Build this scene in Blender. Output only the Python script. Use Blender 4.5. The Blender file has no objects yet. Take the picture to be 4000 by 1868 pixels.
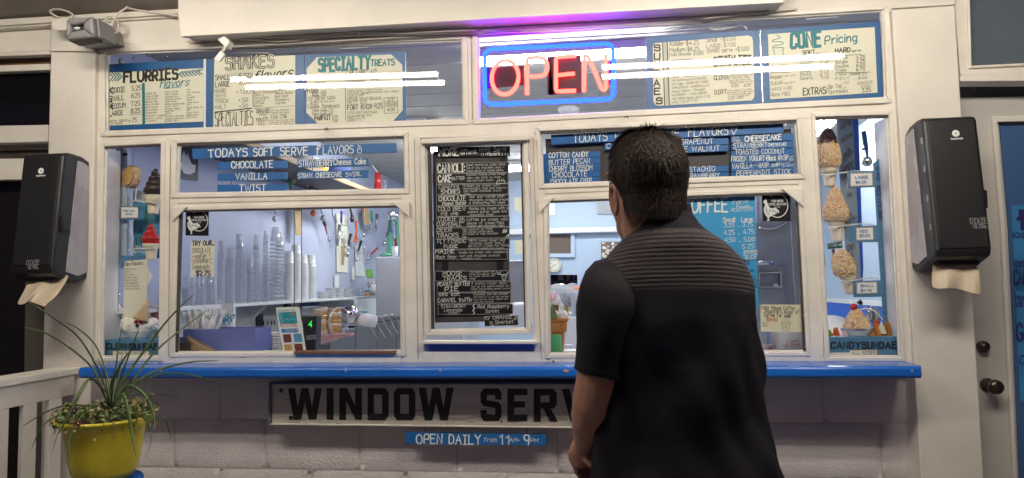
import bpy, bmesh, math, random
from mathutils import Vector, Matrix
random.seed(7)
# ---------------------------------------------------------------- camera, world, exposure
SC = bpy.context.scene
COL = SC.collection
F = 2773.3                       # focal length in photo pixels (4000 x 1868)
CAM = Vector((0.0, -2.8, 1.43))
def _basis():
    V1 = Vector((-14900/.644, 304/.644, F)); V2 = Vector((-527/.644, -27600/.644, F))
    Xc = -V1.normalized(); Zc = V2.normalized()
    d = Xc.dot(Zc)/2; X2 = (Xc - Zc*d).normalized(); Z2 = (Zc - Xc*d).normalized()
    fl = lambda v: Vector((v.x, -v.y, -v.z))       # to Blender camera axes
    X = fl(X2); Z = fl(Z2); Z = (Z - X*X.dot(Z)).normalized(); Y = Z.cross(X)
    return Matrix((X, Y, Z))                        # rows: world axes in camera space -> cam-to-world
RM = _basis()
cd = bpy.data.cameras.new('camera'); cam = bpy.data.objects.new('camera', cd); COL.objects.link(cam)
cd.sensor_width = 36; cd.lens = F/4000*36; cd.clip_start = .05; cd.clip_end = 200
cam.matrix_world = Matrix.Translation(CAM) @ RM.to_4x4()
SC.camera = cam
wd = bpy.data.worlds.new('World'); SC.world = wd; wd.use_nodes = True
_bg = wd.node_tree.nodes['Background']; _sky = wd.node_tree.nodes.new('ShaderNodeTexSky')
_sky.sky_type = 'NISHITA'; _sky.sun_disc = False; _sky.sun_elevation = math.radians(-4); _sky.sun_rotation = math.radians(200)
_mx = wd.node_tree.nodes.new('ShaderNodeMixRGB'); _mx.blend_type = 'ADD'; _mx.inputs[0].default_value = 1; _mx.inputs[2].default_value = (.75, .56, 1.05, 1)   # even violet ambient added to lighten the shadows
wd.node_tree.links.new(_sky.outputs[0], _mx.inputs[1]); wd.node_tree.links.new(_mx.outputs[0], _bg.inputs[0]); _bg.inputs[1].default_value = .06
SC.view_settings.view_transform = 'Standard'; SC.view_settings.look = 'None'
SC.view_settings.exposure = 0.15; SC.view_settings.gamma = 1.0; SC.view_settings.use_curve_mapping = False
SC.render.engine = 'CYCLES'
SC.cycles.use_denoising = True
SC.cycles.max_bounces = 8; SC.cycles.diffuse_bounces = 4; SC.cycles.glossy_bounces = 4
SC.cycles.transparent_max_bounces = 24; SC.cycles.sample_clamp_indirect = 4; SC.cycles.caustics_reflective = False
SC.cycles.caustics_refractive = False

PORCH_L = 78.0; WARM = (1.0, .915, .775); ROOM_L = 74.0; COOL = (.92, .97, 1.0)

# ---------------------------------------------------------------- pixel of the survey -> point on a real plane
CR = dict(o=(0,0,.644), c1=(0,0,2.148), c2=(800,0,2.148), c3=(1800,0,2.148), c4=(2500,0,2.148), c5=(3200,0,2.149), d1=(0,500,2.006),
          e1=(650,500,2.615), e2=(1100,500,2.615), e3=(650,900,2.148), e4=(1650,500,2.615), e5=(1650,900,2.149), e6=(2050,450,2.005),
          g1=(2800,700,1.604), g2=(3150,430,2.111), g3=(3150,900,2.187), g4=(3500,430,1.5625), g5=(2100,450,.848), g6=(0,1100,1.5667),
          g7=(900,1400,1.717), g8=(2900,1300,2.118), h1=(0,0,1.336), h2=(3600,0,1.3375), h3=(3700,900,1.243), h4=(2130,750,1.851),
          h5=(1250,780,3.009), h6=(390,1100,4.009), h7=(2200,1400,2.57), h8=(2340,450,2.4065))
def ray(c, x, y):
    ox, oy, s = CR[c]; sx = ox + x/s; sy = oy + y/s
    return RM @ Vector(((sx-2000)/F, (934-sy)/F, -1.0))
class Plane:
    """axis 'Y' : the plane Y = v (parallel to the shop front); axis 'X' : the plane X = v (side walls); 'Z': level plane."""
    def __init__(s, v, axis='Y', sign=1): s.v = v; s.i = 'XYZ'.index(axis); n = [0,0,0]; n[s.i] = sign; s.n = Vector(n)   # n points away from the viewer
    def __call__(s, c, x, y):
        d = ray(c, x, y); t = (s.v - CAM[s.i])/d[s.i]; return CAM + d*t
    def off(s, d): return Plane(s.v - s.n[s.i]*d, 'XYZ'[s.i], s.n[s.i])
class Traced(Plane):
    """outline surveyed at depth u (where the pane shows it), board face at depth v"""
    def __init__(s, v, u): super().__init__(v); s.u = u
    def __call__(s, c, x, y):
        d = ray(c, x, y); p = CAM + d*((s.u-CAM.y)/d.y); return Vector((p.x, s.v, p.z))
def PY(v): return Plane(v)
def PX(v, sign=-1): return Plane(v, 'X', sign)
# ---------------------------------------------------------------- materials
MATS = {}
def mat(name, col, rough=.5, metal=0, bump=0, scale=60, var=0, vscale=8, emit=None, es=1, spec=.5, streak=None, alpha=None):
    if name in MATS: return MATS[name]
    m = bpy.data.materials.new(name); m.use_nodes = True; nt = m.node_tree; b = nt.nodes['Principled BSDF']
    b.inputs['Base Color'].default_value = (*col, 1); b.inputs['Roughness'].default_value = rough; b.inputs['Metallic'].default_value = metal
    b.inputs['Specular IOR Level'].default_value = spec
    tc = nt.nodes.new('ShaderNodeTexCoord'); L = nt.links.new
    src = tc.outputs['Object']
    if streak:
        mp = nt.nodes.new('ShaderNodeMapping'); mp.inputs['Scale'].default_value = streak; L(src, mp.inputs[0]); src = mp.outputs[0]
    if var:
        n = nt.nodes.new('ShaderNodeTexNoise'); n.inputs['Scale'].default_value = vscale; n.inputs['Detail'].default_value = 6; L(src, n.inputs['Vector'])
        r = nt.nodes.new('ShaderNodeValToRGB'); r.color_ramp.elements[0].position = .3; r.color_ramp.elements[1].position = .7
        r.color_ramp.elements[0].color = (*[c*(1-var) for c in col], 1); r.color_ramp.elements[1].color = (*[min(1, c*(1+var*.6)) for c in col], 1)
        L(n.outputs[0], r.inputs[0]); L(r.outputs[0], b.inputs['Base Color'])
        mr = nt.nodes.new('ShaderNodeMapRange'); mr.inputs[3].default_value = max(.05, rough-.1); mr.inputs[4].default_value = min(1, rough+.12)
        L(n.outputs[0], mr.inputs[0]); L(mr.outputs[0], b.inputs['Roughness'])
    if bump:
        n2 = nt.nodes.new('ShaderNodeTexNoise'); n2.inputs['Scale'].default_value = scale; n2.inputs['Detail'].default_value = 5; L(src, n2.inputs['Vector'])
        bp = nt.nodes.new('ShaderNodeBump'); bp.inputs['Strength'].default_value = bump; bp.inputs['Distance'].default_value = .004
        L(n2.outputs[0], bp.inputs['Height']); L(bp.outputs[0], b.inputs['Normal'])
    if emit:
        b.inputs['Emission Color'].default_value = (*emit, 1); b.inputs['Emission Strength'].default_value = es
    MATS[name] = m; return m
def glassmat(name, tint=(1,1,1), f0=.04, diff=0.0, dcol=(.9,.9,.9), rough=0.0):
    m = bpy.data.materials.new(name); m.use_nodes = True; nt = m.node_tree; nt.nodes.clear(); L = nt.links.new; N = nt.nodes.new
    out = N('ShaderNodeOutputMaterial'); t = N('ShaderNodeBsdfTransparent'); g = N('ShaderNodeBsdfGlossy'); mx = N('ShaderNodeMixShader')
    t.inputs[0].default_value = (*tint, 1); g.inputs['Roughness'].default_value = rough
    lw = N('ShaderNodeLayerWeight'); lw.inputs[0].default_value = .5
    p = N('ShaderNodeMath'); p.operation = 'POWER'; p.inputs[1].default_value = 5; L(lw.outputs['Facing'], p.inputs[0])
    ma = N('ShaderNodeMath'); ma.operation = 'MULTIPLY_ADD'; ma.inputs[1].default_value = 1-f0; ma.inputs[2].default_value = f0; L(p.outputs[0], ma.inputs[0])
    L(ma.outputs[0], mx.inputs[0]); L(t.outputs[0], mx.inputs[1]); L(g.outputs[0], mx.inputs[2])
    last = mx.outputs[0]
    if diff:
        d = N('ShaderNodeBsdfDiffuse'); d.inputs[0].default_value = (*dcol, 1); m2 = N('ShaderNodeMixShader'); m2.inputs[0].default_value = diff
        L(last, m2.inputs[1]); L(d.outputs[0], m2.inputs[2]); last = m2.outputs[0]
    L(last, out.inputs[0]); MATS[name] = m; return m
def emat(name, col, s):
    m = bpy.data.materials.new(name); m.use_nodes = True; nt = m.node_tree; nt.nodes.clear()
    e = nt.nodes.new('ShaderNodeEmission'); e.inputs[0].default_value = (*col, 1); e.inputs[1].default_value = s
    o = nt.nodes.new('ShaderNodeOutputMaterial'); nt.links.new(e.outputs[0], o.inputs[0]); MATS[name] = m; return m
M = MATS
mat('cream_paint', (.79,.745,.67), .42, bump=.5, scale=30, var=.11, vscale=7)
mat('cream_board', (.78,.735,.67), .5, bump=.3, scale=60, var=.09, vscale=4)
mat('worn_paint', (.76,.72,.66), .5, bump=.6, scale=45, var=.12, vscale=14)
mat('block_paint', (.69,.635,.64), .6, bump=1.3, scale=85, var=.10, vscale=7)
mat('mortar_paint', (.60,.56,.54), .7, bump=1.0, scale=90, var=.1, vscale=20)
mat('ledge_blue', (.012,.13,.56), .20, bump=.4, scale=26, var=.25, vscale=9, streak=(.25,1,1))
mat('board_blue', (.014,.105,.30), .38, var=.12, vscale=3, bump=.08, scale=40)
mat('slat_blue', (.012,.125,.39), .42, var=.15, vscale=10, bump=.1, scale=40)
mat('sundae_blue', (.085,.22,.37), .5, var=.2, vscale=25, bump=.2, streak=(.3,1,3))
mat('paper_cream', (.80,.775,.63), .5, var=.04, vscale=4)
mat('paper_yellow', (.80,.74,.52), .6, var=.05)
mat('white_paper', (.80,.80,.78), .6, var=.03)
mat('ink_brown', (.030,.020,.016), .5)
mat('ink_black', (.012,.012,.014), .5)
mat('ink_teal', (.015,.20,.24), .5)
mat('ink_navy', (.02,.02,.10), .5)
mat('ink_red', (.45,.03,.01), .5)
mat('ink_grey', (.13,.115,.09), .6)
mat('ink_green', (.02,.16,.08), .6)
mat('chalk_white', (.86,.86,.80), .6)
mat('sign_white', (.80,.84,.82), .5)
mat('price_blue', (.03,.12,.36), .5)
mat('chalkboard', (.012,.012,.016), .42, var=.3, vscale=6)
mat('chalkboard_slat', (.008,.008,.012), .35)
mat('chalkboard_back', (.055,.05,.05), .5, var=.2)
mat('dark_trim', (.055,.043,.036), .6, var=.4, vscale=30)
mat('room_blue', (.47,.57,.70), .5, var=.06, vscale=2, bump=.1, scale=20)
mat('room_lavender', (.47,.50,.63), .5, var=.10, vscale=2.5, bump=.1, scale=20)
mat('room_white', (.78,.78,.76), .5, var=.05)
mat('shelf_white', (.80,.80,.78), .35, var=.05)
mat('room_ceiling', (.50,.47,.42), .6, var=.1, vscale=3, bump=.2, scale=40)
mat('porch_ceiling', (.30,.265,.23), .6, var=.15, vscale=4, bump=.3, scale=30)
mat('black_plastic', (.010,.010,.0115), .42, bump=.15, scale=300)
mat('brown_plastic', (.035,.028,.024), .3)
mat('smoke_plastic', (.43,.40,.42), .25, var=.35, vscale=5, streak=(1,1,.5))
mat('gray_plastic', (.24,.23,.24), .4, var=.06)
mat('dark_jamb', (.10,.09,.08), .6, var=.15)
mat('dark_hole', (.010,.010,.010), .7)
mat('dark_interior', (.008,.007,.007), .35)
mat('steel', (.62,.62,.62), .22, metal=1, var=.1)
mat('steel_brushed', (.42,.42,.42), .38, metal=1, var=.12)
mat('appliance_grey', (.50,.51,.54), .45, var=.04)
mat('bin_grey', (.13,.13,.135), .35, metal=.3, var=.2)
mat('old_board', (.34,.40,.42), .5, var=.1)
mat('joint_dark', (.22,.18,.14), .8, var=.4, vscale=60)
mat('steel_grey_panel', (.27,.28,.29), .4, metal=.2, var=.06)
mat('white_plastic', (.80,.79,.76), .35)
mat('cable_white', (.72,.68,.60), .45)
mat('wafer', (.55,.33,.12), .7, bump=.4, scale=90, var=.2, vscale=60)
mat('cone_pale', (.78,.68,.52), .55, bump=.2, var=.06)
mat('cone_waffle', (.55,.33,.14), .6, bump=.4, scale=80, var=.2, vscale=40)
mat('chocolate', (.045,.030,.026), .38, bump=.15, scale=60)
mat('red_dip', (.50,.016,.012), .35, bump=.15, scale=60)
mat('cotton', (.85,.82,.76), .9, bump=1, scale=50)
mat('napkin', (.60,.50,.38), .8, bump=.3, scale=60, var=.05)
mat('pot_yellow', (.66,.56,.03), .3, var=.16, vscale=9, bump=.15, scale=40)
mat('soil', (.05,.035,.02), .9, bump=1)
mat('leaf_dark', (.06,.115,.028), .4, var=.5, vscale=12)
mat('leaf_pale', (.14,.19,.06), .5, var=.4, vscale=30)
mat('leaf_dry', (.33,.24,.12), .7, var=.3, vscale=30)
mat('petal_purple', (.03,.012,.06), .6)
mat('petal_yellow', (.6,.4,.05), .6)
mat('petal_red', (.16,.04,.03), .6)
mat('skin', (.36,.19,.135), .5, bump=.12, scale=130, var=.12, vscale=9, spec=.3)
mat('hair', (.020,.011,.008), .62, var=.4, vscale=30, spec=.25)
mat('vest_knit', (.030,.023,.028), .85, bump=.3, scale=220)
mat('vest_cloth', (.009,.0078,.0135), .85, bump=.6, scale=14, spec=.2)
mat('polo_cloth', (.009,.008,.011), .8, bump=.5, scale=18, spec=.2)
mat('trousers', (.03,.03,.04), .8)
mat('wood_brown', (.16,.075,.035), .5, var=.3, vscale=12)
mat('orange', (.62,.12,.03), .45)
mat('red', (.45,.02,.02), .35)
mat('green', (.02,.30,.20), .4)
mat('lime', (.16,.42,.03), .4)
mat('mint', (.10,.30,.19), .25)
mat('purple', (.10,.05,.33), .4)
mat('handle_black', (.012,.012,.012), .35)
mat('tan_wood', (.50,.33,.17), .6, var=.15)
mat('box_blue', (.12,.15,.38), .5, var=.08)
mat('teal', (.02,.30,.38), .4)
mat('bright_blue', (.02,.12,.60), .4)
mat('coffee_blue', (.04,.33,.66), .5)
mat('pale_pink', (.70,.45,.48), .5)
mat('yellow', (.75,.48,.04), .5)
mat('green_cup', (.09,.42,.16), .5)
mat('terracotta', (.50,.19,.04), .45, bump=.3)
mat('wicker', (.17,.12,.095), .7)
mat('brass_dark', (.10,.075,.06), .3, metal=.9)
mat('sky_poster', (.09,.30,.48), .5, var=.4, vscale=4)
mat('fridge_grey', (.30,.31,.32), .35, metal=.3, var=.1)
mat('door_blue', (.055,.12,.27), .3, var=.1, vscale=2)
mat('poster_blue', (.045,.22,.48), .4, var=.08)
mat('door_grey', (.56,.54,.50), .45, var=.05)
mat('night_pane', (.006,.006,.007), .08)
mat('night_pane_blue', (.11,.14,.17), .12, var=.06)
mat('deck', (.26,.24,.25), .8, bump=.5, var=.15)
mat('purple_rim', (.2,.02,.02), .3)
mat('neon_back', (.02,.004,.008), .4)
mat('white_sign_wood', (.62,.565,.49), .65, bump=.8, scale=30, var=.14, vscale=10, streak=(.12,1,1.6))
mat('sign_edge', (.10,.12,.17), .6, var=.2)
mat('chip_brown', (.22,.10,.05), .8, var=.3)
for i, c in enumerate([(.80,.50,.10),(.78,.68,.55),(.62,.20,.06),(.80,.66,.30),(.50,.42,.22),(.72,.36,.40)]): mat('sprinkle%d' % i, c, .5)
mat('sprinkle_dark', (.17,.085,.065), .6)
glassmat('window_glass', tint=(.985,.99,.99), f0=.011, rough=.015)
glassmat('clear_plastic', tint=(.94,.95,.96), f0=.12, diff=.36)
glassmat('clear_plastic_thin', tint=(.93,.94,.94), f0=.07, diff=.05)
emat('porch_tube', WARM, PORCH_L); emat('room_tube', COOL, ROOM_L)
emat('neon_blue', (.002,.0085,1.0), 46.0); emat('neon_red', (1.0,.034,.025), 15.0); emat('led_green', (.03,1,.1), 1.6)

# ---------------------------------------------------------------- objects
def tag(o, label=None, cat=None, group=None, kind=None, category=None):
    cat = cat or category
    for k, v in (('label', label), ('category', cat), ('group', group), ('kind', kind)):
        if v: o[k] = v
    return o
def empty(name, loc, label=None, cat=None, group=None, kind=None, parent=None):
    o = bpy.data.objects.new(name, None); COL.objects.link(o); o.empty_display_size = .05
    if parent: o.parent = parent
    o.location = loc; return tag(o, label, cat, group, kind)
def link(name, me, parent=None):
    o = bpy.data.objects.new(name, me); COL.objects.link(o)
    if parent:
        o.parent = parent; bpy_inv(o, parent)
    return o
def wloc(p):
    v = Vector((0,0,0))
    while p is not None: v += p.location; p = p.parent
    return v
def bpy_inv(o, parent): o.location = -wloc(parent)       # meshes are written in world coordinates; parents carry only translations
class MB:
    def __init__(s): s.v = []; s.f = []; s.m = []; s.mats = []; s.cur = 0; s.smooth = False
    def use(s, m):
        if m not in s.mats: s.mats.append(m)
        s.cur = s.mats.index(m); return s
    def face(s, idx): s.f.append(idx); s.m.append(s.cur)
    def poly(s, pts):
        b = len(s.v); s.v += [Vector(p) for p in pts]; s.face(list(range(b, b+len(pts)))); return s
    def prism(s, pl, c, pts, t):
        """outline given in survey pixels on plane pl, real thickness t going away from the viewer"""
        return s.ext([pl(c, x, y) for x, y in pts], pl.n*t)
    def ext(s, P, n):
        b = len(s.v); k = len(P); P = [Vector(p) for p in P]; s.v += P + [p+n for p in P]
        s.face(list(range(b, b+k))); s.face([b+k+i for i in range(k)][::-1])
        for i in range(k): j = (i+1) % k; s.face([b+i, b+k+i, b+k+j, b+j])
        return s
    def box(s, x0, x1, y0, y1, z0, z1): return s.ext([(x0,y0,z0),(x1,y0,z0),(x1,y0,z1),(x0,y0,z1)], Vector((0, y1-y0, 0)))
    def tube(s, P, r, n=8, caps=True):
        P = [Vector(p) for p in P]; R = r if isinstance(r, (list, tuple)) else [r]*len(P); b = len(s.v); up = None
        for i, p in enumerate(P):
            d = (P[min(i+1, len(P)-1)] - P[max(i-1, 0)])
            d = d.normalized() if d.length > 1e-9 else Vector((0,0,1))
            if up is None: up = d.orthogonal().normalized()
            up = (up - d*up.dot(d)); up = up.normalized() if up.length > 1e-6 else d.orthogonal().normalized()
            w = d.cross(up)
            for k in range(n): a = 2*math.pi*k/n; s.v.append(p + (up*math.cos(a) + w*math.sin(a))*R[i])
        for i in range(len(P)-1):
            for k in range(n): q = (k+1) % n; s.face([b+i*n+k, b+i*n+q, b+(i+1)*n+q, b+(i+1)*n+k])
        if caps: s.face([b+k for k in range(n)][::-1]); s.face([b+(len(P)-1)*n+k for k in range(n)])
        return s
    def lathe(s, prof, c, n=20, axis=None, caps=True, sx=1, sy=1):
        """prof: (radius, height) pairs"""
        b = len(s.v); c = Vector(c); q = Matrix.Identity(3) if axis is None else Vector((0,0,1)).rotation_difference(Vector(axis)).to_matrix()
        for r, h in prof:
            for k in range(n): a = 2*math.pi*k/n; s.v.append(c + q @ Vector((r*sx*math.cos(a), r*sy*math.sin(a), h)))
        for i in range(len(prof)-1):
            for k in range(n): j = (k+1) % n; s.face([b+i*n+k, b+i*n+j, b+(i+1)*n+j, b+(i+1)*n+k])
        if caps: s.face([b+k for k in range(n)][::-1]); s.face([b+(len(prof)-1)*n+k for k in range(n)])
        return s
    def ball(s, c, r, n=12, m=8, rot=None):
        R = r if isinstance(r, (list, tuple)) else (r, r, r); b = len(s.v); c = Vector(c)
        q = rot or Matrix.Identity(3)
        for i in range(1, m):
            t = math.pi*i/m
            for k in range(n): a = 2*math.pi*k/n; s.v.append(c + q @ Vector((R[0]*math.sin(t)*math.cos(a), R[1]*math.sin(t)*math.sin(a), R[2]*math.cos(t))))
        s.v += [c + q @ Vector((0,0,R[2])), c - q @ Vector((0,0,R[2]))]; T = len(s.v)-2
        for i in range(m-2):
            for k in range(n): j = (k+1) % n; s.face([b+i*n+k, b+(i+1)*n+k, b+(i+1)*n+j, b+i*n+j])
        for k in range(n): j = (k+1) % n; s.face([T, b+k, b+j]); s.face([T+1, b+(m-2)*n+j, b+(m-2)*n+k])
        return s
    def mesh(s, name, smooth=None):
        me = bpy.data.meshes.new(name); me.from_pydata([tuple(v) for v in s.v], [], s.f)
        for m in s.mats: me.materials.append(MATS[m] if isinstance(m, str) else m)
        me.polygons.foreach_set('material_index', s.m)
        bm = bmesh.new(); bm.from_mesh(me); bmesh.ops.recalc_face_normals(bm, faces=bm.faces); bm.to_mesh(me); bm.free()
        if smooth if smooth is not None else s.smooth: me.polygons.foreach_set('use_smooth', [True]*len(me.polygons))
        me.update(); return me
    def build(s, name, m=None, parent=None, smooth=None, bevel=0, **tg):
        if m is not None: s.mats = [m]; s.m = [0]*len(s.f)
        o = link(name, s.mesh(name, smooth), parent)
        if bevel:
            b = o.modifiers.new('bevel', 'BEVEL'); b.width = bevel; b.segments = 2; b.limit_method = 'ANGLE'
        return tag(o, **tg) if tg else o
def quad_ring(pl_out, c, outer, inner, t):
    """frame between two outlines: four mitred bars as one closed ring"""
    mb = MB(); k = len(outer)
    for i in range(k):
        j = (i+1) % k; mb.prism(pl_out, c, [outer[i], outer[j], inner[j], inner[i]], t)
    return mb

# ---------------------------------------------------------------- a pen-stroke alphabet
G = {
'A':"03 3c 63|17 57",'B':"03 0c 4c 5b 59 48 08|48 57 54 43 03",'C':"5a 4c 2c 0a 05 23 43 55",'D':"03 0c 2c 4b 5a 55 44 23 03",'E':"5c 0c 03 53|08 48",
'F':"5c 0c 03|08 48",'G':"5a 4c 2c 0a 05 23 43 55 57 37",'H':"0c 03|5c 53|08 58",'I':"0c 4c|2c 23|03 43",'J':"5c 55 43 23 05",'K':"0c 03|5c 07|27 53",
'L':"0c 03 53",'M':"03 0c 37 6c 63",'N':"03 0c 53 5c",'O':"2c 0a 05 23 43 65 6a 4c 2c",'P':"03 0c 4c 5b 58 47 07",'Q':"2c 0a 05 23 43 65 6a 4c 2c|35 63",
'R':"03 0c 4c 5b 58 47 07|27 53",'S':"5b 4c 1c 0a 09 18 48 57 54 43 13 04",'T':"0c 6c|3c 33",'U':"0c 05 23 43 65 6c",'V':"0c 33 6c",'W':"0c 23 4b 63 8c",
'X':"0c 53|5c 03",'Y':"0c 38 6c|38 33",'Z':"0c 5c 03 53",
'0':"2c 0a 05 23 33 55 5a 3c 2c",'1':"1a 3c 33",'2':"0a 1c 4c 5a 59 03 53",'3':"0c 5c 28 48 56 54 43 13 04",'4':"43 4c 06 56",'5':"5c 0c 08 38 56 54 33 03",
'6':"4c 08 05 13 43 55 57 48 18 06",'7':"0c 5c 23",'8':"18 0a 1c 4c 5a 48 18 06 04 13 43 54 56 48",'9':"59 47 17 0a 1c 4c 5b 43",
'a':"48 39 19 07 05 13 33 45|49 43",'b':"0c 03|07 29 39 47 45 33 13 04",'c':"48 39 19 07 05 13 33 44",'d':"4c 43|47 39 19 07 05 13 33 45",
'e':"06 46 48 39 19 07 05 13 33 44",'f':"4b 3c 2c 1b 13|09 39",'g':"48 39 19 07 05 13 33 45|49 41 30 10",'h':"0c 03|07 29 39 48 43",'i':"09 03|0b 0c",
'j':"29 21 10|2b 2c",'k':"0c 03|39 06|16 33",'l':"0c 03",'m':"09 03|08 19 29 38 33|38 49 59 68 63",'n':"09 03|07 29 39 48 43",'o':"19 07 05 13 33 45 47 39 19",
'p':"09 00|08 29 39 47 45 33 13 04",'q':"48 39 19 07 05 13 33 45|49 40",'r':"09 03|07 29 39",'s':"48 39 19 07 16 36 45 33 13 04",'t':"1c 14 23 33|09 39",
'u':"09 04 13 33 45|49 43",'v':"09 23 49",'w':"09 13 38 53 69",'x':"09 43|49 03",'y':"09 24|49 10",'z':"09 49 03 43",
'.':"03 04",',':"14 02",':':"04 05|08 09",'-':"07 37",'+':"07 47|29 25",'$':"5b 4c 1c 0a 09 18 48 57 54 43 13 04|3e 31",'(':"2d 0a 05 22",')':"0d 2a 25 02",
"'":"0c 0a",'"':"0c 0a|2c 2a",'!':"0c 06|03 04",'&':"53 0a 1c 3c 4a 06 04 23 46",'*':"16 18 28 26 16",'/':"03 5c",'>':"0c 48 04",'<':"4c 08 44",'%':"0c 08|48 43|4c 03",'_':"03 53"}
BLOCK = {'O':"1c 4c 5b 54 43 13 04 0b 1c",'D':"0c 3c 5a 55 33 03 0c",'S':"5a 5b 4c 1c 0b 09 18 48 57 54 43 13 04 05",'I':"0c 03",'W':"0c 13 3c 53 6c",'N':"03 0c 53 5c",'C':"5a 5b 4c 1c 0b 04 13 43 54 55",
         'U':"0c 04 13 43 54 5c",'R':"03 0c 4c 5b 58 47 07|37 53",'A':"03 3c 63|16 56",'L':"0c 03 53"}
CURVY = set("BCDGJOPQRSUabcdefghjmnopqrstuy0235689&$()")
def _glyph(ch, block):
    src = (BLOCK.get(ch) if block else None) or G.get(ch)
    if src is None: return None
    out = []
    for st in src.split('|'):
        pts = [(int(p[0]), int(p[1], 16)-3) for p in st.split()]
        if ch in CURVY and not block and len(pts) > 2:
            closed = pts[0] == pts[-1]; q = []
            if not closed: q.append(pts[0])
            for a, b in zip(pts, pts[1:]): q += [(a[0]*.75+b[0]*.25, a[1]*.75+b[1]*.25), (a[0]*.25+b[0]*.75, a[1]*.25+b[1]*.75)]
            if closed: q.append(q[0])
            else: q.append(pts[-1]); q = [q[0]] + q[2:-2] + [q[-1]]
            pts = q
        out.append(pts)
    return out
_wc = {}
def _width(ch, block=False):
    if ch == ' ': return 3.6
    g = _glyph(ch, block)
    return 4 if g is None else max(p[0] for s in g for p in s)
_strand = [0]
def strip(mb, pl, c, pts, w):
    """one pen stroke: a mitred ribbon of width w (pixels) lying on plane pl"""
    k = len(pts); closed = pts[0] == pts[-1] and k > 3
    if closed: pts = pts[:-1]; k -= 1
    V = [Vector(p) for p in pts]
    if not closed and k > 1:
        a = (V[0]-V[1]); b = (V[-1]-V[-2])
        if a.length > 1e-6: V[0] = V[0] + a.normalized()*w*.35
        if b.length > 1e-6: V[-1] = V[-1] + b.normalized()*w*.35
    _strand[0] = (_strand[0]+1) % 6; p2 = pl.off(.00006*_strand[0]); L = []; R = []
    for i in range(k):
        if closed: a = V[i]-V[i-1]; b = V[(i+1) % k]-V[i]
        else:
            a = V[i]-V[i-1] if i else V[1]-V[0]; b = V[i+1]-V[i] if i < k-1 else a
        if a.length < 1e-6: a = b
        if b.length < 1e-6: b = a
        if a.length < 1e-6: continue
        a = a.normalized(); b = b.normalized(); na = Vector((-a.y, a.x)); nb = Vector((-b.y, b.x)); m = na+nb
        m = m.normalized() if m.length > .2 else na
        sc = min(1/max(m.dot(na), .3), 1.9); L.append(V[i]+m*w*.5*sc); R.append(V[i]-m*w*.5*sc)
    b0 = len(mb.v); n = len(L)
    mb.v += [p2(c, q.x, q.y) for q in L] + [p2(c, q.x, q.y) for q in R]
    for i in range(n if closed else n-1): j = (i+1) % n; mb.face([b0+i, b0+j, b0+n+j, b0+n+i])
def text(mb, pl, c, s, x0, y0, x1, y1, h, w=.12, block=False, jit=.035, slant=0, gap=2.0, vert=False, wlist=None):
    """hand lettering from baseline start (x0,y0) to baseline end (x1,y1), cap height h"""
    rnd = random.Random(s+str(x0)); ws = [_width(ch, block) for ch in s]; tot = sum(ws) + gap*(len(s)-1)
    D = Vector((x1-x0, y1-y0)); L = D.length; d = D.normalized(); up = Vector((d.y, -d.x)); up = Vector((0, -1)) if abs(d.x) > .7 else up
    k = L/max(tot, .1); x = 0; hh = h/9.0
    for ch, wd_ in zip(s, ws):
        g = None if ch == ' ' else _glyph(ch, block)
        if g:
            dy = rnd.uniform(-jit, jit)*h; sy = 1+rnd.uniform(-jit, jit)*1.3; sh = rnd.uniform(-jit, jit)*1.2 + slant
            for st in g:
                pts = []
                for (gx, gy) in st:
                    p = Vector((x0, y0)) + d*((x+gx)*k + gy*hh*sh) + up*(gy*hh*sy + dy); pts.append((p.x, p.y))
                strip(mb, pl, c, pts, w*h)
        x += wd_ + gap
    return mb
def smoothpts(P, n=4):
    P = [Vector(p) for p in P]; out = []
    for i in range(len(P)-1):
        a = P[max(i-1, 0)]; b = P[i]; c_ = P[i+1]; d = P[min(i+2, len(P)-1)]
        for k in range(n):
            t = k/n; out.append(.5*((2*b)+(c_-a)*t+(2*a-5*b+4*c_-d)*t*t+(3*b-a-3*c_+d)*t**3))
    out.append(P[-1]); return out
ORD = ['first','second','third','fourth','fifth','sixth','seventh','eighth','ninth','tenth','eleventh','twelfth','thirteenth','fourteenth']
# ================================================================ SETTING
XL, XR, YB, ZC = -2.32, 2.1, 5.5, 2.66          # room: left wall, right wall, back wall, ceiling
FZ = 0.0
PF = PY(0.0)
MB().box(-7, 7, -9, 0.30, -.05, FZ).build('porch_floor', 'deck', kind='structure')
MB().box(XL, XR, .30, YB+.1, -.05, FZ).build('room_floor', 'room_white', kind='structure')
MB().box(-60, 60, -60, -9, -.35, -.1).build('ground', 'deck', kind='structure')
zc = PF('o', 300, 40).z
c = MB(); c.ext([(-7, .05, zc), (7, .05, zc), (7, -5.5, zc+.23*5.5), (-7, -5.5, zc+.23*5.5)], Vector((0, 0, .08))).build('porch_ceiling', 'porch_ceiling', kind='structure')
MB().box(XL-.12, XL, .18, YB+.1, 0, ZC+.1).build('room_wall', 'room_lavender', kind='structure')
# right room wall
MB().box(XR, XR+.12, .18, YB+.1, 0, ZC+.1).build('room_wall', 'room_blue', kind='structure')
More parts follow.
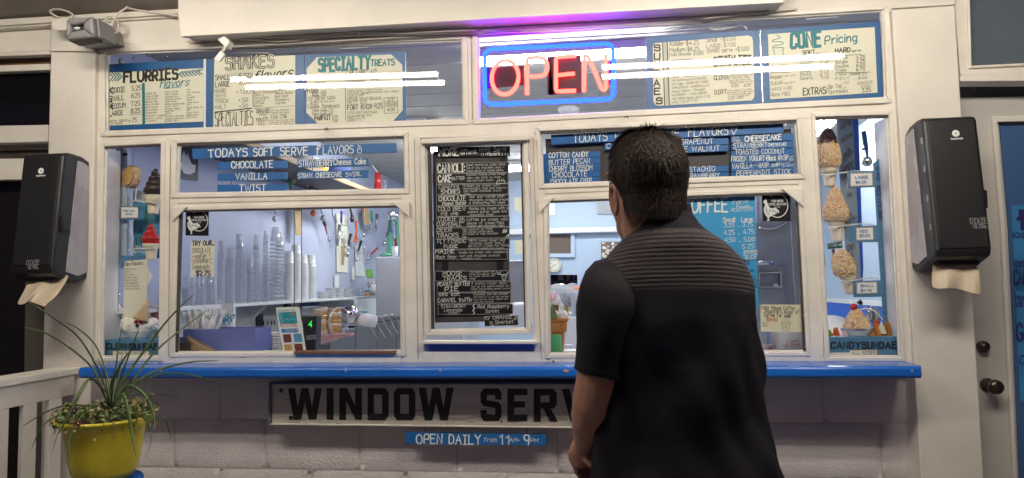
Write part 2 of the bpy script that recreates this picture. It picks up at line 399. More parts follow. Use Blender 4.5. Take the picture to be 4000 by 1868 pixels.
# back wall with a pass-through opening
PB = PY(YB)
ph = [PB('h4', x, y) for x, y in ((36, 600), (232, 600), (232, 780), (36, 780))]
hx0, hx1, hz0, hz1 = ph[0].x, ph[1].x, ph[2].z, ph[0].z
bw = MB(); bw.box(XL, hx0, YB, YB+.1, 0, ZC); bw.box(hx1, XR, YB, YB+.1, 0, ZC); bw.box(hx0, hx1, YB, YB+.1, 0, hz0); bw.box(hx0, hx1, YB, YB+.1, hz1, ZC)
bw.build('room_back_wall', 'room_blue', kind='structure')
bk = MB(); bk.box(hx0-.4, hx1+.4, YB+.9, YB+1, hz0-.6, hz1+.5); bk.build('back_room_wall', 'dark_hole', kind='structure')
# room ceiling: boards running across
rc = MB().box(XL-.1, XR+.1, .08, YB, ZC+.03, ZC+.1).build('room_ceiling', 'room_ceiling', kind='structure')
bd = MB().box(0, XR-XL, 0, .292, 0, .03).mesh('ceiling_board'); bd.materials.append(MATS['room_ceiling'])
for i in range(18):
    o = link('ceiling_board', bd, rc); o.location = (XL, .1+i*.3, ZC); b = o.modifiers.new('b', 'BEVEL'); b.width = .006
# inner face of the front above/below windows so no light leaks
il = MB(); il.box(XL-.1, XR+.1, .078, .10, 2.64, 2.8); il.box(XL-.1, XR+.1, .27, .30, 0, 1.0); il.box(XL-.6, XL-.0, .18, .22, 0, 2.8); il.box(XR+.0, XR+.6, .18, .22, 0, 2.8)
il.build('room_front_lining', 'room_white', kind='structure')

# ---------------------------------------------------------------- the painted timber front
front = empty('shop_front', (0, 0, 0), 'long cream painted timber window front of the ice cream stand, with posts, rails and panes', 'shop front')
def bar(name, pts, Y=0.0, t=.032, m='cream_paint', bev=.003, par=front, c='o', label=None):
    o = MB().prism(Traced(Y, .016) if par is front and -.012 <= Y <= .013 and name != 'header_board' else PY(Y), c, pts, t).build(name, m, par, bevel=bev)
    if label: o['label'] = label
    return o
bar('header_board', [(128,-140),(2425,-140),(2402,12),(2243,21),(2216,22),(1202,86),(1165,90),(270,131),(240,130),(128,129)], 0.0, m='cream_board')
bar('side_header_board', [(-500,72),(126,40),(126,128),(-500,150)], .022, m='cream_board')
bar('post', [(128,131),(240,132),(237,354),(233,708),(229,914),(226,1203),(224,1900),(88,1900),(101,1203),(108,900),(116,560)], -.022, .10, 'cream_board', .004, label='wide flat left post carrying a black dispenser')
bar('post', [(2243,24),(2402,14),(2475,1203),(2520,1900),(2330,1900),(2317,1203),(2296,843)], -.022, .10, 'cream_board', .004, label='wide flat right post carrying a black dispenser')
bar('casing', [(241,131),(272,134),(271,333),(268,371),(258,900),(257,916),(230,916),(234,708)])
bar('casing', [(2215,23),(2242,22),(2295,843),(2300,916),(2264,916),(2262,898),(2230,292),(2226,249)])
bar('mullion', [(1163,91),(1204,88),(1206,303),(1168,304)])
bar('rail', [(268,331),(1168,301),(1206,300),(2228,246),(2232,293),(2047,299),(2000,305),(1359,333),(1348,342),(1040,350),(1019,346),(451,364),(411,365),(262,372)])
bar('stile', [(410,364),(452,362),(447,489),(456,530),(446,886),(444,915),(405,915),(405,897)])
bar('stile', [(1018,345),(1058,348),(1070,880),(1070,915),(1012,915),(1012,885),(1008,519),(1022,478)])
bar('stile', [(1330,341),(1360,332),(1366,466),(1378,507),(1383,890),(1383,915),(1345,915)])
bar('stile', [(1999,304),(2047,298),(2083,897),(2083,915),(2025,915),(2025,884),(2002,489),(2011,441)])
bar('rail', [(446,489),(1023,478),(1009,520),(455,531)])
bar('rail', [(1366,466),(2011,441),(2003,490),(1378,508)])
bar('sill_rail', [(444,886),(1012,885),(1012,916),(444,916)], -.004, m='worn_paint')
bar('sill_rail', [(1383,889),(2026,884),(2026,916),(1383,916)], -.004, m='worn_paint')
bar('sill_rail', [(257,898),(405,897),(405,916),(257,916)], -.002, m='worn_paint')
bar('sill_rail', [(2083,897),(2263,897),(2264,916),(2083,916)], -.002, m='worn_paint')
bar('sill_rail', [(1068,884),(1346,884),(1346,917),(1068,917)], -.003, m='worn_paint')
bar('apron', [(1070,862),(1343,862),(1345,885),(1070,885)], .004, .06, m='box_blue', label='blue painted strip under the middle window')
bar('sill_cap', [(1062,858),(1352,858),(1352,866),(1062,866)], -.035, .06)
bar('head_cap', [(1058,349),(1332,338),(1332,352),(1058,362)], -.04, .05)

def window(label, q, e=13, Yr=-.007, glassY=.012, cap=False, rm='cream_paint', parent=front, ring_t=.024):
    w = empty('window', (0,0,0), label, parent=parent)
    cx = sum(p[0] for p in q)/4; cy = sum(p[1] for p in q)/4
    ex = lambda p, d: (p[0]+(d if p[0] > cx else -d), p[1]+(d if p[1] > cy else -d))
    quad_ring(Traced(Yr, .014), 'o', [ex(p, e) for p in q], q, ring_t).build('frame', rm, w, bevel=.0035)
    quad_ring(Traced(Yr+.012, .014), 'o', [ex(p, 1) for p in q], [ex(p, -3.5) for p in q], .012).build('putty', 'worn_paint', w, bevel=.002)
    MB().prism(PY(glassY), 'o', [ex(p, 5) for p in q], .004).build('pane', 'window_glass', w)
    return w
window('wide upper left window above the soft serve list', [(271,136),(1164,103),(1168,303),(272,333)])
window('wide upper right window with the neon sign', [(1203,92),(2218,29),(2226,249),(1205,303)])
window('narrow left display window', [(269,371),(411,364),(405,897),(259,898)], e=11)
window('shallow left transom window with hanging blue slats', [(451,363),(1019,345),(1022,478),(447,489)], e=11)
window('left serving window with a sliding pane', [(456,531),(1008,519),(1012,885),(446,887)], e=11)
window('tall middle window holding the black flavour list', [(1074,369),(1318,360),(1327,827),(1084,831)], e=12, Yr=-.018)
window('shallow right transom window full of blue slats', [(1359,333),(2000,305),(2011,441),(1366,466)], e=11)
window('right serving window behind the man', [(1378,508),(2003,485),(2025,884),(1383,890)], e=11)
window('narrow right display window', [(2048,298),(2230,292),(2262,897),(2083,897)], e=11)
# small triangular corner blocks of the two serving windows
for pts in ([(434,521),(470,520),(433,558)], [(985,508),(1029,507),(1030,548)], [(1395,497),(1354,499),(1354,539)], [(1966,474),(2020,472),(2022,521)]):
    bar('corner_block', pts, -.018, .010)
# dark weather strips in the jambs
bar('weather_strip', [(457,533),(463,533),(452,886),(446,886)], .0, .010, 'dark_trim', 0)
bar('weather_strip', [(1075,370),(1084,370),(1093,831),(1085,831)], -.002, .02, 'dark_trim', 0)
bar('weather_strip', [(1998,487),(2003,487),(2024,884),(2019,884)], .0, .010, 'dark_trim', 0)
bar('weather_strip', [(1310,362),(1316,362),(1326,827),(1320,827)], .0, .012, 'dark_trim', 0)
for pts in ([(457,531),(1007,519.5),(1007,523),(457,535)], [(1379,508),(2002,486),(2002,490),(1379,512)], [(452,363.5),(1018,346),(1018,351),(452,369)], [(1360,333.5),(2000,306),(2000,312),(1360,340)],
            [(1077,369.5),(1316,360.5),(1316,364),(1077,373)], [(270,371.5),(410,365),(410,369),(270,376)], [(2048,299),(2229,293),(2229,299),(2048,305)]):
    bar('weather_strip', pts, -.002, .010, 'dark_trim', 0)
# reveals behind the two display windows
bar('reveal', [(262,374),(268,372),(258,897),(256,897)], .034, .09, 'room_white', 0)
bar('reveal', [(2229,294),(2236,294),(2268,897),(2262,897)], .036, .12, 'room_white', 0)
# sliding panes' edges
def edge_bar(x, y0, x2, y1, w=1.6, Y=.02): 
    bar('pane_edge', [(x,y0),(x+w,y0),(x2+w,y1),(x2,y1)], Y, .004, 'handle_black', 0)
edge_bar(739, 524, 739, 886, 1.2); edge_bar(758, 524, 757, 886, 1.0, .026)
# gutter rust / chips on the sills
for x, y, w in ((607,893,20),(1989,890,10),(1390,908,6)):
    bar('paint_chip', [(x,y),(x+w*.5,y-4),(x+w,y-1),(x+w*.8,y+5),(x+w*.2,y+5)], -.006, .003, 'chip_brown', 0)
bar('sill_lip', [(738,884),(994,883),(994,891),(738,891)], -.02, .05, 'wood_brown', .001)
# joints between the boards
for pts in ([(240,131),(237,354),(233,708),(230,914)], [(2243,22),(2270,430),(2295,843),(2299,912)], [(272,345),(560,333),(1165,312),(1700,284),(2228,262)], [(429,366),(426,560),(424,900)], [(1042,352),(1047,600),(1052,905)],
            [(447,512),(740,505),(1010,500)], [(1370,488),(1700,474),(2008,463)], [(2062,300),(2066,500),(2072,900)], [(1341,345),(1349,600),(1362,905)], [(128,129),(240,130)], [(2243,24),(2402,13)], [(1185,92),(1188,302)]):
    j = MB(); strip(j, PY(-.0235 if pts[0][0] in (128,2243) and len(pts) == 2 else -.0022), 'o', pts, 1.1); j.build('board_joint', 'joint_dark', front)
# paint runs, nail heads
rn = random.Random(3)
nb = MB()
for i in range(150):
    k = rn.random()
    if k < .5: x = rn.choice([425, 1040, 1345, 2030, 2065, 1050]) + rn.uniform(-10, 14); y = rn.uniform(370, 890)
    else: x = rn.uniform(290, 2210); t = (x-271)/1955; y = (333+38*0.5) - t*60 + rn.uniform(-14, 14)
    p = PY(-.001)('o', x, y); nb.ball(p, (rn.uniform(.001,.003), .0025, rn.uniform(.001,.004)), 6, 4)
nb.build('paint_bump', 'cream_paint', front, smooth=True, kind='stuff')

# ---------------------------------------------------------------- counter ledge
ledge = empty('counter_ledge', (0,0,0), 'long glossy bright blue painted counter ledge under the windows', 'counter')
pb = PF('o', 700, 912); zt = pb.z; lx0 = PY(-.178)('o', 197, 930).x; lx1 = PY(-.178)('o', 2334, 930).x
m = MB(); n_ = 40; r = .014; th = .042; Yf = -.178
prof = [(.06, zt), (Yf+r, zt)] + [(Yf+r-r*math.sin(a), zt-r+r*math.cos(a)) for a in (.4,.8,1.2,1.57)] + [(Yf, zt-th+r*.6), (Yf+r*.6, zt-th), (.06, zt-th)]
P = []
for i in range(n_+1):
    x = lx0 + (lx1-lx0)*i/n_; k = 1
    P.append([Vector((x, y, z + math.sin(i*1.7)*.0004)) for y, z in prof])
# clipped corner at the right end, square left end
for v in P[-1]:
    if v.y < -.15: v.x -= .02*min(1, (-.15-v.y)/.02)
b0 = 0
for row in P: m.v += row
k = len(prof)
for i in range(n_):
    for j in range(k-1): m.face([i*k+j, i*k+j+1, (i+1)*k+j+1, (i+1)*k+j])
    m.face([i*k+k-1, i*k, (i+1)*k, (i+1)*k+k-1])
m.face(list(range(k))); m.face([n_*k+j for j in range(k)][::-1])
m.build('ledge_board', 'ledge_blue', ledge, bevel=.002)
for x, w in ((1417, 15), (2293, 4), (402, 6), (1105, 5), (1702, 7), (868, 4)):
    MB().prism(PY(Yf-.001), 'o', [(x,932),(x+w*.4,929),(x+w,931),(x+w*.8,936),(x+w*.1,936)], .002).build('paint_chip', 'tan_wood', ledge)

# ---------------------------------------------------------------- block wall under the ledge
YW = .063
xl_, xr_ = PY(YW)('o', 228, 1150).x, PY(YW)('o', 2312, 1150).x
bwall = MB().box(xl_, xr_, YW+.0075, YW+.16, 0, zt-.03).build('block_wall', 'mortar_paint', None, label='painted concrete block wall below the blue ledge', category='wall')
pw = PY(YW); j0 = pw('o', 1026, 1186); BWd, BH = .4064, .2032; rnd = random.Random(5)
def block_mesh(wd_, h_, seed):
    rr = random.Random(seed); mb = MB(); nx, nz = 16, 8
    for i in range(nx+1):
        for k in range(nz+1):
            e = (i in (0, nx)) or (k in (0, nz)); y = .0055*(1 if e else 0) + rr.uniform(-.0007, .0009)
            mb.v.append(Vector((i/nx*wd_ + (rr.uniform(-.001,.001) if e else 0), y, k/nz*h_)))
    for i in range(nx):
        for k in range(nz): a = i*(nz+1)+k; mb.face([a, a+nz+1, a+nz+2, a+1])
    b = len(mb.v); mb.v += [Vector((0,.05,0)), Vector((wd_,.05,0)), Vector((wd_,.05,h_)), Vector((0,.05,h_))]
    c4 = [0, nx*(nz+1), nx*(nz+1)+nz, nz]
    for i in range(4): j = (i+1) % 4; mb.face([c4[i], b+i, b+j, c4[j]])
    me = mb.mesh('block', True); me.materials.append(MATS['block_paint']); return me
meshes = [block_mesh(BWd-.006, BH-.006, s) for s in range(4)]
for r_ in range(-5, 3):
    z0 = j0.z + r_*BH
    if z0+BH < 0: continue
    zz = max(z0, .001); hh_ = min(z0+BH, zt-.045) - zz
    if hh_ < .02: continue
    for q in range(-8, 8):
        x = j0.x + q*BWd + (BWd/2 if r_ % 2 == 0 else 0)
        a, b = max(x, xl_), min(x+BWd, xr_)
        if b-a < .03: continue
        full = abs(b-a-BWd) < 1e-4 and abs(hh_-BH) < 1e-4
        o = link('block', meshes[(q+r_*3) % 4], bwall); o.location = (a+.003, YW, zz+.003)
        if not full: o.scale = ((b-a-.006)/(BWd-.006), 1, (hh_-.006)/(BH-.006))

# ---------------------------------------------------------------- housing above the windows, cables
hb = empty('awning_housing', (0,0,0), 'long white boxed housing fixed above the windows', 'housing')
bar('front_board', [(448,-60),(2010,-60),(1974,0),(1974,1),(455,87),(448,40)], -.115, .018, 'cream_board', .004, hb)
a = PY(-.097)
pl0 = PY(-.115); A = pl0('o', 456, 84); B = pl0('o', 1972, 2)
mb = MB(); mb.ext([A+Vector((0,.02,0)), B+Vector((0,.02,0)), B+Vector((0,.112,0)), A+Vector((0,.112,0))], Vector((0,0,.02))); mb.build('soffit', 'cream_board', hb, bevel=.002)
mb = MB(); A2 = pl0('o', 449, -60); mb.ext([A+Vector((-.003,.018,0)), A+Vector((-.003,.112,0)), A2+Vector((-.003,.112,0)), A2+Vector((-.003,.018,0))], Vector((.018,0,0))); mb.build('end_board', 'cream_board', hb)
bar('fillet', [(455,86),(1972,0),(1972,6),(455,92)], -.128, .02, 'cream_paint', .002, hb)
trim = MB(); trim.prism(PY(-.03), 'o', [(-400,92),(452,34),(452,22),(-400,72)], .05); trim.prism(PY(-.015), 'o', [(-400,98),(452,42),(452,33),(-400,90)], .04)
trim.build('crown_trim', 'cream_paint', front, bevel=.002)
def cable(label, pts, r=.004, Y=-.03, cat='cable', c='o', m='cable_white', name='cable', group=None, n=5):
    P = [PY(p[2] if len(p) > 2 else Y)(c, p[0], p[1]) for p in pts]
    return MB().tube(smoothpts(P, n), r, 6).build(name, m, smooth=True, label=label, category=cat, **({'group': group} if group else {}))
cable('white cable running under the housing from the plug to the middle of the windows', [(470,104),(520,102),(560,96),(700,104),(800,95),(900,88),(1000,87),(1195,82)], .0045, -.02)
cable('thinner white cable sagging beside the first one under the housing', [(540,88),(620,92),(720,95),(800,90),(895,82),(1000,84),(1100,80),(1195,77)], .0035, -.03)
cable('white cable above the neon sign, rising to the right end of the housing', [(1215,78),(1400,79),(1560,68),(1700,60),(1800,44),(1900,34),(2006,22)], .004, -.02)
cable('white cable stapled along the top trim at the upper left', [(108,0,-.10),(140,9,-.08),(175,12,-.06),(197,11,-.05)], .0035)
cable('white cable sweeping from the trim staple into the grey floodlight housing', [(318,20,-.05),(300,32,-.07),(283,55,-.09),(280,75,-.1),(268,92,-.12),(255,96,-.13)], .004)
cable('white cable from the trim staple to the housing end', [(318,20),(350,26),(400,34),(450,40)], .004, -.035)
def coil(label, cx, cy, rx, ry, Y, n=5, seed=1):
    rr = random.Random(seed); P = []
    for i in range(n*14):
        t = i/14*2*math.pi; k = 1 + .12*math.sin(i*.9) + rr.uniform(-.03,.03)
        P.append(PY(Y - .004*i/14 + .01*math.sin(t))('o', cx+rx*k*math.cos(t)+i*.06, cy+ry*k*math.sin(t+.3)))
    MB().tube(P, .0032, 6).build('cable_coil', 'cable_white', smooth=True, label=label, category='cable')
coil('loose coil of white cable on top of the small white box', 152, 35, 28, 11, -.06, 5, 2)
coil('loose coil of white cable behind the grey floodlight housing', 280, 62, 16, 20, -.05, 5, 4)
bx = empty('junction_box', (0,0,0), 'small cream junction box beside the grey housing at the upper left', 'junction box')
MB().prism(PY(-.09), 'o', [(128,46),(176,43),(178,76),(140,77),(128,68)], .085).build('box', 'cream_paint', bx, bevel=.006)
fl = empty('floodlight', (0,0,0), 'grey plastic square light housing fixed at the upper left corner', 'light')
quad_ring(PY(-.24), 'o', [(164,46),(232,40),(236,93),(166,100)], [(176,62),(208,57),(209,73),(176,79)], .03).build('face_plate', 'gray_plastic', fl, bevel=.012)
mb = MB(); mb.prism(PY(-.213), 'o', [(170,50),(246,46),(252,94),(176,104)], .10); mb.build('body', 'gray_plastic', fl, bevel=.006)
MB().prism(PY(-.113), 'o', [(178,62),(262,60),(272,98),(190,106)], .11).build('back_box', 'gray_plastic', fl, bevel=.004)
mb = MB(); mb.prism(PY(-.217), 'o', [(177,62),(208,58),(209,73),(177,78)], .003); mb.build('recess', 'dark_hole', fl)
MB().ball(PY(-.222)('o', 194, 72), (.014,.008,.007), 10, 6).build('lens', 'white_plastic', fl, smooth=True)
MB().prism(PY(-.235), 'o', [(172,98),(232,92),(233,95),(174,104)], .06).build('underside', 'dark_trim', fl)
sp = empty('smart_plug', (0,0,0), 'small white plug adaptor dangling from its cable below the housing', 'plug')
mb = MB(); mb.prism(PY(-.12), 'c2', [(100,330),(160,300),(210,345),(195,375),(175,400)], .04); mb.build('socket', 'white_plastic', sp, bevel=.004)
MB().prism(PY(-.12), 'c2', [(78,490),(128,425),(168,455),(122,517)], .012).build('tag', 'white_plastic', sp, bevel=.002)
MB().tube([PY(-.112)('c2', 175, 392), PY(-.112)('c2', 140, 450)], .006, 8).build('stem', 'cable_white', sp)
for (cc, x, y) in (('c2',205,305),('c2',1278,270),('c4',1085,68),('c1',1062,62)):
    o = MB(); o.prism(PY(-.045), cc, [(x-12,y-8),(x+12,y-10),(x+12,y+6),(x-10,y+8)], .03); o.build('cable_staple', 'cable_white', front, bevel=.002)
# nails / hooks on the rail
for cc, x, y, lb in (('c2',1022,1083,'bent rusty hook on the rail above the soft serve list'), ('c3',1393,985,'bent rusty hook on the rail above the man')):
    P = [PY(-.004)(cc, x-20, y+4), PY(-.03)(cc, x-2, y-10), PY(-.035)(cc, x+12, y+4), PY(-.02)(cc, x+2, y+2)]
    MB().tube(P, .0022, 6).build('hook', 'brass_dark', label=lb, category='hook')

# ---------------------------------------------------------------- left side: dark window and doorway beside the post
lw = empty('side_window', (0,0,0), 'dark side window and doorway in cream frames left of the left post', 'window')
bar('rail', [(-500,150),(126,128),(126,137),(-500,160)], .01, .04, par=lw)
bar('recess_strip', [(-500,160),(124,137),(124,160),(-500,182)], .075, .03, 'wood_brown', 0, par=lw)  # gap between the rails, its recess darkness put into the brown colour
bar('rail', [(-500,182),(124,160),(124,176),(-500,200)], .03, .04, par=lw)
bar('pane', [(-500,200),(123,176),(121,314),(-500,324)], .075, .01, 'night_pane', 0, par=lw)
bar('rail', [(-500,326),(121,314),(120,357),(-500,372)], .015, .05, 'cream_board', par=lw)
bar('recess_strip', [(-500,372),(119,354),(119,374),(-500,388)], .065, .03, 'porch_ceiling', 0, par=lw)
bar('recess_strip', [(-500,388),(119,372),(119,400),(-500,410)], .09, .03, 'dark_trim', 0, par=lw)  # dark recess under the sill, the shade put into its colour
bar('rail', [(-500,405),(118,398),(117,432),(-500,440)], .03, .05, 'cream_board', par=lw)
bar('rail', [(-500,436),(117,432),(117,452),(-500,456)], .018, .05, par=lw)
bar('pane', [(-500,450),(70,449),(52,1800),(-500,1800)], .10, .01, 'dark_interior', 0, par=lw)
bar('jamb', [(66,449),(117,449),(106,1203),(94,1900),(20,1900),(57,1203)], .055, .06, 'dark_jamb', .003, par=lw)

# ---------------------------------------------------------------- right side: transom and door
rw = empty('transom_window', (0,0,0), 'dim blue grey transom window over the door at the upper right', 'window')
bar('frame', [(2402,-140),(2436,-140),(2444,166),(3000,140),(3000,176),(2416,190),(2404,40)], .01, .05, par=rw)
bar('bead', [(2431,-140),(2437,-140),(2445,165),(3000,138),(3000,145),(2439,172)], .0, .02, par=rw)
bar('pane', [(2434,-140),(3000,-140),(3000,150),(2442,170)], .05, .01, 'night_pane_blue', 0, par=rw)
bar('head', [(2414,190),(3000,172),(3000,200),(2416,205)], -.01, .08, 'cream_board', par=rw)
dr = empty('entrance_door', (0,0,0), 'pale grey door with a blue glass panel and price posters at the right edge', 'door')
bar('head_gap', [(2414,205),(3000,196),(3000,236),(2417,246)], .14, .03, 'dark_trim', 0, par=dr)
bar('door_leaf', [(2416,246),(3000,236),(3000,1900),(2600,1900),(2566,1203),(2518,308),(2414,308)], .10, .04, 'door_grey', 0, par=dr)
bar('door_leaf', [(2414,246),(2518,246),(2518,308),(2538,580),(2570,1203),(2604,1900),(2440,1900)], .098, .04, 'door_grey', 0, par=dr)
bar('bead', [(2496,292),(3000,280),(3000,296),(2510,307),(2530,580),(2560,1203),(2595,1900),(2583,1900),(2550,1203),(2519,580)], .08, .02, 'cream_board', .003, par=dr)
bar('glass_panel', [(2515,304),(3000,290),(3000,1900),(2600,1900),(2566,1203),(2538,580)], .088, .008, 'door_blue', 0, par=dr)
bar('panel_head', [(2516,306),(3000,296),(3000,304),(2517,314)], .082, .005, 'handle_black', 0, par=dr)
for cc, x, y, lb in ((None, 2470, 872, 'round dark deadbolt'), (None, 2482, 968, 'round dark door knob')):
    p = PY(.10)('o', x, y); k = MB(); big = lb.endswith('knob')
    k.lathe([(.026,0),(.026,.008),(.014,.012),(.012,.04),(.02,.045),(.027,.055),(.026,.07),(.018,.078),(.001,.08)] if big else [(.022,0),(.022,.016),(.017,.02),(.016,.028),(.001,.029)], p, 20, axis=(0,-1,0))
    k.build('door_knob' if big else 'deadbolt', 'brass_dark', dr, smooth=True)
po = empty('price_poster', (0,0,0), 'bright blue poster with black lettering taped behind the door glass', 'poster')
MB().prism(PY(.084), 'o', [(2543,517),(2700,512),(2720,720),(2555,735)], .002).build('sheet', 'poster_blue', po)
t = MB()
t.prism(PY(.0825), 'g4', [(748,608),(800,606),(800,735),(762,735),(760,680),(736,672),(735,655),(750,650)], .001)
text(t, PY(.082), 'g4', 'Kid', 716, 782, 781, 778, 34, .2)
t.build('lettering', 'ink_navy', po)['kind'] = 'stuff'
po = empty('price_poster', (0,0,0), 'lower blue poster with partly hidden tall dark letters on the door glass', 'poster')
MB().prism(PY(.084), 'o', [(2553,655),(2700,650),(2760,1010),(2566,1010)], .002).build('sheet', 'poster_blue', po)
t = MB()
text(t, PY(.082), 'g4', 'CHOC', 722, 960, 800, 955, 38, .16); text(t, PY(.082), 'g4', 'CARA', 722, 1068, 830, 1062, 85, .13)
text(t, PY(.082), 'g4', 'HALF', 732, 1160, 815, 1156, 32, .2); text(t, PY(.082), 'g4', 'di', 735, 1200, 770, 1198, 38, .2)
text(t, PY(.082), 'h3', 'GLU', 340, 535, 440, 530, 85, .13); text(t, PY(.082), 'h3', 'C', 352, 650, 375, 648, 40, .14)
t.build('lettering', 'ink_navy', po)['kind'] = 'stuff'
for x, y in ((2363,305),(2367,340),(2331,388),(2363,380)): 
    MB().ball(PY(-.0225)('o', x, y), (.003,.001,.003), 6, 4).build('screw_hole', 'dark_hole', front)

# ---------------------------------------------------------------- fluorescent fixtures (they light the place)
def fixture(label, A, B, tubes=2, gap=.19, m='porch_tube', r=.017, drop=.05, w=.24, group=None):
    A = Vector(A); B = Vector(B); L = (B-A).length; d = (B-A).normalized(); s = Vector((-d.y, d.x, 0))
    e = empty('tube_light', (A+B)/2, label, 'light', group)
    h = MB(); h.ext([A-s*w/2+Vector((0,0,drop)), B-s*w/2+Vector((0,0,drop)), B+s*w/2+Vector((0,0,drop)), A+s*w/2+Vector((0,0,drop))], Vector((0,0,.05))); h.build('housing', 'white_plastic', e)
    for k in range(tubes):
        o = s*(k-(tubes-1)/2)*gap
        MB().tube([A+o+d*.02, B+o-d*.02], r, 12).build('tube', m, e)
        for q in (A, B): MB().tube([q+o-d*.004, q+o+d*.02], r*1.15, 10).build('end_cap', 'white_plastic', e)
def mirror_pt(x, y, L):
    """where a lamp stands that the glass shows at survey pixel (x, y): L metres in front of the glass"""
    d = ray('o', x, y); t = (2.83+L)/d.y; p = CAM + d*t; return Vector((p.x, .03-L, p.z))
LL = 1.45
a, b = mirror_pt(600, 214, LL+.17), mirror_pt(1120, 201, LL+.17); z = (a.z+b.z)/2
fixture('twin tube porch light at left, mirrored in the upper left glass', (a.x, a.y, a.z), (b.x, b.y, b.z))
a, b = mirror_pt(1505, 186, LL-.03), mirror_pt(2112, 158, LL-.03)
fixture('twin tube porch light at right, mirrored in the upper right glass', (a.x, a.y, a.z), (b.x, b.y, b.z))
print('PORCH FIXTURE', a, b, 'ceil', zc)
ZL = ZC-.06
PZ = Plane(ZL, 'Z', 1)
a, b = PZ('o', 1195, 160), PZ('o', 1690, 133); yy = (a.y+b.y)/2
fixture('single bright ceiling tube seen behind the neon sign', (a.x, yy, ZL), (b.x, yy-.02, ZL), 1, .07, 'room_tube', drop=.02, w=.08)
fixture('ceiling tube light deep in the room above the cup shelf', (-1.35, 2.2, ZL), (-1.35, 3.4, ZL), 2, .08, 'room_tube', drop=.02)
fixture('ceiling tube light near the right hand room wall', (1.62, 1.9, ZL), (1.74, 3.1, ZL), 2, .08, 'room_tube', drop=.02)
fixture('ceiling tube light over the back counter of the room', (-.9, 4.3, ZL), (.3, 4.3, ZL), 2, .08, 'room_tube', drop=.02)
# ================================================================ MENU BOARDS BEHIND THE UPPER GLASS
def board(label, c, blue, paper, Y=.020, name='menu_board', cat='menu board', m='board_blue', pm='paper_cream', t=.006):
    e = empty(name, PY(Y)(c, *blue[0]), label, cat)
    MB().prism(PY(Y), c, blue, t).build('backing', m, e, bevel=.001)
    if paper: MB().prism(PY(Y-.0022), c, paper, .0018).build('sheet', pm, e)
    return e, PY(Y-.003)
def letters(e, pl, items, name='lettering', raised=0):
    """items: (material, crop, string, x0, y0, x1, y1, h, w[, opts])"""
    by = {}
    for it in items:
        opts = it[9] if len(it) > 9 else {}
        mb = by.setdefault(it[0], MB()); text(mb, pl.off(raised), it[1], it[2], *it[3:9], **opts)
    for k, mb in by.items(): 
        o = mb.build(name, k, e); o['kind'] = 'stuff'
def lines(mname, pl, c, segs, e, w, name='drawn_line'):
    mb = MB()
    for s in segs: strip(mb, pl, c, s, w)
    o = mb.build(name, mname, e); o['kind'] = 'stuff'
B_, T_, K_, G_ = 'ink_brown', 'ink_teal', 'ink_black', 'ink_grey'
# --- FLURRIES
e, pl = board('left most blue menu board headed FLURRIES with teal arrows', 'c1', [(915,540),(1708,495),(1708,1083),(912,1108)], [(918,610),(1710,572),(1704,1020),(912,1055)])
it = [(B_,'c1','FLURRIES',1040,692,1488,662,84,.24,dict(gap=2.6)), (T_,'c1','flavors',1335,742,1580,716,62,.13,dict(slant=.25)),
 (B_,'c1','KIDDIE',918,783,1048,772,42,.13),(B_,'c1','5.25',1106,762,1182,756,38,.12),(B_,'c1','SMALL',915,850,1040,838,42,.13),(B_,'c1','6.25',1102,822,1175,816,36,.12),
 (B_,'c1','MEDIUM',912,915,1055,902,42,.13),(B_,'c1','7.25',1100,890,1174,884,36,.12),(B_,'c1','LARGE',913,975,1032,966,42,.13),(B_,'c1','8.25',1100,952,1175,945,38,.14),
 (B_,'c1','extra sauce',916,1030,1068,1018,26,.1),(B_,'c1','+.75',1078,1030,1148,1022,34,.12),(B_,'c1','or candy',932,1048,1030,1040,18,.12),
 (B_,'c1','K',920,790,945,788,52,.2),(B_,'c1','S',914,856,940,854,50,.2),(B_,'c1','M',912,922,944,920,48,.2),(B_,'c1','L',914,976,936,974,44,.2)]
colA = ['Almond Joy','Andes Candies','Apple Crumb','Banana Split','Berry Crumble','Black Forest','Butterfinger','Cheesecake*','Strawberry, raspberry','blueberry, cherry','chocolate)']
colB = ['Cherry Cordial','chewy caramel','Chocolate malt','chocolate extreme','cookie dough','German chocolate cake','Gooey Gorilla','Hawaiian Delight','Heath Bar','KITKAT','Strawberry shortcake','Pineapple Upside down','Birthday Cake']
colC = ['M&M','Mint Chocolate','chip','Mudslide','Nerds','Nestle Crunch','Oreo','Peanut Butter Cup','PB&J','Pecan Cluster','Reeses pieces','Rocky Road']
for i, s in enumerate(colA): it.append((G_,'c1',s,1220,793+i*23.2,1220+len(s)*7.4+15,786+i*23.2,13,.13))
for i, s in enumerate(colB): it.append((G_,'c1',s,1384,778+i*20.5,1384+len(s)*7.4+8,772+i*20.5,12,.13))
for i, s in enumerate(colC): it.append((G_,'c1',s,1566,762+i*21,1566+len(s)*7.6+5,757+i*21,12,.13))
letters(e, pl, it)
lines('ink_teal', pl, 'c1', [[(x, 618-i*1.5),(x+32, 648-i*1.5),(x, 684-i*1.5)] for i, x in enumerate((918,944,968,990))] + [[(x+34, 600-i*3.5),(x, 624-i*3.5),(x+32, 646-i*3.5)] for i, x in enumerate((1500,1528,1556,1584,1612,1640,1664))], e, 9)
lines('ink_teal', pl, 'c1', [[(1203,705),(1206,1038)]], e, 24); lines('ink_teal', pl, 'c1', [[(1380,744),(1512,730)]], e, 5)
lines('ink_brown', pl, 'c1', [[(1090,966),(1186,958)]], e, 3)
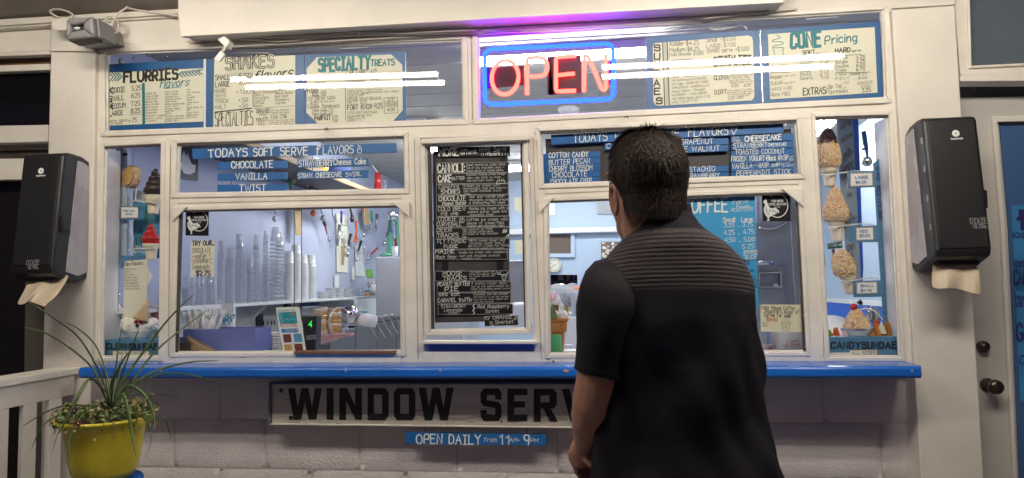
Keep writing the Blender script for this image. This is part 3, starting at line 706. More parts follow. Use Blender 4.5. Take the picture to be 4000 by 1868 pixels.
# --- SHAKES
e, pl = board('blue menu board headed SHAKES, second from the left', 'c2', [(8,498),(835,458),(836,1057),(6,1085)], [(80,485),(760,465),(757,1062),(70,1083)])
it = [(B_,'c2','SHAKES',178,585,575,558,100,.22,dict(gap=2.6)),
 (B_,'c2','SMALL',88,672,210,668,42,.13),(B_,'c2','5.50',290,660,388,655,42,.11),(B_,'c2','LARGE',88,732,207,726,44,.13),(B_,'c2','6.00',290,712,385,706,38,.1),
 (B_,'c2','HARD',84,785,176,780,36,.1),(B_,'c2','+1.00',262,790,385,784,34,.1),(B_,'c2','SERVE',86,817,180,813,22,.1),(B_,'c2','THICK',84,866,196,862,34,.1),(B_,'c2','+.50',284,858,362,855,32,.12),
 (B_,'c2','MALT',82,918,180,913,34,.1),(B_,'c2','+.50',288,905,362,901,30,.12),(B_,'c2','flavors',412,680,730,640,78,.14,dict(slant=.3)),
 (B_,'c2','SPECIALTIES',86,1062,405,1048,118,.055),(B_,'c2','ORANGE:',432,952,548,946,34,.13),(G_,'c2','freeze',455,972,516,968,18,.12),(B_,'c2','FRUIT:',432,1022,530,1015,30,.14),(G_,'c2','FLOAT',446,1042,494,1040,14,.12),(B_,'c2','5.50',450,1068,500,1066,24,.13),
 (B_,'c2','S 6.50  L-7.00',558,1000,686,990,20,.12)]
for i, s in enumerate(['Almond','Banana','Black Raspberry','Cherry','Chocolate','Coconut','Coffee','Peach']): it.append((B_,'c2',s,405,738+i*23.5,405+len(s)*13.5+8,733+i*23.2,19,.11))
for i, s in enumerate(['Mint','Orange','Peanut Butter','Root Beer','Strawberry','Vanilla']): it.append((B_,'c2',s,588,738+i*28,588+len(s)*11+12,730+i*28,20,.11))
for i, s in enumerate(['Orange Sherbet +','Orange Soda mixed','into a shake!']): it.append((G_,'c2',s,556,935+i*21,728-i*20,925+i*21,15,.11))
for i, s in enumerate(['Fruit juice blended with','soft-serve and topped with','your choice of fruit sauce!']): it.append((G_,'c2',s,540,1020+i*17,744,1008+i*17,12,.12))
letters(e, pl, it)
m2 = MB(); text(m2, pl.off(.0006), 'c2', 'SHAKES', 178,585,575,558,100,.08, gap=2.6); m2.build('letter_fill', 'paper_cream', e)['kind'] = 'stuff'
lines('ink_brown', pl, 'c2', [[(84,942),(390,910)]], e, 9); lines('ink_brown', pl, 'c2', [[(398,605),(404,905)],[(404,912),(750,888)]], e, 2.5)
# --- SPECIALTY
e, pl = board('blue menu board headed SPECIALTY TREATS with clipped paper corners', 'c2', [(836,460),(1684,432),(1688,1027),(836,1057)], [(855,575),(940,482),(1565,458),(1657,545),(1660,925),(1580,1015),(945,1035),(853,945)])
it = [(T_,'c2','SPECIALTY',958,600,1385,572,105,.22,dict(gap=2.4)),(T_,'c2','TREATS',1392,555,1590,548,52,.2),
 (B_,'c2','Banana or Brownie',862,665,1140,655,34,.11),(B_,'c2','royale',930,700,1020,696,24,.11),(B_,'c2','Split   6.75',905,722,1150,715,26,.12),(B_,'c2','FLOAT',860,775,955,768,32,.17),(B_,'c2','kiddie -4.50',900,788,1018,780,20,.13),(B_,'c2','Regular -5.50',900,812,1015,806,20,.13),
 (B_,'c2','ICE CREAM SODA',860,845,1095,833,28,.09),(B_,'c2','6.25',888,878,944,874,26,.13),(G_,'c2','(+1.00 hard serve)',952,862,1084,855,14,.12),
 (B_,'c2','Cookie Sandwich',862,912,1128,902,32,.1),(B_,'c2','Wafer Cookie-2.75',902,940,1076,934,22,.11),(B_,'c2','Choco Cookie-4.25',900,968,1078,962,22,.11),(B_,'c2','PARFAIT',922,1012,1055,1004,38,.17),(B_,'c2','6.75',1070,992,1114,990,22,.12),(B_,'c2','7.00',1068,1024,1114,1022,24,.12),
 (B_,'c2','"THE LARRY" 4.25',1195,625,1444,610,32,.12),(B_,'c2','SOMMER  7.75',1198,705,1468,692,30,.16),(B_,'c2','UPSIDE DOWN BANANA',1196,848,1482,836,26,.09),(B_,'c2','SPLIT- 8.25',1196,878,1360,868,25,.09),
 (B_,'c2','FORT KNOX-9.25',1196,925,1492,908,42,.12),(B_,'c2','Coconut milk bar- 2.50',1196,984,1395,974,18,.1),(B_,'c2','Italian Ice- 1.25',1196,1002,1345,996,16,.1),(B_,'c2','popsicle- .75',1196,1018,1312,1013,14,.1),
 (B_,'c2','ICE',1532,850,1590,847,24,.11),(B_,'c2','CREAM',1515,875,1610,870,24,.11),(B_,'c2','NACHOS',1520,898,1612,892,22,.11),(B_,'c2','6.00',1534,934,1592,930,28,.12)]
for i, s in enumerate(['A quality control portion of soft-serve vanilla','dip and the favor of the day in a small dish!']): it.append((G_,'c2',s,1198,648+i*20,1635,612+i*22,15,.11))
for i, s in enumerate(['heaping scoops of hard or creamy','soft serve, four sundae toppings, nuts, whipped','cream, and cherries.',"You'll be sunk!"]): it.append((G_,'c2',s,1198,768+i*17,1198+len(s)*9,755+i*16,13,.12))
for i, s in enumerate(['toasted doughnut stuffed with','ice cream and your choice of toppings']): it.append((G_,'c2',s,1198,945+i*12,1445,936+i*12,10,.13))
letters(e, pl, it)
lines('ink_teal', pl, 'c2', [[(1180,610+i*17),(1181,620+i*17)] for i in range(24)], e, 6)
lines('ink_brown', pl, 'c2', [[(1503,822),(1616,818),(1620,948),(1508,952),(1503,822)]], e, 3)
# --- SUNDAES
e, pl = board('blue menu board with SUNDAES written down its left side', 'c4', [(48,310),(1005,250),(1030,885),(58,940)], [(108,385),(125,362),(905,298),(938,310),(948,340),(960,812),(940,842),(160,888),(128,880),(112,850)])
it = [(B_,'c4',ch,x,y,x+46,y-2,50,.24,dict(block=True)) for ch, x, y in (('S',122,428),('U',120,500),('N',118,562),('D',118,640),('A',118,722),('E',122,795),('S',138,872))]
it += [(B_,'c4','Kiddie-$4.25',252,388,495,372,38,.11),(B_,'c4','Medium-$6.25',250,436,497,424,34,.11),(B_,'c4','(Add Brownie $1.00)',245,474,530,460,30,.1),
 (B_,'c4','Small -$5.50',556,356,800,338,34,.11),(B_,'c4','LARGE-$7.00',558,404,802,388,32,.1),(B_,'c4','(HARD serve +$1.00)',565,446,915,424,34,.1),
 (B_,'c4','MOIST',270,535,432,527,30,.22),(B_,'c4','SPECIALTIES',622,555,935,538,78,.14),(B_,'c4','CLOWN:',622,672,742,668,40,.14),(B_,'c4','DIRT:',626,794,735,788,36,.14),(B_,'c4','5.25   6.25',768,732,928,722,22,.13)]
for i, s in enumerate(['Apple *  Blueberry * PEACH','Hot Butterscotch/CARAMEL','Hot Fudge * SUGAR HOT FUDGE','MARASCHINO * MARSHMALLOW','Peanut Butter * Pineapple','RASPBERRY * STRAWBERRY','Wild CHERRY*Butter PECAN (1.75)','MAPLE WALNUT (+75)']):
    it.append((B_,'c4',s,268,655+i*31.0,[585,560,572,585,545,568,590,480][i],632+i*31.0,19,.1))
for i, s in enumerate(['Your choice of ice','cream decorated with','a cone hat, m&m','eyes and nose, and','whipped cream for hair!']): it.append((G_,'c4',s,750,626+i*19,[920,946,915,925,948][i],612+i*19,14,.12))
for i, s in enumerate(['Your choice of ice cream','covered in our dirt blend','of crushed cones and','cookies topped with','gummy worms!']): it.append((G_,'c4',s,738,768+i*18,[935,945,930,915,865][i],752+i*18,13,.12))
letters(e, pl, it)
lines('ink_brown', pl, 'c4', [[(190,352),(207,882)],[(228,350),(246,880)]], e, 8)
lines('ink_teal', pl, 'c4', [[(197+i*.7,372+i*15.5),(226+i*.7,356+i*15.5)] for i in range(33)], e, 4); lines('ink_teal', pl, 'c4', [[(620,608),(935,592)]], e, 5); lines('ink_teal', pl, 'c4', [[(272,610),(560,596)]], e, 4)
# --- CONE
e, pl = board('right most blue menu board headed CONE Pricing with a drawn cone', 'c4', [(1007,250),(2015,178),(2045,825),(1032,885)], [(1073,287),(1968,228),(1993,778),(1093,833)])
it = [(T_,'c4','CONE',1268,408,1512,385,125,.22,dict(gap=2.6,block=True)),(T_,'c4','Pricing',1552,372,1818,345,66,.16),(B_,'c4','SOFT',1365,462,1468,455,36,.18),(G_,'c4','serve',1475,458,1560,452,20,.12),(B_,'c4','HARD',1640,445,1762,436,38,.22),(B_,'c4','serve',1778,440,1852,434,24,.12),
 (B_,'c4','CONE',1098,585,1222,577,32,.14),(B_,'c4','OPTIONS',1092,608,1240,598,26,.1),(B_,'c4','Regular',1095,662,1192,656,28,.1),(G_,'c4','(cake cone)',1202,645,1304,636,15,.1),(B_,'c4','SUGAR',1095,715,1192,708,30,.09),(G_,'c4','(hard serve',1200,705,1302,690,15,.1),(G_,'c4','only)',1225,712,1275,706,12,.1),
 (B_,'c4','WAFFLE (+1.00)',1094,765,1276,750,26,.09),(B_,'c4','Gluten FREE',1098,810,1262,802,32,.09),(B_,'c4','EXTRAS:',1370,800,1568,782,55,.15),(B_,'c4','Dip Top',1578,745,1690,732,30,.11),(B_,'c4','or',1706,745,1732,742,18,.1),(B_,'c4','+.50',1698,708,1752,700,20,.1),(B_,'c4','Sprinkles',1582,786,1742,775,30,.11),
 (B_,'c4','DOGGIE',1828,712,1956,702,24,.11),(B_,'c4','DISH',1855,738,1932,732,20,.11),(B_,'c4','3.25',1864,776,1936,770,32,.13)]
for i, (a, b) in enumerate([('Kiddie','3.75'),('Small','4.25'),('Medium','5.00'),('LARGE','5.75'),('Pints','6.75'),('Quarts','11.25')]):
    it += [(B_,'c4',a,1345,522+i*29.5,1345+len(a)*17+5,518+i*29.5,24,.12),(B_,'c4',b,1512,518+i*29.5,1584,514+i*29.5,22,.12),(G_,'c4','......',1470,520+i*29.5,1508,518+i*29.5,10,.2)]
for i, (a, b, x) in enumerate([('Kiddie','4.25',1740),('Single','5.25',1740),('Double','6.00',1750),('Triple','6.75',1730),('4 flavor sampler','6.25',1840),('PINT......','8.00',1815)]):
    it += [(B_,'c4',a,1640,500+i*35.5-(i>3)*6,x,492+i*35.5-(i>3)*6,24 if i < 4 else 20,.12),(B_,'c4',b,1815+(i>3)*18,493+i*34.5,1888+(i>3)*16,488+i*34.5,26 if i < 4 else 20,.14)]
letters(e, pl, it)
lines('ink_brown', pl, 'c4', [[(1655,468),(1852,458)],[(1092,612),(1250,608)],[(1640,612),(1932,606)]], e, 4)
lines('ink_teal', pl, 'c4', [smoothpts([(1145,295,0),(1180,318,0),(1120,335,0),(1115,350,0),(1190,352,0),(1195,372,0),(1120,388,0),(1115,402,0),(1200,398,0)], 3)] and [[(p.x,p.y) for p in smoothpts([(1145,295,0),(1180,318,0),(1120,335,0),(1115,350,0),(1190,352,0),(1195,372,0),(1120,388,0),(1125,402,0),(1200,398,0)], 3)], [(1112,410),(1122,418),(1130,475)], [(1208,402),(1198,418),(1202,470)]], e, 6)
# tape, hooks and strips over the boards
hk = 0
for cc, x, y, lb in (('c1',1115,480,'small hook over the FLURRIES board, left one'),('c1',1245,462,'small hook over the FLURRIES board, middle one'),('c1',1400,472,'small hook over the FLURRIES board, right one'),('c2',2002,365,'white cup hook near the middle mullion')):
    P = smoothpts([PY(.026)(cc, x, y-16), PY(.022)(cc, x+8, y), PY(.022)(cc, x+4, y+14), PY(.022)(cc, x-10, y+12)], 4)
    MB().tube(P, .002, 6).build('hook', 'steel', smooth=True, label=lb, category='hook')
MB().tube([PY(.022)('c1', 1010, 500), PY(.022)('c1', 1014, 536)], .009, 10).build('pipe_stub', 'steel_brushed', smooth=True, label='short metal pipe stub at the top left corner of the glass', category='pipe')
MB().prism(PY(.020), 'c1', [(1708,495),(1728,493),(1730,1084),(1708,1085)], .003).build('divider_strip', 'shelf_white', label='thin strip between the FLURRIES and SHAKES boards', category='strip')
MB().prism(PY(.020), 'c4', [(1005,250),(1012,250),(1036,884),(1028,885)], .003).build('divider_strip', 'steel', label='thin strip between the SUNDAES and CONE boards', category='strip')
tp = MB(); rr = random.Random(2)
P = [(170,262),(300,245),(420,228),(520,238),(560,215),(620,240),(740,222),(850,198),(900,240)]
for dy in (0, 9, -8): tp.tube(smoothpts([PY(.022)('c4', x, y+dy+rr.uniform(-8,8)) for x, y in P], 3), .0022, 5)
tp.build('plastic_wrap', 'clear_plastic', smooth=True, label='crumpled clear plastic strip over the SUNDAES board', category='plastic strip')
MB().tube([PY(.022)('c4', 1395, 162), PY(.022)('c4', 1665, 142)], .0022, 6).build('hanging_wire', 'shelf_white', label='thin white wire above the CONE board', category='wire')
MB().tube([PY(.022)('c2', 1122, 398), PY(.022)('c2', 1165, 408), PY(.022)('c2', 1370, 398)], .002, 6).build('hanging_wire', 'shelf_white', label='thin white wire above the SPECIALTY board', category='wire')
MB().tube([PY(.022)('c2', 205, 442), PY(.022)('c2', 550, 446)], .002, 6).build('hanging_wire', 'shelf_white', label='thin white wire above the SHAKES board', category='wire')

# ================================================================ NEON SIGN
ns = empty('neon_sign', PY(.022)('c3', 740, 620), 'lit neon OPEN sign in salmon letters inside a bright blue rounded frame', 'neon sign')
NP = PY(.05)
def rounded(x0,y0,x1,y1,x2,y2,x3,y3,r):   # tl tr br bl
    C = [(x0,y0),(x1,y1),(x2,y2),(x3,y3)]; out = []
    for i in range(4):
        p = Vector(C[i]); a = (Vector(C[i-1])-p).normalized()*r; b = (Vector(C[(i+1) % 4])-p).normalized()*r
        for k in range(7): t = k/6; out.append(p + a*(1-t)**2 + b*t**2)
    out.append(out[0]); return out
def neon(pts, m, r, name):
    P = [NP('c3', p[0], p[1]) for p in pts]; return MB().tube(P, r, 12).build(name, m, ns, smooth=True)
neon(rounded(200,415,1278,365,1284,832,203,880,72), 'neon_blue', .0082, 'frame_tube')
neon([(372+112*math.sin(t)+ (0), 650-143*math.cos(t)-8*math.sin(t)) for t in [i*math.pi/16 for i in range(33)]], 'neon_red', .0080, 'letter_tube')
sp_ = lambda L, n=5: [(p.x, p.y) for p in smoothpts([(a, b, 0) for a, b in L], n)]
neon([(557,795),(556,640),(556,505),(562,492)] + sp_([(575,488),(650,482),(705,502),(728,562),(706,622),(655,640),(575,643)], 5), 'neon_red', .0078, 'letter_tube')
neon([(965,470),(830,478),(803,486),(798,500),(798,750),(805,766),(830,768),(965,762)], 'neon_red', .0080, 'letter_tube'); neon([(815,632),(955,618)], 'neon_red', .0078, 'letter_tube')
neon([(1033,768),(1037,560),(1037,480),(1044,468),(1058,468),(1072,482),(1120,590),(1180,740),(1195,756),(1210,750),(1217,735),(1217,600),(1216,455)], 'neon_red', .0078, 'letter_tube')
BP = PY(.066)
for pts in ([(215,570),(530,552),(530,715),(222,745)], [(725,475),(1010,460),(1012,782),(726,796)], [(745,475),(780,472),(780,796),(738,796)], [(1235,515),(1262,512),(1262,695),(1235,698)]):
    MB().prism(BP, 'c3', pts, .004).build('back_plate', 'neon_back', ns)
for x, y in ((372,340),(1085,300)):
    a, b = BP('c3', x, y), BP('c3', x, y+60); MB().tube([a, b], .0015, 6).build('hanger', 'steel', ns)
MB().tube([PY(.075)('c3', 1100, 410), PY(.075)('c3', 960, 520), PY(.075)('c3', 870, 600)], .002, 6).build('power_cord', 'handle_black', ns)
sd = PY(.0)
p = Plane(ZC-.002, 'Z')('c3', 905, 905)
MB().lathe([(.075,0),(.078,-.02),(.06,-.045),(.025,-.05),(.022,-.07),(.001,-.072)], (p.x, p.y, ZC), 20).build('smoke_detector', 'white_plastic', smooth=True, label='round white smoke detector on the room ceiling below the neon sign', category='smoke detector')

# ================================================================ BLUE FLAVOUR SLATS
def slat(txt, c, q, base, h, w=.15, Y=.022, lab=None, cat='flavour slat', group=None, m='slat_blue', tm='sign_white', block=False, t=.008, extra=(), slit=None):
    e = MB().prism(PY(Y), c, q, t).build('slat', m, bevel=.001)
    tag(e, lab or 'blue slat lettered %s' % txt, cat, group)
    mb = MB()
    if txt: text(mb, PY(Y-.0012), c, txt, *base, h, w, block=block)
    for x in extra: text(mb, PY(Y-.0012), c, x[0], *x[1:5], x[5], x[6] if len(x) > 6 else .13)
    if mb.f: mb.build('lettering', tm, e)['kind'] = 'stuff'
    return e
g1_ = 'hanging slats of the soft serve list'
hd = slat('', 'e1', [(255,222),(1569,150),(1569,255),(255,318)], (0,0,1,1), 10, lab='x') if False else None
e = MB().prism(PY(.020), 'o', [(483,374.5),(996,360),(998,383.5),(484,400)], .009).build('slat', 'slat_blue', bevel=.001); tag(e, 'wide blue heading slat lettered TODAYS SOFT SERVE FLAVORS', 'sign', g1_)
mb = MB(); q = PY(.0185)
text(mb, q, 'e1', 'TODAYS', 430,302,825,285,80,.15); text(mb, q, 'e1', 'SOFT', 892,288,1092,280,78,.15); text(mb, q, 'e1', 'SERVE', 1166,280,1440,278,80,.15)
text(mb, q, 'e2', 'f', 355,272,395,272,95,.14); text(mb, q, 'e2', 'LAVORS', 425,272,732,258,78,.12)
for s in ([(775,175),(810,190),(778,200),(815,212),(775,222),(778,250),(800,262),(815,250),(816,215)],): strip(mb, q, 'e2', s, 7)
mb.build('lettering', 'sign_white', e)['kind'] = 'stuff'
slat('CHOCOLATE', 'e1', [(525,350),(1230,335),(1232,410),(525,426)], (665,415,1085,405), 68, group=g1_, lab='blue slat lettered CHOCOLATE in the soft serve list')
slat('VANILLA', 'e1', [(520,465),(1228,452),(1228,525),(520,540)], (708,528,1028,522), 62, group=g1_, lab='blue slat lettered VANILLA, middle of the three at left')
slat('TWIST', 'e1', [(520,580),(1228,575),(1228,655),(520,658)], (745,652,1015,648), 70, group=g1_, lab='blue slat lettered TWIST')
slat('STRAWBERRY', 'e2', [(165,325),(885,308),(888,388),(162,405)], (178,395,520,385), 62, group=g1_, lab='blue slat lettered STRAWBERRY Cheese Cake', extra=[('Cheese Cake',532,378,858,368,58,.14)])
slat('STRAW. CHEESECAKE', 'e2', [(160,445),(885,428),(885,508),(160,525)], (168,515,615,497), 48, group=g1_, lab='blue slat lettered STRAW. CHEESECAKE SWIRL', extra=[('SWIRL',655,498,812,488,42,.14)])
lk = MB()
for c_, x, y0, y1 in [('e1',678,300,345),('e1',1080,290,340),('e1',676,420,462),('e1',1080,412,455),('e1',665,535,580),('e1',1075,530,575),('e2',315,280,320),('e2',735,268,315),('e2',318,398,445),('e2',735,390,430)]:
    for k in range(3): lk.tube([PY(.036)(c_, x+(-3 if k % 2 else 3), y0+(y1-y0)*k/3), PY(.036)(c_, x+(3 if k % 2 else -3), y0+(y1-y0)*(k+1)/3)], .0016, 5)
lk.build('hanging_chain', 'steel', label='small chain links joining the soft serve slats', category='chain')['kind'] = 'stuff'
# hard serve list
bb = MB().prism(PY(.044), 'o', [(1372,350),(1990,325),(1996,441),(1376,466)], .006).build('list_backboard', 'chalkboard_back', label='dark backboard of the hard serve flavour list behind the man', category='backboard')
g2_ = 'slats of the hard serve list'
e = MB().prism(PY(.020), 'e6', [(205,155),(2024,58),(2028,138),(207,233)], .009).build('slat', 'slat_blue', bevel=.001); tag(e, 'long blue heading slat of the hard serve list, partly behind the head', 'sign', g2_)
mb = MB(); q = PY(.0185)
text(mb, q, 'e6', 'TODAYS', 380,216,645,198,64,.11); text(mb, q, 'e6', 'HARD SERVE', 712,196,1212,172,60,.11); text(mb, q, 'e6', 'FLAVORS', 1282,168,1590,152,66,.11)
for s in ([(1612,105),(1636,152),(1662,108),(1612,105)], [(1615,105),(1620,90),(1645,86),(1662,96),(1662,108)]): strip(mb, q, 'e6', s, 6)
mb.build('lettering', 'sign_white', e)['kind'] = 'stuff'
left = [('COTTON CANDY',190,335,497,325,38),('BUTTER PECAN',190,392,508,378,40),('CHERRY BLOSSOM',192,442,527,430,40),('CHOCOLATE',216,490,488,478,40),('CHOCOLATE CHIP',202,540,522,528,36)]
for i, (s, a, b, c_, d, h) in enumerate(left):
    y = 300+i*49.5; slat(s, 'e6', [(145,y+3),(590,y-18),(590,y+30),(145,y+51)], (a,b,c_,d), h, .13 if i else .17, group=g2_, Y=.022+i*.0006, lab='blue slat lettered %s at the left of the hard serve list' % s)
slat('COFFEE', 'e6', [(625,222),(1000,205),(1000,252),(625,272)], (640,262,900,250), 36, .12, group=g2_, lab='short blue slat mostly hidden behind the head, starting with C')
mid = [('GRAPENUT',1225,230,1475,222,40,178),('MAPLE WALNUT',1110,292,1525,278,40,232),('PISTACHIO',1235,445,1490,438,38,398),('STRAWBERRY',1240,496,1525,490,38,452)]
for i, (s, a, b, c_, d, h, y) in enumerate(mid):
    slat(s, 'e6', [(1090,y+22),(1594,y),(1596,y+50),(1090,y+72)] if i < 2 else [(1090,y+18),(1596,y-4),(1596,y+42),(1090,y+64)], (a,b,c_,d), h, .12, group=g2_, Y=.022+i*.0006, lab='blue slat lettered %s right of the head' % s)
right = [('CHEESECAKE',1725,208,2008,192,42,.19,[('NEW',1626,190,1676,186,18,.12),('YORK',1626,212,1690,208,18,.12)]),('STRAWBERRY',1635,258,1898,246,38,.12,[('CHEESECAKE',1904,244,2050,238,22,.17)]),('TOASTED COCONUT',1648,308,2035,300,38,.12,[]),
         ('FROZEN YOGURT*Black RASP.',1618,362,2068,350,38,.13,[('with',2074,332,2104,328,12,.12),('choc',2074,345,2104,342,10,.12),('chips',2074,358,2104,354,10,.12)]),('VANILLA',1624,420,1780,414,38,.12,[('with',1786,398,1824,394,14,.12),('RASP. swirl',1834,412,1992,400,34,.13),('(NO FAT/',2004,390,2085,380,16,.12),('NO SUGAR)',2015,408,2105,398,15,.12)]),('PEPPERMINT STICK',1660,475,2080,460,38,.12,[])]
for i, (s, a, b, c_, d, h, w, ex) in enumerate(right):
    y = 150+i*57.5 - (i > 2)*4; slat(s, 'e6', [(1615,y+18),(2104,y-6),(2108,y+46),(1618,y+68)], (a,b,c_,d), h, w, group=g2_, Y=.022+i*.0006, extra=ex, lab='blue slat lettered %s at the right of the hard serve list' % s)

# ================================================================ BLACK FLAVOUR LIST IN THE MIDDLE WINDOW
fb = MB().prism(PY(.034), 'o', [(1089,381),(1276,373),(1283,808),(1094,812)], .008).build('list_backboard', 'chalkboard_back', label='tall dark backboard of the list in the middle window', category='backboard')
def bslat(lab, c, q, items, Y=.024, outline=True):
    e = MB().prism(PY(Y), c, q, .006).build('slat', 'chalkboard_slat', bevel=.0008); tag(e, lab, 'flavour slat', 'black slats in the middle window')
    mb = MB()
    for it in items: text(mb, PY(Y-.0012), c, it[0], *it[1:5], it[5], it[6]*(.8 if it[5] < 32 else .95))
    if outline:
        cx = sum(p[0] for p in q)/4; cy = sum(p[1] for p in q)/4; k = .988
        P = [(cx+(x-cx)*k, cy+(y-cy)*.95) for x, y in q]; strip(mb, PY(Y-.001), c, P+[P[0]], 1.8 if c == 'e4' else 1.5)
    mb.build('lettering', 'chalk_white', e)['kind'] = 'stuff'; return e
bslat('black heading slat lettered MORE and HARD serve flavors', 'e4', [(148,196),(892,184),(895,285),(150,298)], [('MORE',170,288,368,282,72,.2),('Giffords',390,272,555,262,50,.14),('HARD',585,242,695,238,44,.14),('Serve',728,242,858,232,46,.14),('flavors',660,286,790,280,36,.14)], outline=False)
rows = [
 ('CANNOLI', (140,352,885,462), [('CANNOLI:',158,455,430,445,82,.15),('Sweet ricotta ice cream chock-',445,390,855,380,24,.11),('full of tiny chocolate chips +',447,420,830,410,22,.11),('crispy pieces of cannoli pastry.',452,450,830,440,22,.11)]),
 ('CAKE BATTER', (140,462,880,572), [('CAKE',162,556,295,550,72,.16),('BATTER:',300,535,430,528,34,.1),('Chocolate frosting swirled through',450,488,845,478,20,.11),('yellow cake batter ice cream',455,520,798,510,20,.11),('and shortcake chunks.',458,548,728,540,20,.11)]),
 ("CAMPFIRE S'MORES", (137,574,880,684), [('Campfire',168,622,370,612,40,.08),("S'MORES",190,675,382,668,44,.14),('Graham ice cream with',415,602,785,595,24,.1),('marshmallow riple and melt-in-',417,630,860,620,22,.11),('your-mouth chocolate crunch',420,655,805,648,22,.11),('chips',425,680,488,676,18,.11)]),
 ('CHOCOLATE PEANUT BUTTER', (140,686,885,795), [('CHOCOLATE',168,748,440,740,50,.13),('Peanut Butter',205,792,448,782,38,.12),('Our own worlds best',480,715,838,706,26,.12),('chocolate wrapped around',480,748,882,740,24,.12),('a statisyfing PB ripple.',478,778,850,770,24,.12)]),
 ('COLD BREW', (140,797,885,906), [('COLD BREW',162,850,442,845,42,.1),('P.B. chip',192,895,365,888,36,.1),('Mocha ice cream with a',478,838,875,830,28,.12),('peanut butter ripple and',465,868,858,862,24,.12),('chocolate chips',485,898,725,892,22,.12)]),
 ('COOKIE CURVEBALL', (142,906,890,1015), [('COOKIE',162,955,348,950,40,.11),('CURVEBALL',150,1005,400,1000,40,.11),('Coffee ice cream with',452,952,868,944,30,.11),('pieces of cream-filled',456,985,832,978,26,.11),('cookies and chocolate chips',458,1012,838,1004,22,.11)]),
 ('DEER TRACKS', (142,1018,890,1128), [('DEER',148,1065,298,1060,40,.11),('TRACKS',150,1120,365,1115,42,.12),('Rich espresso ice cream',412,1048,715,1038,20,.1),('with crunchy toffee pieces',412,1072,725,1064,20,.1),('and tracks of thick chocolate',408,1095,772,1086,20,.1),('fudge',408,1122,452,1118,18,.1)])]
for nm, (x0,y0,x1,y1), its in rows:
    bslat('black slat lettered %s with a short description' % nm, 'e4', [(x0,y0+4),(x1,y0-6),(x1,y1-6),(x0,y1+2)], its)
rows = [
 ('FLY FISHING FUDGE', (102,72,733,160), [('FLY FISHING',128,112,362,106,36,.08),('FUDGE',182,150,296,146,28,.15),("M&M's cookie dough, and",388,95,690,90,18,.11),('chocolate chunks jump in',394,118,688,112,17,.11),('and out of a fudge river flowing',385,138,725,132,16,.11),('through vanilla ice cream',388,158,680,154,14,.11)]),
 ('MAINE BLACK BEAR', (102,162,718,248), [('MAINE',110,196,268,192,32,.14),('Black Bear:',112,238,290,234,28,.1),('Vanilla ice cream with raspberry',302,196,712,188,19,.11),('swirl and chocolate covered',312,224,645,218,18,.11),('raspberry cups.',330,244,492,240,14,.11)]),
 ('MOOSE TRACKS', (105,340,722,428), [('MOOSE',172,382,335,378,36,.11),('TRACKS',172,424,368,418,36,.11),('Tiny peanut butter cups',394,356,605,350,13,.11),('mixed throughout vanilla',394,374,628,370,13,.11),('ice cream swirled with',394,392,606,388,13,.11),('fudge',394,412,446,410,13,.11)]),
 ('PEANUT BUTTER PIE', (120,432,745,522), [('PEANUT BUTTER',128,470,394,464,32,.12),('PIE',188,512,300,508,34,.14),('A graham cracker ribbon,',412,456,715,450,17,.1),('ties up rich peanut butter ice',412,480,725,472,16,.1),('cream surrounding peanut butter',408,500,735,494,15,.1),('cup chunks',420,518,524,514,12,.1)]),
 ('SEA SALT CARAMEL TRUFFLE', (120,524,745,614), [('sea salt',138,552,314,548,32,.1),('CARAMEL truffle:',132,604,416,596,34,.1),('Chocolate sea salt caramel',430,546,718,540,17,.1),('mini-melts in a sea salt caramel',432,566,725,560,13,.1),('flavored ice cream rippled with',430,588,716,580,14,.1),('sea salt caramel',434,606,596,602,13,.1)]),
 ('STRAWBERRY LEMONADE SORBET and RED RASPBERRY SORBET', (128,618,760,708), [('STRAWBERRY',158,654,366,648,26,.11),('Lemonade',182,682,335,678,24,.11),('SORBET',214,704,316,702,18,.11),('Red Raspberry',464,656,725,650,30,.12),('Sorbet',530,692,642,688,26,.12)])]
for nm, (x0,y0,x1,y1), its in rows:
    bslat('black slat lettered %s' % nm, 'e5', [(x0,y0+2),(x1,y0-3),(x1,y1-3),(x0,y1)], its)
bslat('small black slat lettered ORANGE Sherbet at the bottom right of the list', 'e5', [(516,722),(802,713),(805,797),(522,808)], [('ORANGE',592,748,752,742,28,.12),('Sherbet',610,786,764,778,28,.12)], Y=.018)
# drawings on the black slats: moose, cake, tracks, oranges
dz = MB(); q = PY(.0225)
for s in ([(665,372),(705,370),(700,400),(685,424),(672,402),(665,372)], [(662,372),(640,368),(625,345)], [(648,366),(655,345)], [(705,370),(722,350)], [(678,378),(682,388)], [(694,378),(692,388)]): strip(dz, q, 'e5', s, 4)
for s in ([(435,620),(425,640),(440,655),(422,672),(438,690),(428,704)],): strip(dz, q, 'e5', s, 6)
for s in ([(525,728),(560,732),(555,752),(530,745),(525,728)], [(565,770),(580,768),(598,800),(578,798),(565,770)], [(768,740),(790,722),(795,740),(775,752),(768,740)]): strip(dz, PY(.0165), 'e5', s, 3)
dz.build('chalk_drawing', 'chalk_white', fb)['kind'] = 'stuff'
dz = MB()
for s in ([(758,545),(842,540),(842,566),(758,568),(758,545)], [(770,545),(770,522)], [(790,543),(790,520)], [(810,542),(810,520)], [(828,541),(828,518)]): strip(dz, q, 'e4', s, 4)
for s in ([(820,1070),(830,1040),(838,1035),(836,1065),(820,1070)], [(845,1060),(860,1035),(862,1050),(848,1070)], [(850,1120),(870,1095),(882,1090),(880,1115)]): strip(dz, q, 'e4', s, 7)
strip(dz, q, 'e4', [(403+26*math.cos(t), 944+26*math.sin(t)) for t in [k*math.pi/8 for k in range(17)]], 4); strip(dz, q, 'e4', [(392,925),(398,944),(392,962)], 4); strip(dz, q, 'e4', [(414,925),(408,944),(414,962)], 4)
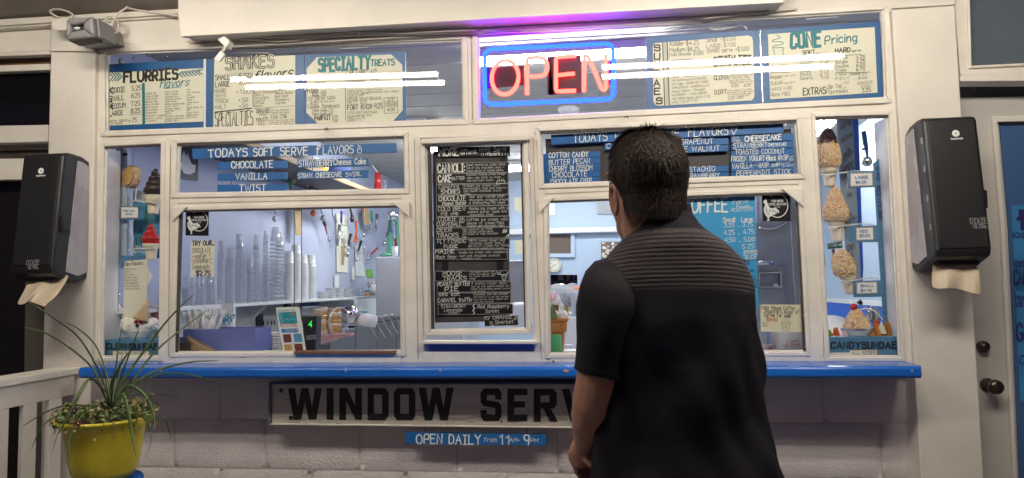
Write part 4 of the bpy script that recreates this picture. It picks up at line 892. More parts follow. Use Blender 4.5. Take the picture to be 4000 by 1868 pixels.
for x in (600,620,645,812,845,870): strip(dz, q, 'e4', [(x,262),(x+6,272),(x,285)], 4)
dz.build('chalk_drawing', 'chalk_white', fb)['kind'] = 'stuff'
for pts in ([(190,306),(245,305),(245,352),(190,353)], [(795,298),(852,297),(852,345),(795,346)]): MB().prism(PY(.031), 'e4', pts, .003).build('backboard_patch', 'chalkboard_slat', fb)
for pts in ([(165,262),(215,262),(215,338),(165,338)], [(625,256),(680,256),(680,335),(625,335)]): MB().prism(PY(.031), 'e5', pts, .003).build('backboard_patch', 'chalkboard_slat', fb)
# ================================================================ STICKERS, PAPER SIGNS IN THE WINDOWS
def rooster(lab, c, q, sx, ox, oy):
    e = MB().prism(PY(.0185), c, q, .0012).build('round_logo_sticker', 'chalkboard_slat'); tag(e, lab, 'sticker')
    mb = MB(); pl = PY(.0175)
    A = lambda x, y: (ox+x*sx, oy+y*sx)
    arc = [A(130+88*math.cos(t), 100+100*math.sin(t)) for t in [(-130+i*14)*math.pi/180 for i in range(19)]]
    strip(mb, pl, c, arc, 7*sx)
    text(mb, pl, c, 'FARM HOUSE', *A(80,72), *A(180,70), 18*sx, .16); text(mb, pl, c, 'COFFEE ROASTERS', *A(55,100), *A(205,97), 18*sx, .15); text(mb, pl, c, 'EST. 2015', *A(110,118), *A(150,117), 9*sx, .15)
    mb.use(0) if False else None
    body = [(15,62),(22,55),(28,50),(36,52),(42,62),(40,72),(48,80),(50,95),(60,112),(78,125),(92,122),(98,118),(112,120),(128,128),(140,142),(146,160),(138,165),(128,150),(122,172),(112,165),(108,182),(100,182),(92,175),(80,190),(62,196),(58,215),(66,228),(55,226),(50,232),(40,228),(48,218),(46,200),(36,190),(22,170),(14,145),(14,120),(26,100),(24,84),(14,78),(8,72)]
    mb.poly([pl(c, *A(x, y)) for x, y in body]); o = mb.build('print', 'sign_white', e); o['kind'] = 'stuff'
    d = MB(); 
    for s in ([(30,110),(42,140),(60,160)], [(24,130),(40,165),(62,180)], [(70,140),(90,150),(104,160)], [(88,135),(110,145),(122,158)], [(60,130),(72,150)]): strip(d, pl.off(.0008), c, [A(*p) for p in s], 3.5*sx)
    d.build('print_detail', 'chalkboard_slat', e)['kind'] = 'stuff'
rooster('black rooster logo sticker at the top left of the left serving window', 'e1', [(198,855),(432,853),(430,1103),(196,1100)], 1.02, 200, 850)
rooster('black rooster logo sticker at the top right of the right serving window', 'e6', [(1857,630),(2080,620),(2082,830),(1864,832)], .93, 1858, 615)
e = MB().prism(PY(.019), 'e3', [(207,82),(403,85),(401,388),(203,386)], .001).build('paper_sign', 'paper_cream'); tag(e, 'cream paper sign for a chocolate wafer cookie sandwich, $2.75', 'paper sign')
letters(e, PY(.0178), [('ink_navy','e3','TRY OUR...',218,128,396,124,38,.2),(K_,'e3','CHOCOLATE',218,188,373,186,38,.07),(K_,'e3','wafer',236,238,332,232,42,.08,dict(slant=.1)),(K_,'e3','cookie',234,275,350,270,42,.08),(K_,'e3','sandwich',220,326,357,324,38,.08),('ink_navy','e3','$2.75',248,382,368,382,42,.2)])
lines('ink_red', PY(.0178), 'e3', [[(212,212),(226,228)],[(208,252),(228,254)],[(216,290),(228,278)],[(356,212),(372,198)],[(362,242),(388,238)],[(362,262),(380,280)]], e, 5)
# coffee poster
cp = MB().prism(PY(.022), 'e6', [(1195,655),(1803,635),(1832,1500),(1225,1520)], .003).build('coffee_price_poster', 'coffee_blue'); tag(cp, 'tall bright blue coffee price poster right of the man', 'poster')
letters(cp, PY(.0208), [('sign_white','e6','COFFEE',1250,765,1588,755,105,.13),('sign_white','e6','farm',1622,702,1745,688,36,.1,dict(slant=.2)),('sign_white','e6','house',1660,732,1758,724,30,.1),('sign_white','e6','ROASTERS',1618,758,1788,750,30,.1),
 ('sign_white','e6','Small',1552,838,1645,835,36,.15),('sign_white','e6','Large',1698,836,1786,832,36,.15),('sign_white','e6','3.25 .. 3.75',1562,878,1785,870,32,.12),('sign_white','e6','4.25 .. 4.75',1560,938,1795,926,34,.12),
 ('sign_white','e6','4.50 .. 5.00',1565,995,1800,988,34,.12),('sign_white','e6','5.25',1702,1045,1798,1040,32,.12),('sign_white','e6','HARD',1722,1088,1812,1084,28,.14),('sign_white','e6','8.25',1734,1120,1802,1118,24,.14),('ink_black','e6','CAN',1640,1176,1752,1170,38,.2),
 ('ink_navy','g1','LAVORS:',160,588,234,582,15,.14),('ink_navy','g1','fruit,',178,602,216,600,12,.12),('ink_navy','g1','Vanilla',184,618,236,614,12,.12),('ink_navy','g1','Maple, Cherry,',170,636,254,632,12,.12),('ink_navy','g1','Blue RAZ',190,652,252,648,12,.12),('ink_navy','g1','Lime, Straw-',186,668,256,664,12,.12),('ink_navy','g1','Grape, Lemon',186,686,258,682,12,.12)])
lines('sign_white', PY(.0208), 'e6', [[(1716,1064),(1816,1060),(1818,1092),(1808,1094),(1806,1126),(1728,1128),(1728,1096),(1716,1098),(1716,1064)]], cp, 4)
lines('ink_black', PY(.0208), 'e6', [[(1215,1144),(1822,1132)]], cp, 5)
e = MB().prism(PY(.019), 'g1', [(273,786),(541,787),(546,958),(276,956)], .0012).build('paper_sign', 'paper_yellow'); tag(e, 'pale yellow paper sign offering bags of coffee for sale, with a drawn cup', 'paper sign')
letters(e, PY(.0178), [(K_,'g1','Farm House Coffee',278,815,488,822,26,.09),(K_,'g1','Roasters...bags of',305,836,515,844,22,.1),(K_,'g1','Coffee for sale!',294,860,462,868,24,.1),('ink_red','g1','$14.50',314,888,380,890,20,.14),(G_,'g1','*Decaf',282,904,314,906,9,.12),(G_,'g1','*Regular',282,920,320,922,9,.12)])
lines('ink_grey', PY(.0178), 'g1', [[(405,898),(466,899),(458,912),(408,912),(405,898)],[(410,912),(418,950),(452,951),(460,912)],[(434,936),(426,926),(430,920),(434,924),(438,920),(442,926),(434,936)]]+[[(408+i*14,892),(412+i*14,885),(408+i*14,878)] for i in range(4)], e, 1.6)
# festival card
e = MB().prism(PY(.020), 'e3', [(917,648),(1112,642),(1172,1026),(980,1027)], .002).build('event_card', 'white_paper'); tag(e, 'tall event leaflet leaning in the left serving window, blue picture above FESTIVAL', 'leaflet')
mb = MB(); mb.use('bright_blue' if False else 'teal').prism(PY(.0192), 'e3', [(936,690),(1086,682),(1100,780),(952,784)], .001); mb.use('poster_blue').prism(PY(.0192), 'e3', [(962,828),(1104,822),(1110,856),(968,860)], .001)
for (x, y, m_) in ((975,870,'petal_red'),(1065,866,'sky_poster'),(985,955,'wafer'),(1072,950,'petal_red')):
    mb.use(m_).prism(PY(.0192), 'e3', [(x,y+4),(x+66,y),(x+78,y+68),(x+12,y+74)], .001)
mb.build('picture', None, e)['kind'] = 'stuff'
mb = MB(); mb.use('orange').poly([PY(.0185)('e3', 1058+14*math.cos(t), 702+14*math.sin(t)) for t in [k*math.pi/6 for k in range(12)]]); mb.build('printed_sun', None, e)
letters(e, PY(.0185), [('ink_red','e3','FESTIVAL',955,814,1102,806,26,.12),('ink_teal','e3','BUCKSPORT BAY',932,684,1082,676,14,.12),('sign_white','e3','JULY 25-28',1000,838,1100,832,11,.14),('sign_white','e3','BUCKSPORT, ME',1000,852,1105,846,9,.14)])
lines('sign_white', PY(.0185), 'e3', [[(948,690),(966,784)],[(962,690),(978,784)]], e, 2); lines('sign_white', PY(.0185), 'e3', [[(985,758),(1010,742),(1030,755),(1055,738),(1090,756)]], e, 2)

# ================================================================ WINDOW SERVICE SIGN
ws = empty('hanging_sign', PF('g7', 1300, 300), 'long weathered white wooden sign lettered WINDOW SERV in heavy black, partly behind the man', 'sign')
Ys = -.026
o = MB().prism(PY(Ys), 'g7', [(272,174),(2400,174),(3100,184),(3100,474),(2400,462),(272,436)], .07).build('plank', 'white_sign_wood', ws, bevel=.003)
fr = MB(); fr.prism(PY(Ys-.008), 'g7', [(256,162),(2400,160),(3100,168),(3100,184),(2400,176),(272,175)], .04); fr.build('top_edge', 'sign_edge', ws, bevel=.002)
MB().prism(PY(Ys-.008), 'g7', [(256,162),(273,176),(273,435),(256,447)], .04).build('side_edge', 'sign_edge', ws, bevel=.002)
MB().prism(PY(Ys-.006), 'g7', [(256,447),(273,435),(2400,461),(3100,474),(3100,484),(2400,471)], .038).build('bottom_edge', 'cream_paint', ws, bevel=.002)
q = PY(Ys-.0015)
BL = {'W':[[(0,0),(21,0),(24,62),(32,62),(40,0),(62,0),(70,62),(78,62),(82,0),(101,0),(86,97),(61,97),(52,40),(46,97),(20,97)]]}
def heavy(mb, polys, x, y, sx, sy):
    for pg in polys: mb.ext([q('g7', x+a*sx, y+b*sy) for a, b in pg], Vector((0,.0008,0)))
H_ = 100.0
LET = {
 'W': [[(0,0),(21,0),(29,60),(40,0),(60,0),(71,60),(79,0),(100,0),(83,100),(61,100),(50,42),(39,100),(17,100)]],
 'I': [[(0,0),(100,0),(100,100),(0,100)]],
 'N': [[(0,0),(34,0),(70,56),(70,0),(100,0),(100,100),(72,100),(30,38),(30,100),(0,100)]],
 'D': [[(0,0),(78,0),(78,20),(30,20),(30,80),(0,100)], [(78,0),(100,14),(100,86),(78,100),(70,80),(70,20)], [(0,100),(30,80),(70,80),(78,100)], [(78,0),(78,20),(70,20)]],
 'O': [[(14,0),(86,0),(100,14),(100,50),(70,50),(70,20),(30,20),(30,50),(0,50),(0,14)], [(0,50.2),(30,50.2),(30,80),(70,80),(70,50.2),(100,50.2),(100,86),(86,100),(14,100),(0,86)]],
 'S': [[(14,0),(86,0),(100,14),(100,34),(70,34),(70,20),(30,20),(30,36),(86,42),(100,54),(100,86),(86,100),(14,100),(0,86),(0,66),(30,66),(30,80),(70,80),(70,60),(14,54),(0,42),(0,14)]],
 'E': [[(0,0),(100,0),(100,20),(34,20),(34,39),(88,39),(88,58),(34,58),(34,80),(100,80),(100,100),(0,100)]],
 'R': [[(0,0),(84,0),(100,14),(100,48),(86,60),(66,60),(66,40),(68,40),(68,20),(30,20),(30,100),(0,100)], [(30.2,41),(65.8,41),(65.8,60.2),(30.2,60.2)], [(42,60.5),(74,60.5),(104,100),(70,100)]],
 'V': [[(0,0),(30,0),(50,66),(70,0),(100,0),(66,100),(34,100)]], 'C': [[(14,0),(86,0),(100,14),(100,34),(70,34),(70,20),(30,20),(30,80),(70,80),(70,66),(100,66),(100,86),(86,100),(14,100),(0,86),(0,14)]]}
LET['D'] = [[(0,0),(84,0),(100,14),(100,50),(70,50),(70,20),(30,20),(30,50),(0,50)], [(0,50.2),(30,50.2),(30,80),(70,80),(70,50.2),(100,50.2),(100,86),(84,100),(0,100)]]
for ch, x0, x1, y0, y1 in [('W',385,614,200,412),('I',645,692,200,412),('N',730,882,200,414),('D',920,1060,200,416),('O',1096,1240,200,416),('W',1262,1498,198,416),('S',1678,1818,202,422),('E',1858,1992,204,422),('R',2034,2190,205,426),('V',2222,2400,206,428),('I',2430,2475,208,430),('C',2510,2650,209,432),('E',2690,2820,210,434)]:
    mb = MB(); heavy(mb, LET[ch], x0, y0, (x1-x0)/100, (y1-y0)/100); mb.build('letter', 'ink_black', ws)
for x, y, r_ in ((342,215,.0085),(406,397,.008),(1818,423,.004)): MB().lathe([(r_,0),(r_,.004),(r_*.6,.005),(.0005,.005)], q('g7', x, y), 14, axis=(0,-1,0)).build('bolt', 'brass_dark', ws)
ck = MB(); rr = random.Random(9)
for i in range(110):
    x = rr.uniform(290, 2330); y = 300+rr.random()**.5*140 if rr.random() < .6 else rr.uniform(240, 440)
    L_ = rr.uniform(10, 90); y = min(y, 432+x*.008); s_ = [(x, y), (x+L_*.5, y+rr.uniform(-2,4)), (x+L_, y+rr.uniform(-3,5))]
    strip(ck, PY(Ys-.0024), 'g7', s_, rr.choice([1.2,1.6,2.4]))
ck.build('wood_crack', 'brown_plastic', ws)['kind'] = 'stuff'
od = empty('small_sign', PF('g7', 1650, 540), 'narrow blue sign lettered OPEN DAILY from 11am - 9pm hanging below the big sign', 'sign')
MB().prism(PY(-.01), 'g7', [(1172,495),(2120,508),(2120,587),(1172,573)], .012).build('plank', 'slat_blue', od, bevel=.002)
mb = MB(); q2 = PY(-.0115)
text(mb, q2, 'g7', 'OPEN DAILY', 1248,572,1680,578,62,.14); text(mb, q2, 'g7', 'from', 1702,558,1786,560,28,.12); text(mb, q2, 'g7', '11', 1800,580,1866,580,62,.14); text(mb, q2, 'g7', 'AM-', 1872,562,1940,562,28,.14); text(mb, q2, 'g7', '9', 1968,582,2006,584,68,.15); text(mb, q2, 'g7', 'PM', 2014,564,2064,564,24,.16)
mb.build('lettering', 'sign_white', od)['kind'] = 'stuff'
for x, y in ((1300,455),(1988,462)): MB().tube([PY(-.006)('g7', x, y), PY(-.006)('g7', x, y+42)], .0016, 6).build('hanger', 'brass_dark', od)
# ================================================================ INSIDE: DISPLAY WINDOWS
def lathe_px(pl, c, x, prof, n=18, sx=1, sy=1, axis=None):
    """prof in survey pixels (radius, y) about the upright through pixel x on plane pl; returns MB"""
    p0 = pl(c, x, prof[0][1]); s = (pl(c, x+10, prof[0][1]) - p0).length/10; mb = MB()
    return mb.lathe([(r*s, (pl(c, x, y)-p0).z) for r, y in prof], p0, n, axis, sx=sx, sy=sy)
def swirl(mb, pl, c, cx, ybase, ytop, rbase, turns=4.2, tip=.12, n=70, fat=1.0):
    """soft serve: a fat tube winding up a cone"""
    p0 = pl(c, cx, ybase); s = (pl(c, cx+10, ybase)-p0).length/10; Ht = (pl(c, cx, ytop)-p0).z; P = []; R = []
    for i in range(n+1):
        t = i/n; a = t*turns*2*math.pi; k = (1-t)**.85; rt = rbase*s*.42*(.25+.75*k)*fat
        P.append(p0 + Vector((math.cos(a)*rbase*s*.60*k, math.sin(a)*rbase*s*.60*k, Ht*(t*.93)+rt*.3))); R.append(max(rt, .002))
    R[-1] = .001; mb.tube(P, R, 10); mb.lathe([(rbase*s*.75, 0), (rbase*s*.55, Ht*.45), (rbase*s*.1, Ht*.85)], p0, 14)
def cup_cone(mb, pl, c, cx, y0, y1, y2, r0, r1, r2, dx=0):
    """cake cone: wide collar from y0 to y1, then narrow ribbed foot to y2"""
    p0 = pl(c, cx, y0); s = (pl(c, cx+10, y0)-p0).length/10
    prof = [(r0, y0), (r0*1.06, y0+1), (r0*.98, (y0+y1)/2), (r0*.92, y1-2), (r1*1.12, y1), (r1, y1+1)]
    k = 5
    for i in range(k): y = y1+1+(y2-y1-1)*i/k; r = r1+(r2-r1)*i/k; prof += [(r*1.04, y+1), (r*.97, y+(y2-y1)/k*.8)]
    prof.append((r2*.95, y2))
    b = len(mb.v); q = MB().lathe([(r*s, (pl(c, cx, y)-p0).z) for r, y in prof], p0, 18)
    ax = dx*s
    for v in q.v: t = (v.z-p0.z)/((pl(c, cx, y2)-p0).z); mb.v.append(v + Vector((ax*t, 0, 0)))
    for f in q.f: mb.face([b+i for i in f])
def sprinkles(parent, surf, n, seed, dark=lambda z: False, L=.012, r=.0017):
    """surf(u, v) -> point, normal ; many little rods in six colours"""
    rr = random.Random(seed); cols = {}
    for i in range(n):
        p, nn = surf(rr.random(), rr.random()); t = nn.orthogonal().normalized(); a = rr.uniform(0, 6.28); d = (t*math.cos(a) + nn.cross(t)*math.sin(a) + nn*rr.uniform(-.2,.7)).normalized()
        key = 'sprinkle_dark' if dark(p.z) and rr.random() < .9 else 'sprinkle%d' % rr.choice([0,1,1,1,2,3,3,4,5])
        cols.setdefault(key, MB()).tube([p+nn*.001-d*L/2, p+nn*.001+d*L/2], r, 4)
    mb = MB()
    for k, q in cols.items():
        b = len(mb.v); mb.use(k); mb.v += q.v
        for f in q.f: mb.face([b+i for i in f])
    o = mb.build('sprinkle_coat', None, parent); o['kind'] = 'stuff'
def coned(label, c, Y, cx, ytop, ybase, prof, cone, seed, n=900, dark=None, tilt=0, group='sprinkle covered cones in the right display window'):
    pl = PY(Y); p0 = pl(c, cx, ybase); s = (pl(c, cx+10, ybase)-p0).length/10
    e = empty('sprinkle_cone', p0, label, 'ice cream cone', group); H = (pl(c, cx, ytop)-p0).z
    pr = [(r*s, H*t) for t, r in prof]
    off = lambda t: tilt*s*t
    mb = MB(); q = MB().lathe(pr, p0, 18)
    for v in q.v: v.x += off((v.z-p0.z)/H)
    q.build('ice_cream', 'sprinkle1', e, smooth=True)
    def surf(u, v):
        h = u*H; k = 0
        while k < len(pr)-2 and pr[k+1][1] < h: k += 1
        a, b = pr[k], pr[k+1]; t = (h-a[1])/max(1e-6, b[1]-a[1]); t = min(max(t, 0), 1); r = a[0]+(b[0]-a[0])*t; an = math.pi + v*math.pi*1.1 - .05*math.pi
        return p0 + Vector((r*math.cos(an)+off(h/H), r*math.sin(an), h)), Vector((math.cos(an), math.sin(an), .3)).normalized()
    sprinkles(e, surf, n, seed, (lambda z: z > p0.z+H*dark) if dark else (lambda z: False))
    mb = MB(); cup_cone(mb, pl, c, *cone); mb.build('cake_cone', 'cone_pale', e, smooth=True)
    return e
P4 = [(0,.82),(.12,1.0),(.35,1.02),(.6,.8),(.8,.48),(.93,.22),(1,.03)]
sc_ = lambda k: [(t, r*k) for t, r in P4]
coned('topmost and largest sprinkle cone, its tip coated in dark sprinkles', 'g2', .15, 182, 155, 475, [(0,75),(.1,98),(.3,98),(.5,86),(.62,72),(.8,58),(.93,38),(1,6)], (184,470,525,632,70,50,40,2), 1, 1300, dark=.60)
coned('middle sized sprinkle cone below the largest one', 'g2', .15, 240, 636, 915, [(0,80),(.12,100),(.3,98),(.55,72),(.8,45),(.93,28),(1,4)], (240,910,955,1085,70,55,40,12), 2, 1100)
coned('smallest and lowest sprinkle cone', 'g3', .15, 330, 165, 390, [(0,72),(.12,88),(.35,92),(.6,82),(.8,60),(.93,35),(1,4)], (346,384,430,548,70,52,38,18), 3, 1000, tilt=-30)
PW = .17
def wire_arm(label, c, pts, Y=.16, m='shelf_white', r=.0028):
    MB().tube(smoothpts([PY(Y + (q[2] if len(q) > 2 else 0))(c, q[0], q[1]) for q in pts], 4), r, 6).build('cone_holder', m, smooth=True, label=label, category='cone holder')
wire_arm('white bent wire holding the largest sprinkle cone', 'g2', [(118,530,-.04),(180,540,-.05),(258,524,-.03),(400,505),(520,506),(560,515)])
wire_arm('white bent wire holding the middle sprinkle cone', 'g2', [(175,960,-.04),(240,966,-.05),(310,955,-.03),(450,940),(520,940),(560,952)])
wire_arm('white bent wire holding the smallest sprinkle cone', 'g3', [(285,430,-.03),(345,438,-.05),(410,428,-.03),(500,410),(580,402),(612,420)])
wire_arm('white wire holding the dark chocolate cone', 'd1', [(1250,600,-.02),(1160,582,-.04),(1060,572),(1010,590),(1003,610)])
wire_arm('white wire holding the red cone', 'd1', [(1240,942,-.03),(1130,948,-.04),(1040,950),(1000,965),(988,995)])
def price(label, c, plate, card, lines_, pm='sundae_blue'):
    e = MB().prism(PY(.12), c, plate, .006).build('price_plate', pm, bevel=.001); tag(e, label, 'price tag')
    MB().prism(PY(.1185), c, card, .0012).build('card_edge', 'tan_wood', e)
    cx = sum(p[0] for p in card)/4; cy = sum(p[1] for p in card)/4
    MB().prism(PY(.1172), c, [(cx+(x-cx)*.94, cy+(y-cy)*.88) for x, y in card], .001).build('card', 'white_paper', e)
    letters(e, PY(.1155), [('price_blue', c, *l) for l in lines_]); return e
price('blue price tag reading LARGE $6.25', 'g2', [(340,505),(578,500),(580,635),(342,645)], [(360,520),(545,515),(550,625),(362,633)], [('LARGE',404,568,510,564,22,.2),('$6.25',408,605,492,603,20,.2)])
price('blue price tag reading MED $5.50', 'g2', [(355,960),(600,948),(603,1090),(357,1092)], [(410,970),(550,964),(554,1072),(412,1078)], [('MED',438,1012,505,1009,22,.2),('$5.50',438,1048,524,1045,20,.2)])
price('blue price tag reading SMALL $4.75', 'g3', [(408,435),(655,425),(656,568),(405,572)], [(428,445),(603,440),(606,538),(430,545)], [('SMALL',464,485,576,481,20,.2),('$4.75',466,523,556,522,18,.2)])
price('blue price tag reading MED DIP $5.50', 'd1', [(945,612),(1088,612),(1086,718),(945,720)], [(946,618),(1084,620),(1082,706),(946,708)], [('MED DIP',970,656,1052,658,13,.2),('$5.50',984,682,1036,682,12,.2)])
e = MB().prism(PY(.125), 'g2', [(552,440),(606,398),(652,1203),(700,2100),(660,2100),(600,1203)], .006).build('sprinkle_sign', 'sundae_blue'); tag(e, 'tall narrow blue board reading WITH SPRINKLES downwards', 'sign')
mb = MB()
for i, ch in enumerate('WITH SPRINKLES'):
    if ch == ' ': continue
    y = 488+i*30.8 + (8 if i > 4 else 0); x = 574 + i*2.0; text(mb, PY(.1235), 'g2', ch, x if ch != 'I' else x+8, y, x+28 if ch != 'I' else x+20, y, 23, .22, block=True, jit=.0)
mb.build('lettering', 'ink_navy', e)['kind'] = 'stuff'
# left display
e = empty('dipped_cone', PY(.16)('d1', 1215, 530), 'large dark chocolate dipped swirl cone in the left display window', 'ice cream cone')
mb = MB(); swirl(mb, PY(.16), 'd1', 1214, 530, 308, 84, 4.4, fat=1.05); mb.build('swirl', 'chocolate', e, smooth=True)
mb = MB(); cup_cone(mb, PY(.16), 'd1', 1216, 528, 598, 675, 62, 42, 34, -14); mb.build('cake_cone', 'cone_pale', e, smooth=True)
e = empty('dipped_cone', PY(.15)('d1', 1180, 905), 'smaller red dipped swirl cone in the left display window', 'ice cream cone')
mb = MB(); swirl(mb, PY(.15), 'd1', 1180, 910, 742, 68, 3.4, fat=1.1); mb.build('swirl', 'red_dip', e, smooth=True)
mb = MB(); cup_cone(mb, PY(.15), 'd1', 1185, 908, 945, 1035, 58, 42, 32, 2); mb.build('cake_cone', 'cone_pale', e, smooth=True)
e = empty('ice_cream_sandwich', PY(.14)('d1', 1030, 380), 'round wafer ice cream sandwich with sprinkled edge hanging by a string', 'ice cream sandwich')
p = PY(.13)('d1', 1008, 378); ax = Vector((-.45, -.88, .1)).normalized(); s = .0009
sd_ = MB().lathe([(.040,-.004),(.0445,0),(.0445,.006),(.040,.008)], p, 26, axis=ax); sd_.build('wafer', 'wafer', e, smooth=False)
sd_ = MB().lathe([(.040,0),(.0475,-.006),(.0475,-.026),(.04,-.03)], p - ax*.004, 26, axis=ax); sd_.build('ice_cream', 'sprinkle1', e, smooth=True)
hole = MB(); rr = random.Random(4); u_ = ax.orthogonal().normalized(); w_ = ax.cross(u_)
for i in range(26):
    a = i*2.4; r = .036*math.sqrt((i+.5)/26); hole.lathe([(.0017,.0083),(.0004,.0086)], p + u_*math.cos(a)*r + w_*math.sin(a)*r, 6, axis=ax)
hole.build('wafer_hole', 'wood_brown', e)['kind'] = 'stuff'
def surf(u, v):
    a = u*6.283; n = (u_*math.cos(a)+w_*math.sin(a)); return p - ax*(.004+.026*v) + n*.0478, n
sprinkles(e, surf, 500, 8)
MB().tube([PY(.15)('d1', 1046, 150), PY(.14)('d1', 1042, 290)], .0008, 5).build('string', 'handle_black', e)
MB().tube(smoothpts([PY(.15)('d1', 1065, 462), PY(.15)('d1', 1068, 500), PY(.15)('d1', 1060, 560)]), .002, 6).build('wire', 'shelf_white', e)
cd_ = MB(); P = smoothpts([PY(.14)('o', x, y) for x, y in ((300,372),(299,560),(294,740),(297,770),(310,800),(318,815))], 6); cd_.tube(P, .011, 12); cd_.build('conduit', 'steel_brushed', smooth=True, label='grey metal conduit running down inside the left display window', category='pipe')
MB().tube([PY(.14)('o', 293, 739), PY(.14)('o', 295, 747)], .0145, 12).build('conduit_clamp', 'steel', smooth=True, label='clamp round the grey conduit', category='clamp')
cw = MB(); cw.tube(smoothpts([PY(.13)('d1', x, y) for x, y in ((1048,720),(1028,800),(1045,860),(1040,940),(1062,990))]), .002, 6); cw.build('cord', 'cable_white', smooth=True, label='thin white cord hanging between the two dipped cones', category='cord')
MB().prism(PY(.145), 'd1', [(945,155),(998,175),(998,340),(990,700),(990,1010),(945,1010)], .02).build('display_post', 'price_blue' if False else 'room_blue', label='blue painted upright board in the left display window', category='board')
bb = MB().ball(PY(.13)('d1', 982, 206), (.012,.01,.007), 10, 6); bb.build('bow', 'handle_black', label='small dark bow at the top of the blue upright board', category='bow')
e = MB().prism(PY(.21), 'd1', [(1042,490),(1160,500),(1290,560),(1290,1025),(1045,1010)], .002).build('forest_poster', 'sky_poster'); tag(e, 'teal poster of misty fir trees behind the dipped cones', 'poster')
mb = MB().prism(PY(.2085), 'd1', [(1044,492),(1160,502),(1290,562),(1290,612),(1050,578)], .001); mb.build('top_band', 'white_paper', e)
letters(e, PY(.207), [('ink_green','d1','Save the',1060,566,1230,590,36,.1)])
tr = MB()
def fir(cx, y0, y1, w):
    for k in range(9):
        t = k/9; y = y0+(y1-y0)*t; ww = w*(.15+.85*t); tr.prism(PY(.2085), 'd1', [(cx, y-4),(cx+ww*(1 if k % 2 else .8), y+12),(cx, y+8),(cx-ww*(.8 if k % 2 else 1), y+14)], .0008)
    tr.prism(PY(.2085), 'd1', [(cx-2,y0),(cx+2,y0),(cx+3,y1+20),(cx-3,y1+20)], .0008)
fir(1145, 610, 760, 48); fir(1105, 790, 900, 22); fir(1070, 860, 960, 18); tr.build('fir_trees', 'ink_green', e)['kind'] = 'stuff'
mb = MB(); letters(e, PY(.2065), [('sign_white','d1','Eat a 4.75',1055,945,1150,955,30,.12),('sign_white','d1','5.50/4.75 spoon',1055,975,1145,982,16,.14)])
e = MB().prism(PY(.128), 'd1', [(945,1000),(1130,1000),(1130,1040),(1000,1040),(945,1105)], .006).build('list_plate', 'sundae_blue'); tag(e, 'blue plate holding the dip flavours list', 'plate')
e = MB().prism(PY(.115), 'd1', [(975,1045),(1150,1030),(1155,1120),(1150,1320),(1150,1500),(965,1505)], .0015).build('dip_list', 'paper_cream'); tag(e, 'cream paper list headed Dip Flavors', 'paper sign')
it = [(K_,'d1','Dip Flavors',978,1080,1118,1072,30,.09)]
for i, s in enumerate(['*Butterscotch','*Cherry','*Chocolate','*Birthday Cake','*Peanut Butter','*Blue Raspberry','*White Chocolate','*Toasted Coconut']): it.append((G_,'d1',s,972,1112+i*22,972+len(s)*7.4,1110+i*22,13,.1))
letters(e, PY(.1135), it)
e = MB().prism(PY(.119), 'd1', [(1150,1085),(1198,1165),(1150,1240)], .001).build('paper_arrow', 'white_paper'); tag(e, 'folded white paper point sticking out right of the dip list', 'paper')
# sundae shelves (blue boxes with lettering)
def sundae_box(label, c, q, word, base, h, card=None):
    e = empty('sundae_shelf', PY(.05)(c, *q[0]), label, 'display box')
    MB().prism(PY(.04), c, q, .16).build('box', 'sundae_blue', e, bevel=.001)
    mb = MB(); text(mb, PY(.0385), c, word, *base, h, .25, block=True, gap=2.6, jit=.012); mb.build('lettering', 'ink_black', e)['kind'] = 'stuff'
    if card:
        MB().prism(PY(.038), c, card[0], .001).build('card', 'tan_wood', e); cx = sum(p[0] for p in card[0])/4; cy = sum(p[1] for p in card[0])/4
        MB().prism(PY(.037), c, [(cx+(x-cx)*.95, cy+(y-cy)*.8) for x, y in card[0]], .001).build('card_face', 'paper_cream', e)
        letters(e, PY(.0355), [('ink_navy', c, *l) for l in card[1]])
    return e
sundae_box('blue box at the foot of the left display window lettered CLOWNSUNDAE', 'h6', [(72,912),(968,912),(960,1180),(70,1178)], 'CLOWNSUNDAE', (112,1058,900,1065), 88, ([(195,1085),(775,1092),(770,1165),(195,1168)], [('$5.25 (SOFT)   $6.25 (HARD)',300,1132,718,1130,22,.16)]))
sundae_box('blue box at the foot of the right display window lettered CANDYSUNDAE', 'g3', [(172,915),(800,908),(808,1078),(184,1078)], 'CANDYSUNDAE', (214,1008,766,1006), 52, ([(368,1024),(606,1020),(606,1075),(370,1076)], [('ALL SIZES',388,1062,588,1060,26,.12)]))
# clown sundae
def oval_bowl(e, pl, c, cx, y0, y1, r0, r1, name='bowl', m='white_plastic', depth=.75):
    p0 = pl(c, cx, y0); s = (pl(c, cx+10, y0)-p0).length/10; H = (pl(c, cx, y1)-p0).z
    MB().lathe([(r0*s*1.06,.0),(r0*s,-.003),(r0*s*.97,H*.25),(r1*s*1.1,H*.8),(r1*s,H),(.001,H)], p0, 28, sy=depth).build(name, m, e, smooth=True)
e = empty('clown_sundae', PY(.12)('h6', 640, 890), 'clown sundae model with a waffle cone hat, red candy eyes and a blue nose', 'sundae')
oval_bowl(e, PY(.12), 'h6', 630, 760, 895, 215, 140)
mb = MB(); rr = random.Random(5); pl = PY(.12)
for x, y, r_ in [(460,650,75),(430,730,70),(560,690,85),(640,680,95),(720,690,85),(800,670,80),(840,720,50),(560,740,70),(700,740,75),(640,740,80),(400,745,40),(780,740,60),(500,620,40),(820,620,35),(450,600,40),(780,600,35)]:
    for k in range(5):
        pp = pl('h6', x+rr.uniform(-.35,.35)*r_, y+rr.uniform(-.35,.35)*r_); mb.ball(pp+Vector((0,rr.uniform(-.02,.015),0)), r_*.00016*rr.uniform(1.3,1.9), 10, 7)
o = mb.build('cotton_ice_cream', 'cotton', e, smooth=True); d = o.modifiers.new('r', 'REMESH'); d.mode = 'VOXEL'; d.voxel_size = .003
o['kind'] = 'stuff'
